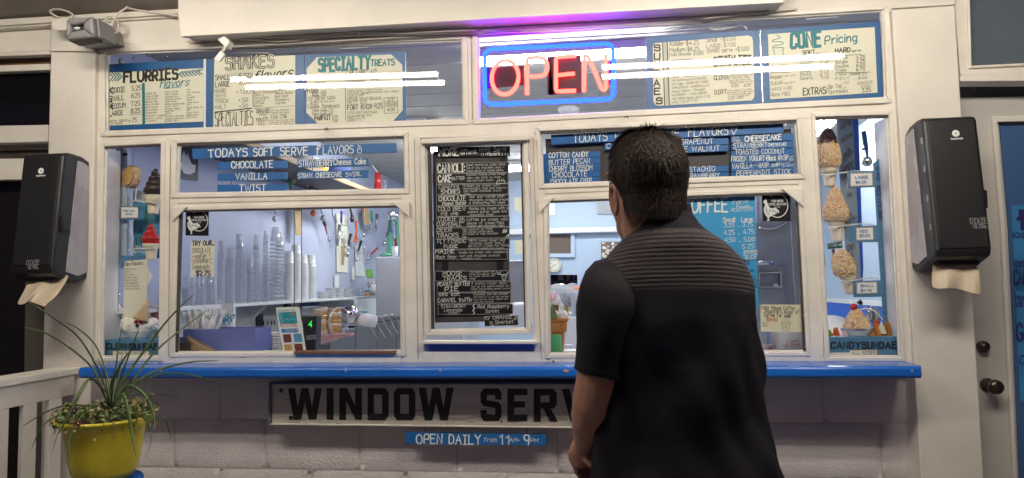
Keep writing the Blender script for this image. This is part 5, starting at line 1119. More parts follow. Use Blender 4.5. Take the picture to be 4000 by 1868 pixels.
a, b = PY(.085)('h6', 640, 600), PY(.11)('h6', 783, 250); ax = (b-a).normalized(); L_ = (b-a).length; rc_ = .0278
MB().lathe([(rc_*.9,-.004),(rc_*1.12,-.002),(rc_*1.12,.004),(rc_,.006),(rc_*.5,L_*.5),(.002,L_),(.0005,L_+.001)], a, 24, axis=ax).build('cone_hat', 'cone_waffle', e, smooth=True)
gr = MB(); u_ = ax.orthogonal().normalized(); w_ = ax.cross(u_)
for k in range(16):
    for sgn in (1, -1):
        gr.tube([a + ax*(.006+(L_-.008)*t) + (u_*math.cos(k*.3927+sgn*t*1.6)+w_*math.sin(k*.3927+sgn*t*1.6))*(rc_*(1-t)*1.01+.0005) for t in (0,.2,.4,.6,.8,.95)], .0006, 4)
gr.build('waffle_ridge', 'cone_pale', e)['kind'] = 'stuff'
for x, y, m_, nm in ((563,632,'red','candy_eye'),(640,636,'red','candy_eye'),(586,692,'bright_blue','candy_nose')):
    MB().ball(PY(.075)('h6', x, y), .0078, 12, 8).build(nm, m_ if m_ == 'red' else 'ink_navy', e, smooth=True)
st = empty('straw_cup', PY(.3)('h6', 880, 700), 'pale pink cup of red striped straws behind the clown sundae', 'cup')
MB().lathe([(.022,0),(.028,.09),(.026,.09),(.02,.002)], PY(.32)('h6', 930, 900), 18).build('cup', 'pale_pink', st, smooth=True)
rr = random.Random(6)
for i in range(9):
    x0, x1 = 880+i*9, 790+i*21; a, b = PY(.32)('h6', 905+i*7, 780), PY(.32)('h6', x1, 470-(i % 3)*18); top = b+(b-a).normalized()*.022
    MB().tube([a, b], .0026, 8).build('straw', 'red' if i % 2 else 'pale_pink', st, smooth=True); MB().tube([b, top], .0036, 8).build('straw_wrap', 'white_plastic', st, smooth=True)
MB().tube([PY(.3)('h6', 530, 272), PY(.3)('h6', 530, 480)], .0022, 6).build('straw', 'white_plastic', label='single white straw standing left of the cone hat', category='straw')
nb_ = empty('supply_shelf', PY(.45)('h6', 500, 450), 'white shelf behind the clown sundae with folded white packs', 'shelf')
MB().box(XL, XL+.24, .33, .62, PX(XL+.1)('h6', 500, 440).z-.012, PX(XL+.1)('h6', 500, 440).z).build('board', 'shelf_white', nb_)
MB().prism(PY(.3), 'h6', [(395,500),(480,490),(490,600),(400,610)], .03).build('napkin_pack', 'white_paper', label='small white folded pack left of the clown sundae', category='napkin pack')
MB().prism(PY(.31), 'h6', [(495,480),(640,472),(640,600),(498,610)], .03).build('napkin_pack', 'white_paper', label='larger white folded pack behind the clown sundae', category='napkin pack')
# candy sundae
e = empty('candy_sundae', PY(.11)('g3', 420, 900), 'sundae model heaped with candy sprinkles and a red cherry in a white bowl', 'sundae')
oval_bowl(e, PY(.11), 'g3', 430, 830, 905, 138, 95)
pl = PY(.11); p0 = pl('g3', 425, 830); s = (pl('g3', 435, 830)-p0).length/10; H = (pl('g3', 410, 668)-p0).z
pr = [(108*s,0),(104*s,H*.15),(88*s,H*.35),(66*s,H*.6),(40*s,H*.82),(22*s,H*.96),(3*s,H)]
MB().lathe(pr, p0, 20).build('ice_cream', 'sprinkle3', e, smooth=True)
def surf(u, v):
    h = u**1.3*H; k = 0
    while k < len(pr)-2 and pr[k+1][1] < h: k += 1
    a, b = pr[k], pr[k+1]; t = min(max((h-a[1])/(b[1]-a[1]), 0), 1); r = a[0]+(b[0]-a[0])*t; an = math.pi*(1.02+.98*v-.02)
    return p0 + Vector((r*math.cos(an), r*math.sin(an), h)), Vector((math.cos(an), math.sin(an), .5)).normalized()
sprinkles(e, surf, 1300, 12)
MB().ball(pl('g3', 402, 655)+Vector((0,-.005,0)), .0142, 14, 10).build('cherry', 'red', e, smooth=True)
# paper stars, glass bits, bottle and plate in the right display
def paper_star(label, m_, x, y, w, h, Y=.09, seed=0):
    rr = random.Random(seed); mb = MB()
    for i in range(4):
        a = rr.uniform(-.4,.4)+i*1.5; p = PY(Y-.004*i)('g3', x, y); wv = w*.001*.8; hv = h*.001
        mb.ext([p+Vector((-wv*math.cos(a)*.6, wv*math.sin(a)*.4, -hv*.4)), p+Vector((wv*math.cos(a)*.6, -wv*math.sin(a)*.4, -hv*.4)), p+Vector((rr.uniform(-.3,.3)*wv, 0, hv*.6))], Vector((0,.0006,0)))
    mb.build('paper_star', m_, label=label, category='paper star')
paper_star('green folded paper star left of the candy sundae', 'lime', 195, 885, 32, 30, seed=1)
paper_star('orange folded paper star beside the green one', 'orange', 250, 870, 36, 34, seed=2)
paper_star('lilac folded paper star in front of the sundae bowl', 'pale_pink', 330, 885, 26, 26, .07, seed=3)
for i, (x, y, w, m_, lb) in enumerate([(590,860,46,'terracotta','rust folded paper shape right of the sundae bowl'),(640,840,44,'paper_cream','striped paper cupcake shape right of the sundae'),(690,850,52,'terracotta','large rust folded paper shape by the right jamb'),(735,840,46,'sky_poster','pale blue crumpled paper by the right jamb'),(600,800,34,'orange','orange folded paper triangle behind the rust ones')]):
    paper_star(lb, m_, x, y, w, w*1.1, .09+.01*i, seed=10+i)
e = empty('syrup_bottle', PY(.22)('g3', 570, 780), 'silver topped bottle with a black tipped pourer leaning behind the candy sundae', 'bottle')
MB().lathe([(.022,0),(.026,.02),(.024,.05),(.016,.065),(.01,.07)], PY(.22)('g3', 575, 800), 18).build('bottle', 'steel', e, smooth=True)
MB().tube([PY(.22)('g3', 530, 720), PY(.2)('g3', 465, 620)], .003, 8).build('spout', 'steel', e); MB().tube([PY(.2)('g3', 472, 630), PY(.2)('g3', 448, 606)], [.006,.011], 10).build('spout_tip', 'handle_black', e)
mb = MB()
for t0, r_ in ((200,.10),): 
    pc = PY(.25)('g3', 270, 850); mb.lathe([(.085,0),(.088,.004),(.084,.008)], pc, 26, axis=(.1,-.6,.8))
mb.build('paper_plate', 'white_paper', smooth=True, label='white paper plate leaning left behind the candy sundae', category='plate')
mb = MB(); mb.tube(smoothpts([PY(.14)('g3', x, y) for x, y in ((455,680),(510,668),(580,690),(650,760),(700,810))]), .003, 6); mb.build('white_ribbon', 'white_paper', smooth=True, label='white curled ribbon arching over the silver bottle', category='ribbon')
mb = MB(); e = empty('bell_ornament', PY(.2)('g2', 500, 400), 'shiny silver ball hanging on a dark blue ribbon', 'ornament')
MB().ball(PY(.2)('g2', 500, 425), .0205, 18, 12).build('ball', 'steel', e, smooth=True)
MB().prism(PY(.2), 'g2', [(455,180),(492,172),(510,300),(512,390),(494,388),(480,310),(468,280)], .003).build('ribbon', 'price_blue', e)
MB().tube([PY(.195)('g2', 458, 322), PY(.19)('g2', 512, 320)], .004, 6).build('ribbon_knot', 'price_blue', e)
# vertical menu on the right hand wall side
RP = PY(.42)
e = MB().prism(RP, 'g2', [(250,70),(382,65),(440,1203),(450,1420),(345,1420),(262,400)], .004).build('old_menu_board', 'old_board'); tag(e, 'tall grey menu board behind the sprinkle cones listing hots, coffee and chips', 'menu board')
MB().prism(PY(.43), 'g2', [(382,65),(428,62),(470,1300),(462,1440),(440,1440)], .004).build('menu_edge', 'bright_blue', e)
letters(e, PY(.417), [('ink_grey','g2','FLURRY',290,105,375,90,36,.12),('ink_grey','g2','DAIRY MART',282,165,378,118,42,.09),('ink_grey','g2','NOW SERVING',290,270,380,215,34,.08),('ink_grey','g2','Steamed',302,445,388,345,70,.07),('ink_grey','g2','HOTS',302,575,388,520,100,.07),('ink_grey','g2','AND',338,725,370,712,36,.1),
 ('ink_grey','g2','COFFEE',320,980,408,880,105,.06),('ink_grey','g2','CHIPS',340,1160,402,1150,50,.08),('ink_grey','g3','35c',376,228,402,222,28,.1)])
MB().prism(PY(.3), 'g3', [(180,115),(305,95),(308,150),(185,160)], .002).build('featured_label', 'ink_green', label='green label reading FEATURED with behind the middle cone', category='label')
mb = MB(); text(mb, PY(.298), 'g3', 'FEATURED with', 188, 145, 300, 132, 24, .14); mb.build('featured_label_print', 'sign_white', label='pale lettering FEATURED with on the green label', category='lettering')['kind'] = 'stuff'
mb = MB(); mb.tube(smoothpts([PY(.3)('g3', x, y) for x, y in ((225,160),(235,200),(228,250),(225,290))]), [.006]*13, 6); mb.build('twig', 'wood_brown', smooth=True, label='thin brown twig under the green label', category='twig')
mb = MB(); rr = random.Random(3)
for i in range(14):
    pp = PY(.2)('g3', 140+rr.uniform(-12,14), 200+i*9); mb.ball(pp, (.006,.004,.009), 6, 5)
mb.build('green_garland', 'lime', label='little green leafy garland at the left edge of the right display window', category='garland')
bw2 = MB(); z1 = PX(XR, 1)('g3', 300, 600); 
MB().box(XR-.02, XR, .3, YB, PX(XR,1)('g3', 300, 620).z, PX(XR,1)('g3', 300, 585).z).build('chair_rail', 'room_white', label='white rail along the right room wall above blue panelling', category='rail')
MB().box(XR-.01, XR, .3, YB, 0, PX(XR,1)('g3', 300, 620).z-.001).build('wall_panelling', 'bright_blue', label='deep blue panelling on the lower right room wall', category='panelling')

# ================================================================ INSIDE: LEFT SERVING WINDOW
WL = PX(XL)                                         # the left wall, running away from the viewer
def wx(c, x, y, d=0.0): return PX(XL+d)(c, x, y)
# long shelf of cups
SD = .27; za = wx('e3', 500, 622, SD).z
sh = empty('cup_shelf', (XL+SD/2, 1.5, za), 'long white wall shelf packed with stacks of cups', 'shelf')
ya, yb_ = .12, wx('e3', 1790, 575, SD).y
MB().box(XL, XL+SD, ya, yb_, za-.018, za).build('board', 'shelf_white', sh, bevel=.002)
for y in (.55, 1.5, 2.6): MB().tube([(XL+.01, y, za-.22), (XL+SD-.04, y, za-.02)], .008, 8).build('bracket', 'shelf_white', sh)
def stack(lb, cpx, ytop, rpx, n, kind, d=.14, seed=0, flare=.82, mname='clear_plastic', group=None, lidded=False):
    c = 'e3'; p = wx(c, cpx, 600, d); rad = (p - CAM).length/F*rpx*CR[c][2]**-1 if False else None
    dist = p.y - CAM.y; r = rpx/CR[c][2]/F*dist; H = (wx(c, cpx, ytop, d).z - za); e = empty('cup_stack', (p.x, p.y, za), lb, 'cup stack', group or 'stacks of cups on the long shelf')
    rr = random.Random(seed); ch = min(.10 if kind == 'clear' else .09, H*.35); step = (H-ch)/max(n-1, 1)
    up = MB().lathe([(r*flare*.98,.0),(r*.97,ch*.96),(r,ch*.965),(r,ch),(r*.95,ch)] if kind != 'dome' else [(r,0),(r*.98,.006),(r*.8,ch*.8),(r*.4,ch),(.001,ch)], (0,0,0), 16, caps=False)
    me = up.mesh('cup', True); me.materials.append(MATS[mname])
    rim = MB().lathe([(r*.955,0),(r*1.02,0),(r*1.02,step*.42),(r*.955,step*.42),(r*.955,0)], (0,0,0), 16, caps=False); rm = rim.mesh('cup', True); rm.materials.append(MATS[mname])
    lean = rr.uniform(-.02,.02); k = 0
    # mouth down: the base of the uppermost cup shows whole, the others show as rims
    for i in range(n):
        last = i == n-1; o = link('cup', me if last else rm, e); zz = step*i
        o.location = (lean*zz+.0015*math.sin(i*.7+seed), .0015*math.cos(i*.9), zz if not last else zz+ch)
        if last: o.scale = (1, 1, -1)
    body = MB().lathe([(r*.93,0),(r*.93,step*(n-1)+ch*.3)], (0,0,0), 16, caps=False).build('nested_walls', 'clear_plastic_thin' if mname == 'clear_plastic' else mname, None, smooth=True); body.parent = e; body.location = (0,0,0)
    return e
clear = [(160,430,26,22),(215,400,22,22),(260,392,20,24),(300,380,18,26),(358,330,24,26),(398,400,16,20),(445,88,24,42),(530,148,38,36),(612,28,34,46),(700,222,30,30),(750,35,26,44),(835,2,28,48)]
ad = ['short clear cup stack by the left jamb','short clear cup stack, second from the left jamb','thin clear cup stack under the paper sign','thin clear cup stack, right of the one under the paper sign','clear cup stack half behind the paper sign','thin clear cup stack between the paper sign and the first tall one','tall clear cup stack just right of the paper sign','wide clear stack with a rounded top','tall clear stack in the middle of the row','lowest clear stack between the tall ones','tall clear stack right of the lowest one','tallest clear stack, beside the frosted cups']
for i, ((x, y, r, n), lb) in enumerate(zip(clear, ad)): stack(lb, x, y, r, min(n, 30), 'dome' if i in (7,) else 'clear', seed=i, d=.15 if i % 2 else .11)
for i, (x, y, r, lb) in enumerate([(905,-30,44,'stack of frosted tall cups left of the white paper cups'),(955,20,36,'second stack of frosted tall cups')]): stack(lb, x, y, r, 16, 'clear', seed=20+i, d=.15, mname='clear_plastic', flare=.7)
for i, (x, y, r, n, lb) in enumerate([(1028,175,46,18,'white paper cup stack with a grey handle beside it'),(1090,122,44,22,'tallest white paper cup stack'),(1150,205,44,16,'white paper cup stack crossing the pane edge'),(1212,208,44,16,'right most white paper cup stack')]):
    stack(lb, x, y, r, n, 'paper', seed=30+i, d=.15, mname='shelf_white', flare=.8)
# bowls / lids at the right end of the shelf
for i, (x, w, h, lb) in enumerate([(1310,56,62,'pile of white lids next to the paper cups'),(1375,52,92,'taller pile of white bowls'),(1450,46,88,'pile of white bowls under the light switch'),(1520,42,66,'last pile of white bowls on the shelf')]):
    p = wx('e3', x, 580, .14); k = (p.y-CAM.y)/F/CR['e3'][2]; e = empty('bowl_pile', (p.x, p.y, za), lb, 'bowl pile', 'white bowls at the end of the shelf')
    me = MB().lathe([(w*k*.6,0),(w*k,h*k/5*.8),(w*k*.96,h*k/5*.8),(w*k*.55,.001)], (0,0,0), 18, caps=False).mesh('bowl', True); me.materials.append(MATS['shelf_white'])
    for q in range(5): o = link('bowl', me, e); o.location = (.002*(q % 2), 0, h*k/5*q)
MB().ball(wx('e3', 1610, 530, .14), (.07,.07,.05), 16, 10).build('clear_bag', 'clear_plastic_thin', smooth=True, label='clear plastic bag of lids at the end of the shelf', category='bag')
p = wx('e3', 1735, 570, .14); k = (p.y-CAM.y)/F/CR['e3'][2]
e = empty('utensil_tub', (p.x, p.y, za), 'white tub of wooden sticks and spatulas at the end of the shelf', 'tub')
MB().lathe([(38*k,0),(46*k,95*k),(44*k,95*k),(34*k,2*k)], (p.x, p.y, za), 20).build('tub', 'pale_pink' if False else 'white_plastic', e, smooth=True)
def wtube(e, name, m, pts, rpx, d=.14, c='e3', n=8):
    P = [wx(c, q[0], q[1], q[2] if len(q) > 2 else d) for q in pts]; k = (P[0].y-CAM.y)/F/CR[c][2]; R = [r*k for r in rpx] if isinstance(rpx, (list, tuple)) else rpx*k
    return MB().tube(P, R, n).build(name, m, e, smooth=True)
for i in range(6): wtube(e, 'stick', 'pale_pink' if i % 2 else 'white_paper', [(1700+i*8,480),(1668+i*17,400)], 5)
wtube(e, 'spatula_handle', 'white_plastic', [(1735,470),(1722,395)], 5)
MB().prism(PX(XL+.15), 'e3', [(1680,328),(1724,322),(1742,380),(1738,404),(1700,396),(1684,388)], .01).build('spatula_blade', 'lime', e, bevel=.004)
wtube(e, 'whisk_handle', 'teal' if False else 'bright_blue', [(1760,480),(1768,420)], 9); wtube(e, 'whisk', 'white_plastic', [(1768,420),(1790,370),(1808,335)], [4,16,6])
wtube(None, 'jar', 'terracotta', [(1688,565),(1688,520)], 26).update() if False else None
o = wtube(None, 'topping_jar', 'terracotta', [(1682,566),(1682,522)], 24); tag(o, 'small jar with brown contents and a teal lid beside the tub', 'jar'); oj = o
o = wtube(oj, 'jar_lid', 'teal', [(1686,520),(1686,500)], 28)
# light switch, papers, templates on the wall
for c, q, lb, nm, m_ in (('e3',[(1410,380),(1448,378),(1450,485),(1412,487)],'white wall plate above the bowls','wall_plate','shelf_white'),('e3',[(1556,305),(1578,303),(1580,418),(1556,420)],'narrow white strip of paper on the wall','paper_strip','white_paper'),
   ('h5',[(415,540),(495,545),(528,905),(422,900)],'long white notes sheet hanging below the black handled scoops','notes_sheet','white_paper'),('h5',[(192,155),(320,190),(328,858),(198,850)],'cream board with a drawn cone shape behind the purple scoop','template_board','paper_cream')):
    o = MB().prism(PX(XL+.012), c, q, .004).build(nm, m_, label=lb, category=nm.replace('_', ' '))
    if nm == 'template_board':
        MB().prism(PX(XL+.014), 'h5', [(245,545),(300,545),(292,640),(282,770),(256,772),(258,640)], .001).build('cone_shape', 'tan_wood', o)
        dz = MB()
        for k in range(9): strip(dz, PX(XL+.0145), 'h5', [(240+k*3,420+k*12),(262+k*4,440+k*12),(290,430+k*11)], 2.5)
        dz.build('drawn_line', 'ink_grey', o)['kind'] = 'stuff'
    if nm == 'notes_sheet':
        dz = MB(); rr = random.Random(5)
        for k in range(20): strip(dz, PX(XL+.0135), 'h5', [(428,570+k*16),(470+rr.uniform(0,38),572+k*16)], 1.6)
        dz.build('pen_line', 'ink_grey', o)['kind'] = 'stuff'
# utensils hanging on the wall
GU = 'kitchen tools hanging on the left room wall'
def tool(lb, parts, nm='scoop', cat='scoop', d=.07, c='h5'):
    """parts: (name, material, [(x,y)...], radius px or list, flat?)"""
    p = wx(c, *parts[0][2][0], d); e = empty(nm, p, lb, cat, GU)
    for pn, m_, pts, r in parts:
        if pn in ('bowl', 'ball'):
            x, y = pts[0]; q = wx(c, x, y, d); k = (q.y-CAM.y)/F/CR[c][2]; rx, ry = (r if isinstance(r, tuple) else (r, r))
            MB().ball(q, (rx*k*.8, rx*k, ry*k), 14, 10).build(pn, m_, e, smooth=True)
        elif pn == 'blade': MB().prism(PX(XL+d), c, pts, .006).build(pn, m_, e, bevel=.002)
        else: wtube(e, pn, m_, [(x, y, d) for x, y in pts], r, d, c)
    return e
S_ = 'steel'
tool('large steel scoop hanging with a red handle under it', [('shank',S_,[(10,95),(22,170)],12),('bowl','steel_brushed',[(38,222)],(40,44)),('shank','handle_black',[(45,265),(62,310)],[24,14])])
tool('small scoop with a red handle pointing down to a bright round bowl', [('handle','red',[(62,310),(82,408)],[14,7]),('shank',S_,[(82,408),(90,432)],4),('bowl',S_,[(106,468)],(24,34))])
tool('dark ladle hanging by its handle with a red end', [('handle','red',[(140,92),(142,120)],9),('shank','steel_brushed',[(143,118),(150,190),(180,240)],[7,8,12]),('bowl','steel_brushed',[(185,255)],(22,30))], 'ladle', 'ladle')
tool('scoop with a purple handle above a long dark grey trigger scoop', [('handle','purple',[(252,135),(250,270)],[16,14]),('shank',S_,[(250,270),(262,300)],7),('shank',S_,[(262,300),(318,308)],4),('handle','steel_brushed',[(232,300),(200,540)],[22,20]),('ball',S_,[(262,375)],14),('shank',S_,[(262,390),(250,520),(310,560)],4)])
tool('big spoon shaped scoop, left of the orange spatula', [('shank','brass_dark',[(352,95),(366,150),(375,200)],[14,12,18]),('bowl','brass_dark',[(378,228)],(34,44))])
tool('orange spatula, long and curved', [('handle','orange',[(420,250),(428,370),(420,450)],[16,12,14]),('blade','orange',[(405,440),(440,440),(438,512),(425,516),(396,496)],0)], 'spatula', 'spatula')
tool('scoop with a black handle and yellow end, over a round steel bowl', [('handle','yellow',[(362,398),(360,408)],18),('handle','handle_black',[(360,408),(334,530)],[20,12]),('shank',S_,[(334,535),(326,600)],8),('shank',S_,[(300,560),(340,600)],5),('bowl',S_,[(318,645)],(34,38))])
tool('smaller scoop with a black handle in front of the notes sheet', [('handle','handle_black',[(484,490),(452,600)],[18,11]),('shank',S_,[(450,600),(436,670)],7),('shank',S_,[(440,650),(470,630)],5),('bowl',S_,[(432,702)],(24,28))])
tool('steel spoon with a beaded stem', [('bowl',S_,[(516,415)],(26,32)),('shank',S_,[(516,440),(518,520)],4),('bowl',S_,[(518,565)],(14,20)),('shank',S_,[(518,560),(517,610)],9),('bowl',S_,[(520,634)],(13,14))], 'spoon', 'spoon')
tool('scoop with a red handle pointing up to the right', [('handle','red',[(672,575),(606,640)],[16,10]),('shank',S_,[(606,642),(575,680)],8),('shank',S_,[(560,650),(625,690)],6),('bowl','steel_brushed',[(566,690)],(28,26))])
tool('wide tan wooden paddle', [('blade','tan_wood',[(515,92),(560,92),(592,275),(520,296)],0)], 'paddle', 'paddle')
tool('thin red and black tool left of the wooden paddle', [('handle','red',[(505,92),(508,152)],8),('handle','handle_black',[(488,92),(487,190)],5)], 'knife', 'knife')
tool('steel funnel shaped scoop with a green handle', [('handle','green',[(604,128),(610,255)],[16,15]),('shank',S_,[(612,258),(614,310)],9),('blade','steel_brushed',[(560,300),(625,315),(632,340),(560,372),(552,340)],0),('shank',S_,[(600,330),(650,325)],6)])
tool('steel tube with an open end', [('tube','steel_brushed',[(668,170),(660,360)],[18,14]),('bowl','steel_brushed',[(655,365)],(14,20))], 'steel_tube', 'steel tube')
tool('scoop with a black handle hanging before the green mixer', [('handle','yellow',[(822,320),(820,326)],14),('handle','handle_black',[(820,325),(785,420)],[15,9]),('shank',S_,[(785,422),(765,490)],7),('bowl',S_,[(755,515)],(32,36))])
tool('short scoop with a red handle, right most of the hanging tools', [('handle','red',[(885,460),(893,548)],[15,12]),('shank',S_,[(880,450),(848,500)],5),('bowl',S_,[(840,515)],(12,24))])
tool('orange rimmed round strainer', [('bowl','orange',[(322,870)],(36,38))], 'strainer', 'strainer', c='e2')
tool('small steel scoop hanging alone near the middle', [('shank','steel_brushed',[(1115,828),(1112,880)],8),('bowl','steel_brushed',[(1102,930)],(26,34))], c='e1')
tool('steel spoon hanging at the right end of the transom window', [('shank',S_,[(1105,270),(1100,390)],[20,9]),('bowl',S_,[(1098,428)],(32,40))], 'spoon', 'spoon', c='e2')
tool('folded tan paper bag hung on the wall by the pane edge', [('blade','tan_wood',[(133,850),(208,850),(200,1098),(150,1095)],0),('blade','wood_brown',[(133,822),(205,822),(206,850),(133,850)],0)], 'paper_bag', 'bag', c='e2')
tool('green handled brush with an oval label behind the slats', [('handle','green',[(90,500),(88,650)],15),('ball','tan_wood',[(120,500)],(36,80))], 'brush', 'brush', c='e2', d=.1)
tool('pale scoop between the slats and the rail', [('handle','tan_wood',[(280,530),(262,600)],18),('bowl','steel_brushed',[(300,630)],(40,26))], c='e2')
tool('black hooked tool behind the strawberry slats', [('handle','handle_black',[(350,640),(420,570),(470,545),(478,575),(450,590)],9)], 'hook_tool', 'hook', c='e2')
# high wooden shelf on the left wall with things on it
hz = wx('e2', 700, 590, .40).z; y1_ = wx('e2', 870, 640, .40).y; hy0 = .45
hs = empty('high_shelf', (XL+.2, 2, hz), 'high dark wooden shelf running back along the left wall', 'shelf')
MB().box(XL, XL+.40, hy0, y1_, hz, hz+.022).build('board', 'chalkboard_back', hs); MB().box(XL+.40, XL+.415, hy0, y1_, hz-.004, hz+.03).build('edge_strip', 'tan_wood', hs)
rr = random.Random(11)
its = [('blue plastic tub on the high shelf','tub','box_blue',.11,.16,690),('clear tub of coffee bags on the high shelf','tub','clear_plastic_thin',.12,.17,790),('blue cup on the high shelf','cup','box_blue',.07,.22,880),('yellow parcel near the front of the high shelf','parcel','yellow',.14,.12,430),('pale wrapped parcel on the high shelf','parcel','white_plastic',.13,.12,330)]
for lb, ct, m_, r_, h_, x in its:
    y = wx('e2', x, 560, .3).y; (MB().lathe([(r_*.8,0),(r_,h_),(r_*.95,h_),(r_*.75,.004)], (XL+.2, min(y, y1_-.1), hz+.0225), 18)).build(ct, m_, smooth=True, label=lb, category=ct)
e = empty('drink_cup', (XL+.3, y1_-.15, hz+.023), 'red paper cup with a straw at the far end of the high shelf', 'cup')
p = wx('e2', 982, 630, .3); k = (p.y-CAM.y)/F/CR['e2'][2]
MB().lathe([(44*k,0),(28*k,180*k),(.001,182*k)], p, 18).build('cup', 'red', e, smooth=True); MB().tube([p+Vector((0,0,180*k)), p+Vector((-.05,0,260*k))], .006, 6).build('straw', 'shelf_white', e)
MB().lathe([(22*k,0),(30*k,60*k),(14*k,100*k),(26*k,135*k),(24*k,135*k)], wx('e2', 1055, 635, .3), 18, caps=False).build('glass_carafe', 'clear_plastic_thin', smooth=True, label='glass carafe right of the red cup', category='carafe')
e = MB().prism(PX(XL+.02), 'e1', [(135,175),(330,175),(322,540),(140,510)], .004).build('wall_picture', 'chalkboard_back'); tag(e, 'dark picture of a white sundae on the wall at the left of the transom window', 'picture')
mb = MB(); pl = PX(XL+.022)
mb.poly([pl('e1', x, y) for x, y in ((140,345),(300,380),(292,450),(240,478),(180,465),(148,410))]); mb.poly([pl('e1', x, y) for x, y in ((155,344),(160,280),(180,232),(200,290),(218,258),(240,330),(258,370))])
mb.build('painted_sundae', 'room_white', e)['kind'] = 'stuff'
# counters, boxes and machines near the window
cz = PY(.16)('e3', 400, 1022).z
MB().box(-1.93, 1.02, .036, .26, cz-.03, cz-.002).build('inner_counter', 'room_white', label='white inner counter just behind the serving windows', category='counter')
e = empty('straw_box', PY(.2)('e3', 400, 900), 'long blue open box filled with plastic spoons, near the left serving window', 'box')
A, B = PY(.12)('e3', 118, 830), PY(.12)('e3', 742, 822); zb = cz
mb = MB(); y0, y1 = .14, .30; x0, x1 = A.x, PY(.14)('e3', 742, 822).x; zt_ = PY(.14)('e3', 500, 828).z
for (a, b, c_, d) in ((x0,x1,y0,y0+.006),(x0,x1,y1-.006,y1),(x0,x0+.006,y0+.0065,y1-.0065),(x1-.006,x1,y0+.0065,y1-.0065)): mb.box(a, b, c_, d, zb, zt_)
mb.build('box', 'box_blue', e, bevel=.001)
rr = random.Random(8)
me = MB().tube([(0,0,0),(0,0,.11)], [.003,.004], 6).ball((0,0,.125), (.009,.003,.016), 8, 6).mesh('spoon', True); me.materials.append(MATS['clear_plastic' if False else 'shelf_white'])
for i in range(90):
    o = link('spoon', me, e); t = i/90; x = x0+.03+rr.random()*(x1-x0-.28); top = zt_-.075+.035*math.sin((x-x0)*9)+rr.uniform(-.01,.012)
    o.location = Vector((x, rr.uniform(y0+.02, y1-.02), top)) - wloc(e); o.rotation_euler = (rr.uniform(-.3,.3), rr.uniform(-.35,.35), rr.uniform(0,3))
MB().prism(PY(.10), 'e3', [(170,885),(200,905),(300,950),(425,1022),(168,1022)], .02).build('wicker_corner', 'wicker', label='corner of a brown woven basket in the bottom left of the serving window', category='basket')
bl = MB()
for k in range(7): bl.tube([PY(.098)('e3', 172+k*4, 895+k*17), PY(.098)('e3', 240+k*30, 935+k*14)], .0022, 5)
bl.build('woven_strand', 'tan_wood', label='woven strands on the brown basket corner', category='basket strand')['kind'] = 'stuff'
MB().prism(PY(.06), 'e3', [(90,940),(165,952),(165,1022),(92,1024)], .04).build('dark_block', 'dark_trim', label='small dark block in the left corner behind the basket', category='block')
for i, (pts, m_, lb) in enumerate([([(285,660),(378,655),(385,790),(280,745)],'tan_wood','small floral paper bag behind the spoons'),([(462,612),(565,612),(560,812),(430,760)],'sky_poster','blue patterned paper bag hanging from the shelf')]):
    MB().prism(PY(.5 + .1*i), 'e3', pts, .02).build('paper_bag', 'white_paper' if i == 0 else 'white_paper', label=lb, category='bag')
    q = MB(); rr = random.Random(i)
    for k in range(10):
        x, y = (445+k*11, 720+(k % 3)*20) if i else (300+k*7, 700)
        strip(q, PY(.498 + .1*i), 'e3', [(x,y),(x+rr.uniform(8,30),y+rr.uniform(-40,10)),(x+rr.uniform(5,30),y+rr.uniform(10,60))], 10 if i else 2)
    q.build('bag_pattern', m_ if i else 'ink_grey', label='printed pattern on the %s paper bag' % ('blue' if i else 'floral'), category='pattern')['kind'] = 'stuff'
# white panels and outlets under the shelf
pn = MB().box(XL, XL+.012, .3, 4.6, za-.55, za-.02).build('white_panelling', 'room_white', label='white panelling below the cup shelf', category='panelling')
MB().prism(PX(XL+.03), 'e3', [(768,705),(812,702),(816,806),(770,806)], .02).build('wall_box', 'handle_black', label='black wall box under the cup shelf', category='box')
for x in (815,850,880,905): 
    o = wtube(None, 'wall_hook', 'brass_dark', [(x,758),(x+2,792)], 5, .04); tag(o, 'little dark hook under the cup shelf, ' + {815:'nearest the black wall box',850:'second from the wall box',880:'third from the wall box',905:'farthest from the wall box'}[x], 'hook', 'row of hooks under the cup shelf')
MB().prism(PX(XL+.02), 'e3', [(1130,608),(1283,605),(1283,632),(1130,638)], .01).build('blue_box', 'price_blue', label='dark blue packet directly under the shelf', category='packet')
mb = MB()
for k in range(3): mb.tube(smoothpts([wx('e3', 985+k*12, 640, .12), wx('e3', 1000+k*10, 618, .12), wx('e3', 1040, 625+k*6, .12)]), .006, 6)
mb.build('power_cable', 'handle_black', smooth=True, label='tangled black cord under the shelf behind the pane edge', category='cord')
# card reader, straw rack, waffle cone holder
e = empty('order_box', PY(.09)('e3', 1190, 860), 'black box with a green lit number 4 in the left serving window', 'display')
MB().prism(PY(.09), 'e3', [(1128,712),(1258,716),(1250,1010),(1172,1012)], .06).build('body', 'handle_black', e, bevel=.004)
mb = MB(); text(mb, PY(.0885), 'e3', '4', 1192, 812, 1220, 812, 48, .11); mb.build('digit', 'led_green', e)
MB().prism(PY(.0885), 'e3', [(1174,882),(1250,876),(1250,914),(1174,920)], .001).build('name_label', 'steel_grey_panel', e)
mb = MB(); text(mb, PY(.087), 'e3', 'Lavio', 1192, 906, 1240, 903, 22, .1); mb.build('lettering', 'ink_black', e)['kind'] = 'stuff'
e = empty('cone_dispenser', PY(.35)('e3', 1350, 780), 'clear round container of waffle cones tipped towards the window', 'dispenser')
a, b = PY(.42)('e3', 1160, 735), PY(.34)('e3', 1450, 760); ax = (b-a).normalized(); L_ = (b-a).length
k = (a.y+2.8)/F/2.148
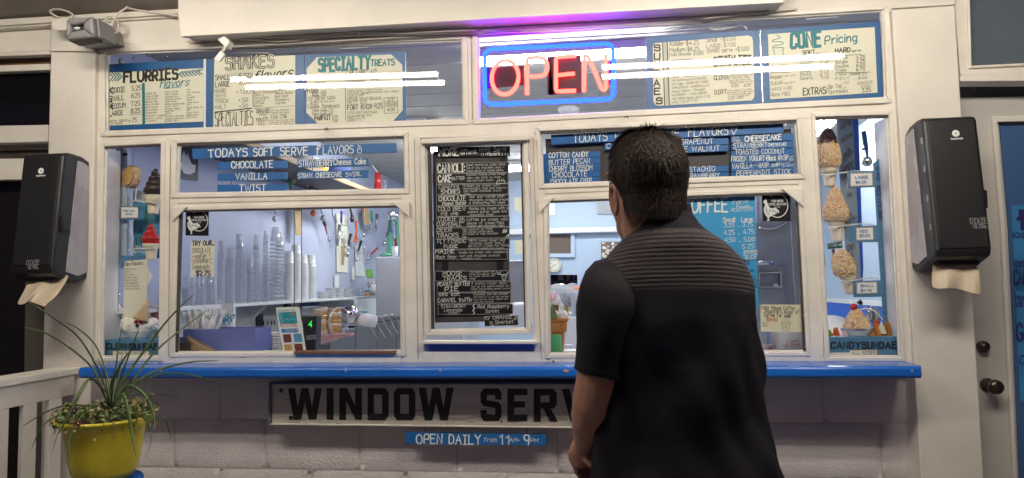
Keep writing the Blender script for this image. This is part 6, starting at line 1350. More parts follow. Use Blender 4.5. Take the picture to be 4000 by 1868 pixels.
MB().lathe([(90*k,0),(104*k,.01),(108*k,L_*.5),(112*k,L_),(108*k,L_)], a, 30, axis=ax, caps=False).build('drum', 'clear_plastic_thin', e, smooth=True)
MB().lathe([(113*k,L_-.01),(118*k,L_-.006),(118*k,L_+.004),(111*k,L_+.004)], a, 30, axis=ax, caps=False).build('rim', 'clear_plastic', e, smooth=True)
rr = random.Random(3)
for i in range(14):
    x, y = 1290+(i % 2)*110, 668+(i//2)*31; p, q = PY(.40)('e3', x-50, y), PY(.38)('e3', x+55, y+rr.uniform(-4,4)); MB().tube([p, q], [.006,.013], 10).build('waffle_cone', 'cone_waffle' if i % 3 else 'cone_pale', e, smooth=True)
hp = MB(); pl = PY(.33); 
for i in range(700):
    t = rr.random(); x = 1260+300*t; lo = 950-(max(0, x-1290))*.27; y = rr.uniform(868, max(870, lo)); hp.ball(pl('e3', x, y)+Vector((0,rr.uniform(-.02,.03),0)), .0035, 5, 4)
hp.build('crumb_topping', 'sprinkle5', label='pinkish crumb topping in the clear scoop tray', category='topping')['kind'] = 'stuff'
MB().prism(PY(.30), 'e3', [(1255,868),(1570,862),(1540,890),(1400,940),(1330,968),(1262,952)], .004).build('crumb_tray', 'clear_plastic_thin', label='clear tray with crumbs below the waffle cones', category='tray')
MB().lathe([(75*k,0),(80*k,.02),(72*k,.05),(40*k,.075),(.001,.08)], PY(.5)('e3', 1520, 710), 24, axis=(.55,-.7,.1)).build('steel_bowl', 'steel', smooth=True, label='shiny steel bowl behind the waffle cone container', category='bowl')
a = PY(.5)('e3', 1610, 745); MB().tube([a, a+Vector((.085,0,-.012))], [.034,.028], 18).build('white_cup', 'shelf_white', smooth=True, label='white cup lying on its side right of the steel bowl', category='cup')
MB().prism(PY(.55), 'e3', [(1618,680),(1688,682),(1680,694),(1618,696)], .02).build('teal_lid', 'teal', label='flat teal lid above the lying cup', category='lid')
rk = empty('wire_rack', PY(.3)('e3', 850, 900), 'wire rack of clear plastic scoops and lids beside the blue box', 'rack')
for i in range(8):
    y = 862+i*20; MB().tube([PY(.30)('e3', 600 if i == 0 else 822, y+10), PY(.30)('e3', 960, y)], .004 if i else .006, 8).build('clear_spoon', 'clear_plastic' , rk, smooth=True)
for i in range(7): MB().tube(smoothpts([PY(.34)('e3', 822, 890+i*20), PY(.30)('e3', 880, 905+i*19), PY(.32)('e3', 970, 885+i*21)]), .003, 6).build('wire', 'steel', rk, smooth=True)
MB().prism(PY(.36), 'e3', [(822,880),(975,876),(975,1022),(822,1022)], .01).build('back_panel', 'steel_brushed', rk)
# steel topping bins receding along the counter, and the tall grey appliance
bn = empty('topping_counter', wx('e3', 1700, 850, .9), 'steel counter of lidded topping bins running back into the room', 'counter')
xb = XL+.75; pb2 = lambda x, y: PX(xb)('e3', x, y)
zt2 = pb2(1560, 822).z; ys = [max(.34, pb2(x, 800).y) for x in (1370,1590,1770,1930,1985)]; ys.append(ys[-1]+.5)
for i in range(5):
    MB().box(XL+.45, xb, ys[i]+.006, ys[i+1]-.006, zt2-.30, zt2).build('steel_bin', 'bin_grey', bn, bevel=.006)
MB().box(XL+.05, xb+.01, ys[0], ys[-1]+.3, zt2-.36, zt2-.305).build('counter_top', 'steel_brushed', bn)
MB().box(XL+.05, xb-.05, ys[0], ys[-1]+.3, .1, zt2-.37).build('cabinet', 'bin_grey', bn)
MB().box(XL+.45, xb-.01, ys[1], ys[-1], zt2+.001, zt2+.012).build('dark_lid', 'handle_black', bn)
for i in range(5):
    y = ys[1]+.15+i*.17; MB().tube(smoothpts([Vector((xb-.05,y,zt2+.01)), Vector((xb+.0,y+.03,zt2+.05)), Vector((xb+.03,y+.1,zt2-.04)), Vector((xb+.05,y+.16,zt2-.1))]), .004, 6).build('ladle_handle', 'steel', bn, smooth=True)
ga = wx('e3', 1755, 225, .45)
MB().box(XL+.45, XL+1.2, ga.y, ga.y+.8, .8, ga.z).build('grey_appliance', 'appliance_grey', bevel=.01, label='tall pale grey appliance side at the right of the left serving window', category='appliance')
mx = empty('milkshake_mixer', (XL+.5, ga.y+.15, ga.z), 'mint green milkshake mixer with a chrome head on the grey appliance', 'mixer')
gm = PY(ga.y+.12)
k = (ga.y+2.92)/F/3.009
pf = gm('h5', 785, 665); MB().lathe([(85*k,0),(85*k,18*k),(40*k,45*k),(.001,46*k)], pf, 22, sx=1, sy=.7).build('base', 'mint', mx, smooth=True)
MB().prism(gm, 'h5', [(775,640),(790,430),(800,210),(830,200),(840,430),(838,640)], .06).build('column', 'mint', mx, bevel=.008)
MB().prism(gm, 'h5', [(880,260),(960,230),(960,560),(905,560)], .06).build('column', 'mint', mx, bevel=.008)
MB().ball(gm('h5', 875, 200)+Vector((0,-.05,0)), (70*k,.09,66*k), 18, 12).build('motor_head', 'steel', mx, smooth=True)
MB().tube([gm('h5', 875, 265), gm('h5', 873, 450)], .007, 8).build('spindle', 'steel', mx)
MB().lathe([(30*k,0),(42*k,115*k),(40*k,115*k)], gm('h5', 905, 668)+Vector((0,-.06,0)), 16, caps=False).build('mixing_cup', 'clear_plastic', mx, smooth=True)

# ================================================================ INSIDE: THROUGH THE RIGHT SERVING WINDOW
KB = PB
wp = lambda x, y: PB('h4', x, y)
MB().box(XL, XR, YB-.12, YB-.0, wp(300,300).z, wp(300,262).z).build('wall_moulding', 'room_white', bevel=.01, label='white moulding across the light blue back wall', category='moulding')
def onwall(nm, q, m_, lb, t=.02, Y=YB, cat=None):
    o = MB().prism(PY(Y-t), 'h4', q, t-.002).build(nm, m_, bevel=.003); return tag(o, lb, cat or nm.replace('_', ' '))
onwall('ceiling_tile_panel', [(-40,60),(72,60),(72,172),(-40,172)], 'room_white', 'pale square panel high on the back wall at the left')
onwall('dark_wall_panel', [(378,55),(500,55),(500,162),(378,162)], 'steel_grey_panel', 'grey square panel high on the back wall beside the head')
fr_ = empty('wicker_screen', wp(95,375), 'brown woven cane panel in a light blue frame on the back wall', 'panel')
quad_ring(PY(YB-.05), 'h4', [(-60,300),(212,300),(214,474),(-60,474)], [(-30,306),(184,306),(184,445),(-30,445)], .048).build('frame', 'room_blue', fr_, bevel=.004)
MB().prism(PY(YB-.02), 'h4', [(-30,306),(184,306),(184,445),(-30,445)], .015).build('cane_panel', 'wicker', fr_)
dz = MB(); rr = random.Random(1)
for i in range(13):
    for j in range(8):
        x = 8+i*14; y = 314+j*17; c_ = PY(YB-.024); strip(dz, c_, 'h4', [(x-4,y),(x,y-4),(x+4,y),(x,y+4),(x-4,y)], 2)
dz.build('cane_hole', 'dark_trim', fr_)['kind'] = 'stuff'
ar = onwall('coral_picture', [(404,360),(600,360),(600,492),(404,492)], 'wicker', 'gold brown picture with pale rounded shapes behind the shoulder', .03, cat='picture')
dz = MB(); 
for i in range(60):
    x, y = rr.uniform(412,590), rr.uniform(368,484); a = rr.uniform(5,11); dz.prism(PY(YB-.033), 'h4', [(x+a*math.cos(t), y+a*1.1*math.sin(t)) for t in [q*math.pi/4 for q in range(8)]], .002)
dz.build('painted_shapes', 'paper_cream', ar)['kind'] = 'stuff'
ck = empty('wall_clock', wp(66,531), 'round cream wall clock showing twenty to eight', 'clock')
pc = PY(YB-.05)('h4', 66, 531); rc2 = (PY(YB-.05)('h4', 118, 531)-pc).length
MB().lathe([(rc2,0),(rc2,-.03),(rc2*.93,-.04),(rc2*.9,-.034),(.001,-.034)], pc+Vector((0,0,0)), 32, axis=(0,1,0)).build('case', 'paper_cream', ck, smooth=False)
dz = MB(); qp = PY(YB-.087)
for i in range(12):
    a = i*math.pi/6; x, y = 66+38*math.sin(a), 531-38*math.cos(a); s_ = str(12 if i == 0 else i); text(dz, qp, 'h4', s_, x-4*len(s_), y+6, x+4*len(s_), y+6, 12, .16)
strip(dz, qp, 'h4', [(66,531),(36,550)], 3); strip(dz, qp, 'h4', [(66,531),(78,521)], 3); dz.build('clock_face_print', 'ink_grey', ck)['kind'] = 'stuff'
onwall('switch_plate', [(18,590),(34,590),(34,635),(18,635)], 'room_white', 'small white switch plate beside the pass-through')
quad_ring(PY(YB-.02), 'h4', [(20,585),(262,572),(262,790),(20,790)], [(36,600),(232,600),(232,780),(36,780)], .018).build('hatch_frame', 'room_blue', bevel=.003, label='light blue frame round the dark pass-through hatch', category='frame')
for i, y in enumerate((640, 690)): MB().prism(PY(YB+.3), 'h4', [(30,y),(240,y-4),(240,y+8),(30,y+10)], .1).build('dark_shelf', 'handle_black', label='%s dark shelf inside the pass-through hatch' % ('upper' if i == 0 else 'lower'), category='shelf')
for i, (x, w, m_) in enumerate(((110,34,'steel_grey_panel'),(165,24,'tan_wood'),(205,20,'box_blue'),(90,20,'bright_blue'))):
    o = MB().prism(PY(YB+.35), 'h4', [(x-w/2,604),(x+w/2,604),(x+w/2,638),(x-w/2,638)] if i < 3 else [(x-30,680),(x+12,676),(x+12,692),(x-30,694)], .08).build('stored_box', m_); tag(o, ['grey','tan','dusky blue','bright blue'][i] + ' box stored inside the pass-through hatch', 'box')
# counter stuff in the room
YC = 3.2; wc = lambda x, y: PY(YC)('h4', x, y)
MB().box(wc(-60,0).x, wc(420,0).x, YC, YC+.6, 0, wc(0,880).z-.004).build('back_counter', 'room_white', bevel=.01, label='white counter along the back of the room', category='counter')
rr = random.Random(21)
bg = MB()
for i in range(26):
    x, y = rr.uniform(80,230), rr.uniform(715,790); bg.ball(PY(YC-.05)('h4', x, y)+Vector((0,rr.uniform(-.1,.1),0)), (rr.uniform(.04,.09),.06,rr.uniform(.04,.10)), 8, 6)
bg.build('plastic_bags', 'clear_plastic', smooth=False, label='heap of clear plastic bags on the back counter', category='bag heap')['kind'] = 'stuff'
def cbox(nm, q, m_, lb, Y=YC-.1, t=.2): return tag(MB().prism(PY(Y), 'h4', q, t).build(nm, m_, bevel=.006), lb, nm.replace('_', ' '))
cbox('yellow_box', [(105,785),(140,780),(168,885),(120,885)], 'yellow', 'yellow box on the back counter')
cbox('blue_bag', [(205,870),(230,820),(232,770),(278,768),(276,912),(205,912)], 'bright_blue', 'bright blue bag hanging beside the back counter', YC-.14, .06)
cbox('white_jug', [(185,760),(222,758),(222,900),(190,905)], 'clear_plastic', 'pale plastic jug between the yellow box and the blue bag', YC-.2, .1)
cbox('white_bin', [(232,790),(262,745),(266,900),(236,902)], 'room_white', 'white bin edge behind the blue bag', YC-.2, .05)
cbox('black_strap', [(212,905),(232,905),(226,942),(216,942)], 'handle_black', 'short black strap hanging below the blue bag', YC-.2, .02)
o = MB().ball(PY(YC)('h4', 228, 714), (.05,.04,.035), 10, 8).build('orange_bun', 'orange', smooth=True); tag(o, 'small orange bag on top of the plastic heap', 'bag')
cbox('white_chair', [(130,1105),(190,1105),(210,1125),(212,1160),(130,1160)], 'room_white', 'back of a white chair below the counter', 2.0, .05)
cbox('white_cabinet', [(120,905),(262,905),(262,1170),(120,1170)], 'room_white', 'white cabinet face below the back counter', 2.9, .1)
# ice cream model cup in the window
ic = empty('cone_model', PY(.16)('h4', 90, 1160), 'large model ice cream in an orange cone cup with a banknote tucked in', 'ice cream model')
pm = PY(.10); 
MB().prism(pm, 'h4', [(26,920),(163,916),(163,932),(152,940),(150,1000),(135,1015),(130,1160),(42,1160),(34,1018),(28,1004)], .09).build('cone_cup', 'terracotta', ic, bevel=.004)
MB().prism(PY(.095), 'h4', [(20,918),(165,914),(165,938),(20,942)], .10).build('cup_rim', 'terracotta', ic, bevel=.003)
MB().prism(PY(.095), 'h4', [(26,1004),(154,1000),(150,1014),(30,1018)], .10).build('cup_ridge', 'terracotta', ic, bevel=.002)
dz = MB(); 
for x in (62, 100): dz.tube([PY(.096)('h4', px_, py_) for px_, py_ in ((x-12,975),(x+6,952),(x+26,975),(x+6,998),(x-12,975))], .0022, 5)
for x in (80,): dz.tube([PY(.095)('h4', px_, py_) for px_, py_ in ((x-12,975),(x+6,952),(x+26,975),(x+6,998),(x-12,975))], .0022, 5)
dz.build('diamond_relief', 'cone_waffle', ic)
MB().lathe([(.028,0),(.03,.002),(.024,.072),(.0235,.074),(.001,.074)], PY(.08)('h4', 72, 1166), 20).build('green_cup', 'green_cup', smooth=True, label='small green paper cup upside down before the orange cone cup', category='cup')
mb = MB(); 
P = smoothpts([PY(.13)('h4', x, y) for x, y in ((95,910),(130,905),(120,880),(90,870),(100,845),(112,830),(90,812),(60,800),(45,785),(60,770),(80,765),(70,745),(58,735),(66,712))], 4)
n = len(P); mb.tube(P, [.022-.018*i/n for i in range(n)], 10); mb.ball(PY(.13)('h4', 70, 880), (.04,.035,.03), 12, 8); mb.ball(PY(.13)('h4', 62, 790), (.03,.03,.035), 12, 8)
mb.build('ice_cream', 'room_white', ic, smooth=True)
MB().ball(PY(.12)('h4', 60, 778), (.021,.02,.03), 12, 8).build('pink_swirl', 'pale_pink', ic, smooth=True)
MB().prism(PY(.085), 'h4', [(22,830),(62,825),(88,905),(80,915),(30,918),(25,880)], .004).build('banknote', 'leaf_pale', ic); MB().prism(PY(.10), 'h4', [(48,815),(98,820),(95,868),(70,840)], .004).build('brown_scoop', 'wood_brown', ic)
MB().box(PY(.1)('o', 1384, 886).x, PY(.1)('o', 2020, 886).x, .02, .03, PY(.03)('o', 1500, 887).z-.002, PY(.03)('o', 1500, 884).z).build('inner_sill', 'wood_brown', label='thin brown inner sill edge of the right serving window', category='sill')
# right part: fridge, appliance, cups
YA = 1.3; pa = PY(YA)
fg = empty('steel_fridge', pa('g1', 400, 500), 'large brushed steel fridge seen right of the coffee poster', 'fridge')
MB().prism(pa, 'g1', [(150,60),(490,60),(560,1100),(150,1100)], .5).build('body', 'fridge_grey', fg, bevel=.01)
MB().prism(PY(YA-.02), 'g1', [(235,540),(425,538),(440,760),(430,1050),(235,1050)], .02).build('door', 'steel_grey_panel', fg, bevel=.004)
quad_ring(PY(YA-.04), 'g1', [(262,585),(406,580),(408,680),(262,682)], [(270,592),(398,588),(400,672),(270,674)], .02).build('label_frame', 'steel', fg)
MB().prism(PY(YA-.04), 'g1', [(358,655),(384,655),(384,672),(358,672)], .01).build('sticker', 'white_paper', fg)
MB().tube(smoothpts([pa('g1', x, y)+Vector((0,-.05,0)) for x, y in ((250,308),(330,312),(400,290),(430,268))]), .01, 8).build('handle', 'steel', fg, smooth=True)
MB().prism(PY(.7), 'g1', [(246,98),(280,98),(284,240),(248,268)], .05).build('jar_shelf', 'clear_plastic', label='clear jars edge left of the rooster sticker', category='jar')
MB().prism(PY(.5), 'g1', [(262,268),(460,264),(462,100),(480,90),(520,540),(545,800),(500,800),(480,560),(466,270),(262,274)], .01).build('cabinet_edge', 'steel_grey_panel', label='grey cabinet edge inside the right jamb of the serving window', category='cabinet')
MB().lathe([(.05,0),(.052,.012),(.05,.02),(.001,.02)], PY(YA-.1)('g1', 295, 536), 20).build('steel_tin', 'steel', smooth=True, label='round flat steel tin on the fridge ledge', category='tin')
p = PY(.2)('g1', 305, 1066); k = 3.0/F/1.604
dcup = empty('drink_cup', p, 'clear plastic cup with a blue straw and pink drink left', 'cup')
MB().lathe([(42*k,0),(58*k,165*k),(62*k,168*k)], p, 24, caps=False).build('cup', 'clear_plastic_thin', dcup, smooth=True); MB().lathe([(41*k,1*k),(44*k,28*k),(.001,28*k)], p, 24).build('drink', 'pale_pink', dcup, smooth=True)
MB().tube([p+Vector((.01,0,.01)), p+Vector((.012,0,125*k))], .003, 8).build('straw', 'bright_blue', dcup)
p = PY(.2)('g1', 455, 1072); tj = empty('tip_bucket', p, 'white tip bucket with red handwriting I love ice cream', 'bucket')
MB().lathe([(88*k,0),(102*k,110*k),(108*k,112*k),(108*k,118*k),(.001,118*k)], p, 28).build('bucket', 'white_plastic', tj, smooth=True)
mb = MB(); text(mb, PY(.2-102*k*1.04), 'g1', 'I love', 436, 1030, 510, 1022, 22, .1); text(mb, PY(.2-102*k*1.04), 'g1', 'ice cream', 418, 1052, 520, 1044, 20, .1); mb.build('lettering', 'ink_red', tj)['kind'] = 'stuff'
cbox2 = MB().prism(PY(.4), 'g1', [(210,780),(245,780),(250,860),(215,880)], .03).build('white_tissue', 'white_paper'); tag(cbox2, 'small white tissue behind the poster foot', 'tissue')
# strips seen either side of the black list
MB().prism(PY(1.0), 'e4', [(105,470),(122,470),(125,985),(110,985)], .02).build('red_patterned_strip', 'red', label='red and white patterned edge left of the black list', category='banner')
st_ = MB()
for i in range(16): st_.prism(PY(.995), 'e4', [(107,600+i*22),(114,590+i*22),(121,600+i*22),(114,610+i*22)], .002)
st_.build('banner_diamond', 'white_paper', label='white diamonds on the red patterned edge', category='pattern')['kind'] = 'stuff'
for c, q, m_, lb, nm in (('e4',[(938,712),(1025,708),(1020,855),(942,850)],'paper_yellow','yellowish picture on the wall right of the black list','picture'),('e5',[(775,85),(842,80),(846,195),(778,200)],'paper_yellow','lower yellowish picture right of the black list','picture')):
    MB().prism(PY(4.0), c, q, .01).build(nm, m_, label=lb, category=nm)
wfr = MB().prism(PY(3.2), 'e5', [(700,255),(850,250),(852,610),(700,610)], .6).build('wall_fridge', 'steel_brushed', bevel=.01, label='steel cabinet seen just right of the black list', category='cabinet')
MB().prism(PY(3.18), 'e5', [(700,330),(818,330),(818,600),(700,600)], .02).build('fridge_door', 'steel_grey_panel', wfr)
MB().prism(PY(2.0), 'e5', [(700,620),(870,615),(875,830),(700,830)], .5).build('ice_chest', 'room_white', bevel=.02, label='white chest freezer behind the foot of the black list', category='freezer')
# ================================================================ OUTSIDE: TOWEL DISPENSERS
def dispenser(label, xs, prof, side, sgn, panel, logo, brand, nap):
    """xs: (X of the inner side, X of the outer side); prof: (Y, survey y) round the side; sgn +1 when the inner side faces right"""
    zf = lambda Y, py: PY(Y)('o', side, py).z
    P = [(Y, zf(Y, y)) for Y, y in prof]; xi, xo = xs; xa, xb = min(xs), max(xs)
    e = empty('napkin_dispenser', (xa, 0, P[0][1]), label, 'dispenser')
    mb = MB(); mb.ext([(xa, y, z) for y, z in P], Vector((xb-xa, 0, 0))); mb.build('case', 'black_plastic', e, bevel=.011)
    cy = sum(p[0] for p in P)/len(P); cz_ = sum(p[1] for p in P)/len(P)
    # clear grey side cover, set into the inner side
    q = [(min(-.012, max(y*.97, -.118 - (cz_-z)*.10)), cz_+(z-cz_)*.90) for y, z in P]
    MB().ext([(xi, y, z) for y, z in q], Vector((sgn*.004, 0, 0))).build('side_cover', 'smoke_plastic', e, bevel=.003)
    # the front cover plate stands a little proud
    Pf = [p for p in P]; mb = MB(); mb.prism(PY(0), 'o', [(0,0),(1,0),(1,1)], .001) if False else None
    (yt, zt_), (yb, zb_) = P[4], P[5]; d = Vector((0, yb-yt, zb_-zt_)).normalized(); n = Vector((0, d.z, -d.y)); n = n if n.y < 0 else -n
    w = .012; A = Vector((xa+w, yt, zt_)) + d*.006 + n*.001; B = Vector((xb-w, yt, zt_)) + d*.006 + n*.001; L_ = (Vector((0,yb,zb_))-Vector((0,yt,zt_))).length-.012
    mb = MB(); mb.ext([A, B, B+d*L_, A+d*L_], n*.004); mb.build('front_cover', 'black_plastic', e, bevel=.005)
    # the latch on the outer edge
    lx = xo if sgn < 0 else xi; m = Vector((lx, (yt+yb)/2+.02, zt_+(zb_-zt_)*.62)); s2 = 1
    MB().box(m.x-.006 if s2 < 0 else m.x-.002, m.x+.012, m.y-.012, m.y+.03, m.z-.032, m.z+.032).build('latch', 'handle_black', e, bevel=.004)
    if sgn < 0:
        for t in (.15, .37, .6, .82): MB().box(xi-.004, xi+.002, yt+.014+(yb-yt)*t, yt+.022+(yb-yt)*t, zt_+(zb_-zt_)*t-.011, zt_+(zb_-zt_)*t+.011).build('hinge', 'gray_plastic', e)
    # print: round badge, small line, two word mark
    W_ = xb-xa; org = A + n*.0046
    class FP:
        def __init__(s, o=0): s.o = o; s.n = -n
        def __call__(s, c, x, y): return org + Vector((x*W_/100, 0, 0)) + d*(y*W_/100) + n*s.o
        def off(s, k): return FP(s.o+k)
    fp = FP(); mb = MB(); (lx_, ly), (bx_, by) = logo, brand; r = 7
    strip(mb, fp, '', [(lx_+r*.6*math.cos(a), ly+r*.6*math.sin(a)) for a in [k*math.pi/8 for k in range(17)]], r*.75)
    text(mb, fp, '', 'Georgia-Pacific', lx_-10, ly+12, lx_+12, ly+12, 3, .25, jit=0); mb.build('badge_print', 'white_paper', e)['kind'] = 'stuff'
    mb = MB(); text(mb, fp, '', 'DIXIE', bx_, by, bx_+30, by, 10, .15, jit=0); text(mb, fp, '', 'ULTRA.', bx_+5, by+8.5, bx_+29, by+9.5, 7, .2, jit=0); mb.build('word_mark', 'gray_plastic', e)['kind'] = 'stuff'
    # paper napkin hanging out
    rows, Ys = nap; mb = MB(); nn = 10; R = []
    for (x0, x1, y0, y1), Y in zip(rows, Ys):
        R.append([PY(Y+(.002+.004*len(R))*math.sin(i*1.1+len(R)*.5))('o', x0+(x1-x0)*i/nn+len(R)*math.sin(i), y0+(y1-y0)*i/nn+1.3*len(R)*math.sin(i*.8+1)) for i in range(nn+1)])
    b = 0
    for r_ in R: mb.v += r_
    for j in range(len(R)-1):
        for i in range(nn): a = j*(nn+1)+i; mb.face([a, a+1, a+nn+2, a+nn+1])
    o = mb.build('paper_napkin', 'napkin', e, smooth=True); s = o.modifiers.new('s', 'SOLIDIFY'); s.thickness = .0012; ss = o.modifiers.new('u', 'SUBSURF'); ss.levels = ss.render_levels = 2
    MB().box(xa+.02, xb-.02, -.17, -.05, P[6][1]-.03, P[6][1]+.01).build('paper_mouth', 'handle_black', e, bevel=.006)
dispenser('black napkin dispenser on the left post, its clear side facing right', (PY(-.165)('o',162,385).x, PY(-.165)('o',58,385).x),
    [(-.001,415),(-.06,396),(-.11,388),(-.15,384),(-.165,390),(-.213,670),(-.205,688),(-.16,700),(-.08,712),(-.001,700)], 165, 1, None, (44, 32), (34, 240),
    ([(80,175,690,692),(70,168,705,706),(64,158,722,722),(52,145,742,744),(40,118,762,768)], [-.14,-.15,-.18,-.22,-.25]))
dispenser('black napkin dispenser on the right post, its clear side facing left', (PY(-.165)('o',2321,302).x, PY(-.165)('o',2458,300).x),
    [(-.001,343),(-.05,318),(-.11,303),(-.15,297),(-.165,304),(-.213,631),(-.205,648),(-.15,664),(-.08,684),(-.001,677)], 2320, -1, None, (50, 26), (58, 205),
    ([(2347,2462,660,672),(2345,2464,680,684),(2344,2468,700,706),(2343,2472,722,740)], [-.15,-.155,-.17,-.175]))
# ================================================================ RAILING
RP0 = PY(-.03)('o', 199, 941); rx = RP0.x
rl = empty('porch_railing', (rx, -.03, 0), 'white painted wooden porch railing running towards the viewer at the left', 'railing')
MB().box(rx-.115, rx, -2.2, -.025, RP0.z, RP0.z+.028).build('top_rail', 'worn_paint', rl, bevel=.004)
MB().box(rx-.045, rx-.018, -2.2, -.03, RP0.z-.085, RP0.z-.001).build('under_rail', 'cream_paint', rl, bevel=.003)
MB().box(rx-.045, rx-.018, -2.2, -.03, .10, .18).build('bottom_rail', 'cream_paint', rl, bevel=.003)
pk = PX(rx-.018, -1); Ys = [(pk('g6', a, 900).y, pk('g6', b, 900).y) for a, b in ((378,303),(225,145),(55,-30))]
for i in range(8):
    if i < 3: a, b = Ys[i]
    else: a, b = Ys[2][0]-.165*(i-2), Ys[2][1]-.165*(i-2)
    if b < -2.15: break
    MB().box(rx-.040, rx-.019, min(a, b), max(a, b), .12, RP0.z-.06).build('picket', 'cream_board', rl, bevel=.002)
# ================================================================ POT AND PLANT
YPOT = -.72; PP = PY(YPOT); p0 = PP('g6', 645, 830); k = (YPOT+2.8)/F/1.5667
zz = lambda y: PP('g6', 645, y).z - p0.z
pot = empty('flower_pot', Vector((p0.x, YPOT, p0.z+zz(1195))), 'glazed yellow round flower pot with ribbed rim at the left below the ledge', 'flower pot')
prof = [(278*k,zz(824)),(290*k,zz(828)),(292*k,zz(838)),(284*k,zz(846)),(272*k,zz(850)),(268*k,zz(858)),(262*k,zz(860)),(260*k,zz(868)),(252*k,zz(871)),(250*k,zz(880)),(240*k,zz(886)),(234*k,zz(905)),(226*k,zz(960)),(219*k,zz(1020)),(208*k,zz(1090)),(192*k,zz(1150)),(170*k,zz(1195)),(.001,zz(1196))]
MB().lathe(prof, p0, 48, caps=False).build('bowl', 'pot_yellow', pot, smooth=True)
MB().lathe([(276*k,zz(826)),(276*k,zz(842)),(.001,zz(832))], p0, 32, caps=False).build('soil', 'soil', pot, smooth=True)
for sx in (-1, 1): MB().ball(p0+Vector((sx*262*k, -.02, zz(858))), (32*k, 50*k, 34*k), 14, 10).build('lug', 'pot_yellow', pot, smooth=True)
st = empty('blue_stool', Vector((p0.x, YPOT, 0)), 'round blue stool top under the yellow pot, mostly below the frame', 'stool')
zs = p0.z+zz(1196); c0 = Vector((p0.x+.005, YPOT, zs))
MB().lathe([(210*k,-.001),(222*k,-.008),(222*k,-.03),(200*k,-.035),(.001,-.035)], c0, 36).build('top', 'ledge_blue', st, smooth=False)
for i in range(4):
    a = i*math.pi/2+.4; MB().tube([c0+Vector((math.cos(a)*.10,math.sin(a)*.10,-.03)), Vector((c0.x+math.cos(a)*.15, c0.y+math.sin(a)*.15, .001))], .016, 10).build('leg', 'ledge_blue', st)
gp = empty('spike_plant', p0, 'spiky grass plant with long arching blades in the yellow pot', 'plant')
rr = random.Random(17)
def blade(pts, w, dy=0, bend=.0):
    P = [PY(YPOT + dy*i/(len(pts)-1))('g6', x, y) for i, (x, y) in enumerate(pts)]; S = smoothpts(P, 6); mb = MB(); n = len(S); wv = w*k*1.35
    for i, p in enumerate(S):
        t = i/(n-1); ww = wv*(.55+.9*math.sin(min(t*1.5, 1)*math.pi/2))*(1-t)**.55*.75 + .0004; d = (S[min(i+1,n-1)]-S[max(i-1,0)]).normalized(); sd = d.cross(Vector((0,1,0))); sd = sd.normalized() if sd.length > .01 else Vector((1,0,0))
        sd = (sd+Vector((0,rr.uniform(-.02,.02)+.35,0))).normalized(); mb.v += [p-sd*ww, p+Vector((0,ww*.5,0)), p+sd*ww, p+Vector((0,-.0012,0))]
    for i in range(n-1):
        b = i*4
        for a, c_ in ((0,1),(1,2),(2,3),(3,0)): mb.face([b+a, b+c_, b+4+c_, b+4+a])
    mb.build('leaf', 'leaf_dark', gp, smooth=True)
for pts, w, dy in [([(668,765),(640,640),(570,480),(470,330),(330,225),(180,125)],9,-.12),([(662,768),(600,600),(540,500),(400,385),(270,312),(140,278)],10,.05),([(674,765),(660,600),(590,400),(480,290),(395,248)],9,.15),
  ([(680,768),(700,600),(725,400),(752,240)],9,.05),([(688,768),(720,640),(800,420),(850,290)],8,-.05),([(690,768),(760,600),(900,400),(1040,220),(1195,70)],11,.10),([(695,768),(790,640),(930,450),(1100,300),(1285,165)],9,.2),
  ([(700,770),(800,640),(950,550),(1150,495),(1350,485)],8,.25),([(702,772),(820,640),(980,570),(1180,575),(1358,638)],7,.28),([(704,775),(800,730),(900,700),(1000,690),(1108,705)],6,.3),
  ([(690,770),(740,680),(790,640),(860,670),(920,750),(945,860),(940,905)],10,-.08),([(690,765),(735,700),(760,705),(790,820),(812,960),(832,1080)],12,-.34),([(665,765),(610,640),(550,598),(500,660),(430,800),(345,950)],12,-.18),([(668,765),(560,770),(470,860),(425,960),(422,1080),(438,1190)],11,-.36),
  ([(660,770),(540,760),(400,760),(280,800),(140,885)],6,-.1),([(650,772),(480,780),(330,830),(250,900),(190,1028)],5,-.12),([(672,765),(655,660),(640,570),(600,470)],8,-.1),([(684,765),(690,620),(760,470),(800,430)],10,-.12),([(690,768),(712,640),(740,520),(745,430)],8,.1),
  ([(696,770),(740,720),(800,690),(870,690),(915,660)],6,.1),([(678,768),(650,680),(570,600),(540,598)],7,-.02),([(684,768),(676,640),(700,560)],9,-.06),([(676,768),(640,700),(615,600)],9,0),([(700,772),(900,850),(1010,850),(1045,965)],5,.1),([(700,770),(880,830),(925,960),(890,1070)],4,-.2),([(660,770),(500,800),(380,880),(320,1040)],5,-.25)]: blade(pts, w, dy)
def leaves(nm, m_, n, seed, sz, spread, lb, ct, zj=.03, drop=0):
    r2 = random.Random(seed); mb = MB()
    for i in range(n):
        a = r2.uniform(0, 6.283); rad = 285*k*math.sqrt(r2.uniform(spread, 1)); c_ = p0 + Vector((math.cos(a)*rad, math.sin(a)*rad, .008+r2.uniform(0, zj) - (drop*r2.random()**2 if rad > 235*k else 0)))
        if drop and rad > 235*k: c_ += Vector((math.cos(a)*.012, math.sin(a)*.012, 0))
        d = Vector((r2.uniform(-1,1), r2.uniform(-1,1), r2.uniform(-.4,.9))).normalized(); u = d.orthogonal().normalized(); s = sz*r2.uniform(.5,1.3)
        mb.poly([c_, c_+d*s*.5+u*s*.38, c_+d*s, c_+d*s*.5-u*s*.38])
        if r2.random() < .3: mb.tube([c_-Vector((0,0,.015)), c_+d*s*.3], .0008, 4)
    return tag(mb.build(nm, m_), lb, ct, kind='stuff')
leaves('ground_cover', 'leaf_dark', 520, 1, .014, 0, 'low dark green leafy cover filling the yellow pot', 'plants', .02)
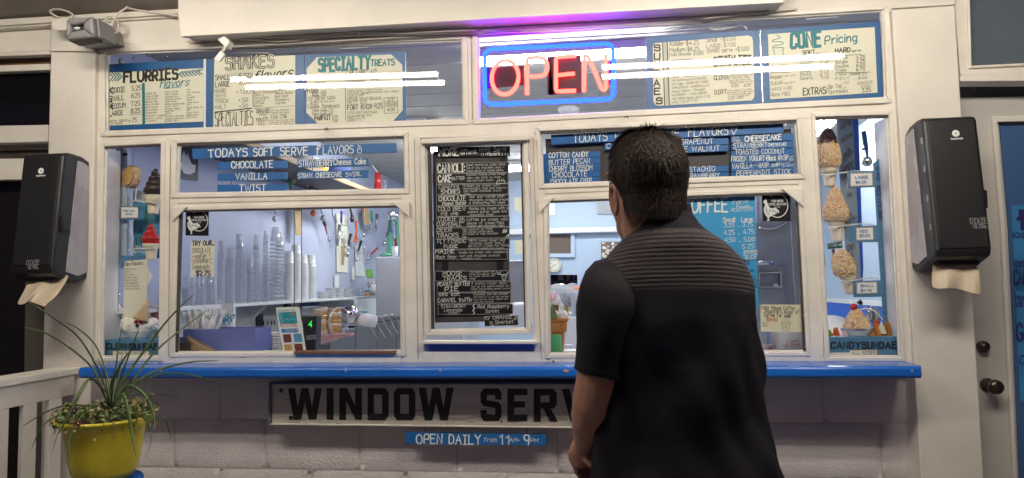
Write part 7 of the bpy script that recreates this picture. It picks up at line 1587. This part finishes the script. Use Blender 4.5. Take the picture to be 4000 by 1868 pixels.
leaves('ground_cover', 'leaf_pale', 420, 2, .011, .1, 'pale green small leaves spilling over the yellow pot rim', 'plants', .028, .045)
leaves('dry_leaves', 'leaf_dry', 420, 3, .012, .25, 'dry straw coloured leaves among the pot plants', 'plants', .035, .05)
for x, y, m_, lb, dy in ((455,792,'petal_purple','dark purple pansy at the left side of the pot',-.22),(335,878,'petal_purple','small dark flower hanging left of the pot rim',-.1),(640,748,'petal_purple','small purple flower in the middle behind the leaves',.05),(865,815,'petal_red','reddish flower bud at the right rim of the pot',-.2),(480,868,'petal_red','reddish bud under the purple pansy',-.24)):
    c_ = PY(YPOT+dy)('g6', x, y); fl_ = empty('flower', c_, lb, 'flower')
    for j in range(5):
        a = j*1.257; MB().ball(c_+Vector((math.cos(a)*.006,0,math.sin(a)*.006)), (.0042,.0015,.0042), 8, 5).build('petal', m_, fl_, smooth=True)
    MB().ball(c_+Vector((0,-.002,0)), .0025, 6, 5).build('flower_heart', 'petal_yellow', fl_)
for x, y, r_ in ((905,838,26),(880,820,20),(930,760,14),(900,715,12),(920,690,14),(410,745,10)):
    c_ = PY(YPOT-.22 if y > 800 else YPOT-.05)('g6', x, y); d = MB(); n6 = 7; d.ext([c_+Vector((math.cos(t)*r_*k*1.2, rr.uniform(-.004,.004), math.sin(t)*r_*k)) for t in [q*6.283/n6 for q in range(n6)]], Vector((0,.001,0)))
    tag(d.build('round_leaf', 'leaf_pale'), 'round pale leaf %s' % {26:'hanging over the right rim',20:'on the right rim beside the larger one',14:'on the thin stem right of the blades',12:'on the upper stem at the right',10:'left above the pot rim'}[r_] if y != 690 else 'topmost round leaf of the stem at the right of the pot', 'leaf')
MB().tube(smoothpts([PY(YPOT-.05)('g6', x, y) for x, y in ((880,810),(900,770),(905,730),(922,690))]), .0014, 6).build('stem', 'leaf_dark', gp)
# ================================================================ THE MAN AT THE WINDOW
YP = -1.15; Q = PY(YP); s_ = (YP+2.8)/F/.644                 # metres per survey pixel at his distance
def q(x, y, dy=0.0):
    v = Q('o', x, y); v.y += dy; return v
man = empty('person', Vector((q(1690,900).x, YP, 0)), 'man seen from behind in a black vest, hands clasped, waiting at the window', 'person')
# --- body: closed volumes fused into one continuous skin surface
bd = MB()
def limb(P, R, n=16): bd.tube([Vector(p) for p in P], R, n); [bd.ball(p, r, n, 10) for p, r in zip(P, R)]
def rotz(a): return Matrix.Rotation(a, 3, 'Z')
hc = q(1622, 450); fd = Vector((-.50, .86, -.10)).normalized()                   # the way he faces
R3 = rotz(math.atan2(fd.y, fd.x)); fx = lambda a, b, c: hc + R3 @ Vector((a, b, c))     # head frame: a forward, b left, c up
bd.ball(fx(-.008,0,.008), (.092,.076,.092), 24, 18, R3); bd.ball(fx(.022,0,-.055), (.070,.064,.085), 20, 14, R3); bd.ball(fx(.046,0,-.105), (.042,.046,.040), 16, 12, R3)
bd.ball(fx(.075,0,-.128), (.018,.022,.016), 12, 8, R3); bd.tube([fx(.088,0,-.015), fx(.108,0,-.055), fx(.098,0,-.066)], [.008,.014,.012], 10)
bd.tube([fx(.090,-.022,-.092), fx(.098,0,-.090), fx(.090,.022,-.092)], [.005,.008,.005], 8)
for sg in (1, -1): bd.ball(fx(.078,sg*.034,-.005), (.012,.016,.010), 10, 8, R3); bd.ball(fx(.072,sg*.04,.018), (.014,.022,.008), 10, 8, R3)
limb([fx(-.012,0,-.05), q(1628,560,.0), q(1648,640,-.0), q(1660,700,0)], [.064,.060,.066,.085], 18)
for sg in (1, -1):                                                                 # ears
    a = fx(-.002, sg*.083, -.054)
    e0 = [a+R3 @ Vector((-.006+.013*math.cos(t)-.006, sg*(.010+.004*math.sin(t)), .034*math.sin(t))) for t in [k*math.pi/7 for k in range(15)]]
    bd.tube(e0, .0052, 8); bd.ball(a+R3 @ Vector((-.004,sg*.004,0)), (.012,.006,.028), 10, 8, R3)
# trunk, hips, legs
limb([q(1570,710), q(1790,710)], [.050,.050]); bd.ball(q(1680,760), (.165,.105,.15), 22, 14); bd.ball(q(1700,960), (.160,.10,.20), 22, 14); bd.ball(q(1720,1200), (.165,.105,.18), 22, 14)
pelvis = q(1722, 1330); bd.ball(pelvis, (.17,.11,.13), 20, 12)
for sx in (-1, 1):
    h = pelvis+Vector((sx*.085,0,-.03)); kx = Vector((h.x+sx*.015, YP+.02, .50)); an = Vector((h.x+sx*.02, YP-.01, .09)); limb([h, (h+kx)/2, kx, (kx+an)/2, an], [.092,.078,.058,.056,.040])
    limb([an+Vector((0,-.02,-.035)), an+Vector((-.02,.16,-.055))], [.042,.034])
# left arm, forearm going forward to the clasped hands
sh = q(1545, 712, -.03); el = q(1489, 1040, -.03); wr = q(1468, 1130, .06)
limb([sh, q(1530,800,-.06), q(1510,900,-.07), q(1502,960,-.065), q(1494,1000,-.055), el, q(1480,1075,.0), q(1474,1105,.03), wr], [.048,.050,.048,.048,.048,.046,.038,.029,.024])
bd.ball(q(1456,1040,-.02), (.018,.02,.03), 10, 8)
# right arm: hidden behind the trunk, its wrist crosses in front of the left one
limb([q(1815,725,.03), q(1825,850,.06), q(1815,1020,.12), q(1700,1100,.20), q(1560,1130,.17), q(1500,1146,.135)], [.042,.042,.042,.038,.030,.024])
def finger(P, r0, r1):
    n = len(P); limb([Vector(p) for p in P], [r0+(r1-r0)*i/(n-1) for i in range(n)], 10)
# left hand hangs closed, below the wrist
lp = q(1462, 1172, .115); bd.tube([wr, q(1464,1150,.108), lp, q(1466,1196,.12)], [.021,.029,.034,.030], 14); bd.ball(lp, (.034,.019,.036), 14, 10)
for i, (x, y, dy, ln) in enumerate([(1446,1190,.10,1.0),(1456,1204,.11,1.08),(1470,1208,.12,1.0),(1484,1204,.13,.82)]):
    finger([q(x, y, dy), q(x+2, y+24*ln, dy-.006), q(x+16, y+42*ln, dy+.008), q(x+28, y+34*ln, dy+.028)], .0098, .0078)
finger([q(1480,1160,.09), q(1492,1184,.075), q(1497,1206,.075)], .0105, .0085)
# right hand folded over it from the right
rp = q(1468, 1160, .085); bd.tube([q(1500,1146,.135), q(1486,1152,.105), rp], [.024,.027,.026], 14); bd.ball(rp, (.036,.018,.026), 14, 10)
for i, (y, x, ln) in enumerate([(1146,1446,1.0),(1162,1440,1.1),(1177,1443,1.0),(1190,1450,.85)]):
    finger([q(x+6, y, .082), q(x-8, y+3, .088), q(x-8+4*i*.5, y+10, .112), q(x+8, y+14, .126)], .0098, .0078)
finger([q(1478,1176,.07), q(1492,1188,.058), q(1516,1190,.055), q(1530,1192,.058)], .0110, .0080)
body = bd.build('body', 'skin', man, smooth=True)
m_ = body.modifiers.new('fuse', 'REMESH'); m_.mode = 'VOXEL'; m_.voxel_size = .0042; m_.use_smooth_shade = True
m_ = body.modifiers.new('soften', 'SMOOTH'); m_.factor = .5; m_.iterations = 5
# --- vest: rings of the survey outline, quilted ribs down to the yoke seam
rings = [(540,1612,1742,.070),(556,1604,1752,.078),(572,1592,1768,.088),(588,1572,1790,.096),(604,1556,1812,.102),(620,1542,1830,.106),(640,1526,1848,.108),(660,1510,1861,.110),(680,1498,1870,.112),(700,1492,1876,.114),
         (720,1492,1879,.116),(760,1494,1883,.120),(800,1497,1887,.124),(860,1500,1890,.126),(920,1503,1893,.126),(980,1505,1897,.124),(1040,1506,1903,.124),(1090,1507,1914,.126),(1140,1506,1930,.130),(1203,1504,1952,.136),(1280,1500,1972,.140),(1345,1498,1985,.142)]
def vest_at(y):
    for a, b in zip(rings, rings[1:]):
        if a[0] <= y <= b[0]: t = (y-a[0])/(b[0]-a[0]); return [a[i]+(b[i]-a[i])*t for i in (1,2,3)]
    return list(rings[-1][1:])
mb = MB(); N = 72; ys = []; y = 540.0
while y < 1345: ys.append(y); y += 1.7 if y < 728 else 9
for y in ys:
    xl, xr, dp = vest_at(y); c_ = q((xl+xr)/2, y); hx = (xr-xl)/2*s_
    for k in range(N):
        a = 2*math.pi*k/N; ca, sa = math.cos(a), math.sin(a)
        yy = y + (26*(abs(ca)**2.2) if y < 735 else 0)*(1 if sa < 0 else .3)          # ribs sag towards the sides
        rib = 0
        if 590 < y < 726: rib = .0019*abs(math.sin(math.pi*(y-590)/10.2))*(.8+.2*math.sin(a*3+y*.1))
        sq = 2/2.35; X = hx*math.copysign(abs(ca)**sq, ca); Yv = dp*math.copysign(abs(sa)**sq, sa)
        fold = 0 if y < 740 else .007*math.sin(a*6+y*.016)*min(1, (y-740)/160)+.004*math.sin(a*13-y*.024)*min(1, (y-740)/200)+.004*math.sin(y*.03+a*2)*min(1, (y-740)/300)
        g = 1+(rib+fold)/max(hx, .05); zsag = -(26*s_*(abs(ca)**2.5) if y < 735 else 26*s_*(abs(ca)**2.5)*max(0, 1-(y-735)/150))*.6
        mb.v.append(c_ + Vector((X*g, Yv*g, zsag)))
n = len(ys); mb.use('vest_knit')
for i in range(n-1):
    mb.use('vest_knit' if 584 < ys[i] < 728 else 'vest_cloth')
    for k in range(N): j = (k+1) % N; mb.face([i*N+k, i*N+j, (i+1)*N+j, (i+1)*N+k])
o = mb.build('vest', None, man, smooth=True); sd = o.modifiers.new('s', 'SOLIDIFY'); sd.thickness = .004; sd.offset = 1
# yoke seam, collar
def ring(y, g=1.0, lo=0, hi=2*math.pi, n=60, up=0):
    xl, xr, dp = vest_at(y); c_ = q((xl+xr)/2, y); hx = (xr-xl)/2*s_; P = []
    for k in range(n+1):
        a = lo+(hi-lo)*k/n; ca, sa = math.cos(a), math.sin(a); sq = 2/2.35
        P.append(c_+Vector((hx*g*math.copysign(abs(ca)**sq, ca), dp*g*math.copysign(abs(sa)**sq, sa), -26*s_*(abs(ca)**2.5)*.6)))
    return P
MB().tube(ring(729, 1.012), .0022, 6).build('seam', 'vest_cloth', man, smooth=True)
mb = MB(); cN = 48; L0 = []
for t, r_, dz in ((0,1.10,0),(.25,1.02,0),(.6,.95,0),(1,.93,0),(1.04,.90,0),(1,.86,0),(.4,.88,0)):
    cc = q(1672-20*t, 612-50*t, .0)
    for k in range(cN):
        a = 2*math.pi*k/cN; x = math.cos(a)*82*s_*r_*1.10; yv = math.sin(a)*.084*r_*1.05
        tilt = x*.42*t                                                          # the collar climbs to the right
        mb.v.append(cc + Vector((x, yv, tilt + (.010*math.sin(a*1+1) if t > .5 else 0) - (.04*(1-t)*abs(math.cos(a))))))
for i in range(6):
    for k in range(cN): j = (k+1) % cN; mb.face([i*cN+k, i*cN+j, (i+1)*cN+j, (i+1)*cN+k])
mb.build('collar', 'vest_cloth', man, smooth=True)
# short sleeve of the polo shirt, with a hem and an arm hole seam
def sleeve(cs, name):
    mb = MB(); n2 = 36; rows = []
    for i, (x, y, r, dy, tl) in enumerate(cs):
        c_ = q(x, y, dy)
        for k in range(n2):
            a = 2*math.pi*k/n2; rr_ = r*s_*(1+.03*math.sin(a*3+y*.03)+.02*math.sin(a*5-y*.05)); mb.v.append(c_+Vector((math.cos(a)*rr_, math.sin(a)*rr_*1.05, -math.cos(a)*tl*s_)))
    for i in range(len(cs)-1):
        for k in range(n2): j = (k+1) % n2; mb.face([i*n2+k, i*n2+j, (i+1)*n2+j, (i+1)*n2+k])
    o = mb.build(name, 'polo_cloth', man, smooth=True); s2 = o.modifiers.new('s', 'SOLIDIFY'); s2.thickness = .003; return o
sleeve([(1572,664,10,-.02,10),(1560,668,36,-.03,18),(1552,682,56,-.04,24),(1544,706,70,-.05,24),(1537,735,76,-.06,18),(1531,775,75,-.065,10),(1524,820,70,-.068,6),(1517,865,65,-.068,8),(1512,900,61,-.068,12),(1510,922,60,-.068,14),(1509,930,61,-.068,14),(1509,932,57,-.068,14)], 'left_sleeve')
sleeve([(1812,650,30,0,0),(1830,672,46,0,0),(1838,720,50,.02,0),(1838,800,50,.05,0),(1836,900,50,.08,0),(1832,940,50,.09,0)], 'right_sleeve')
# trousers and shoes, below the frame
mb = MB()
for sx in (-1, 1):
    h = pelvis+Vector((sx*.085,0,.02)); kx = Vector((h.x+sx*.015, YP+.02, .50)); an = Vector((h.x+sx*.02, YP-.01, .05)); mb.tube([h, (h+kx)/2, kx, (kx+an)/2, an], [.118,.098,.078,.075,.066], 20)
mb.ball(pelvis, (.182,.122,.14), 20, 12)
o = mb.build('trousers', 'trousers', man, smooth=True); m_ = o.modifiers.new('f', 'REMESH'); m_.mode = 'VOXEL'; m_.voxel_size = .012; m_.use_smooth_shade = True
for sx in (-1, 1):
    h = pelvis+Vector((sx*.085,0,.02)); a = Vector((h.x+sx*.02, YP-.05, .035)); MB().tube([a, a+Vector((-.01,.10,.005)), a+Vector((-.03,.22,-.008))], [.036,.043,.028], 14).build('shoe', 'black_plastic', man, smooth=True)
# --- hair: a cap over the skull and several thousand short strands lying down and forward
rr = random.Random(44); cap = MB()
def skull(th, ph, k=1.0):          # th from crown (0) downwards, ph round; 0 = forward
    c0 = fx(-.010, 0, .010); r = Vector((.101*math.sin(th)*math.cos(ph), .090*math.sin(th)*math.sin(ph), .104*math.cos(th)))
    t = min(max((th-1.1)/.9, 0), 1); t = t*t*(3-2*t)
    if t > 0: g_ = max(.93, math.sin(th))/max(math.sin(th), .2); g_ = 1+(g_-1)*t; r.x *= g_; r.y *= g_*(1-.03*t); r.z *= 1+.12*t
    return c0 + R3 @ (r*k)
def hairline(ph):                  # how far down the hair goes
    f = math.cos(ph)
    if f > .25: return 1.02-.25*f+ (0.25 if f < .5 else 0)
    if f > -.25: return 1.66 + (.25-f)*.75
    return 2.42+.3*min(1, (-f-.25)*1.6)
NA, NT = 48, 16
for i in range(NT+1):
    for k in range(NA):
        ph = 2*math.pi*k/NA; cap.v.append(skull(hairline(ph)*(i/NT)+.001, ph, 1.0+.03*math.sin(ph*9+i)*.4))
for i in range(NT):
    for k in range(NA): j = (k+1) % NA; cap.face([i*NA+k, i*NA+j, (i+1)*NA+j, (i+1)*NA+k])
for a_, b_, c_ in ((.02,.02,.092),(-.03,-.03,.090),(.05,-.02,.082)): cap.ball(fx(a_, b_, c_-.012), (.052,.042,.024), 14, 8, R3)
hair = cap.build('hair', 'hair', man, smooth=True)
st = MB()
for i in range(14000):
    ph = rr.uniform(0, 6.283); th = math.acos(1-rr.random()*(1-math.cos(min(hairline(ph), 3.0)))) if True else 0
    if th < .22: continue
    p = skull(th, ph, 1.0); c0 = fx(-.01,0,.01); n = (p-c0).normalized()
    down = (skull(min(th+.08, 3), ph)-p).normalized() if th > .12 else R3 @ Vector((1,0,0)); side = n.cross(down)
    top = max(0, 1-th/1.1); d = (down*(1-.3*top) + R3 @ Vector((.5*top,.1,0)) + side*(rr.uniform(-.6,.6)+.5*math.sin(ph*5+th*7)) + n*(.20+.05*top+rr.uniform(-.1,.28))).normalized()
    L_ = rr.uniform(.012,.022)+.016*top; w = side*rr.uniform(.0006,.0011)*1.3; b = len(st.v)
    st.v += [p-w, p+w, p+d*L_*.6+w*.7-n*.001, p+d*L_*.6-w*.7-n*.001, p+d*L_-n*.004*(1-top)]
    st.face([b, b+1, b+2, b+3]); st.face([b+3, b+2, b+4])
st.build('hair_strand', 'hair', hair)['kind'] = 'stuff'
# stubble shadow is left to the skin; eyes for completeness
for sg in (1, -1): MB().ball(fx(.083, sg*.032, -.008), .0105, 12, 8).build('eye', 'white_plastic', man, smooth=True)
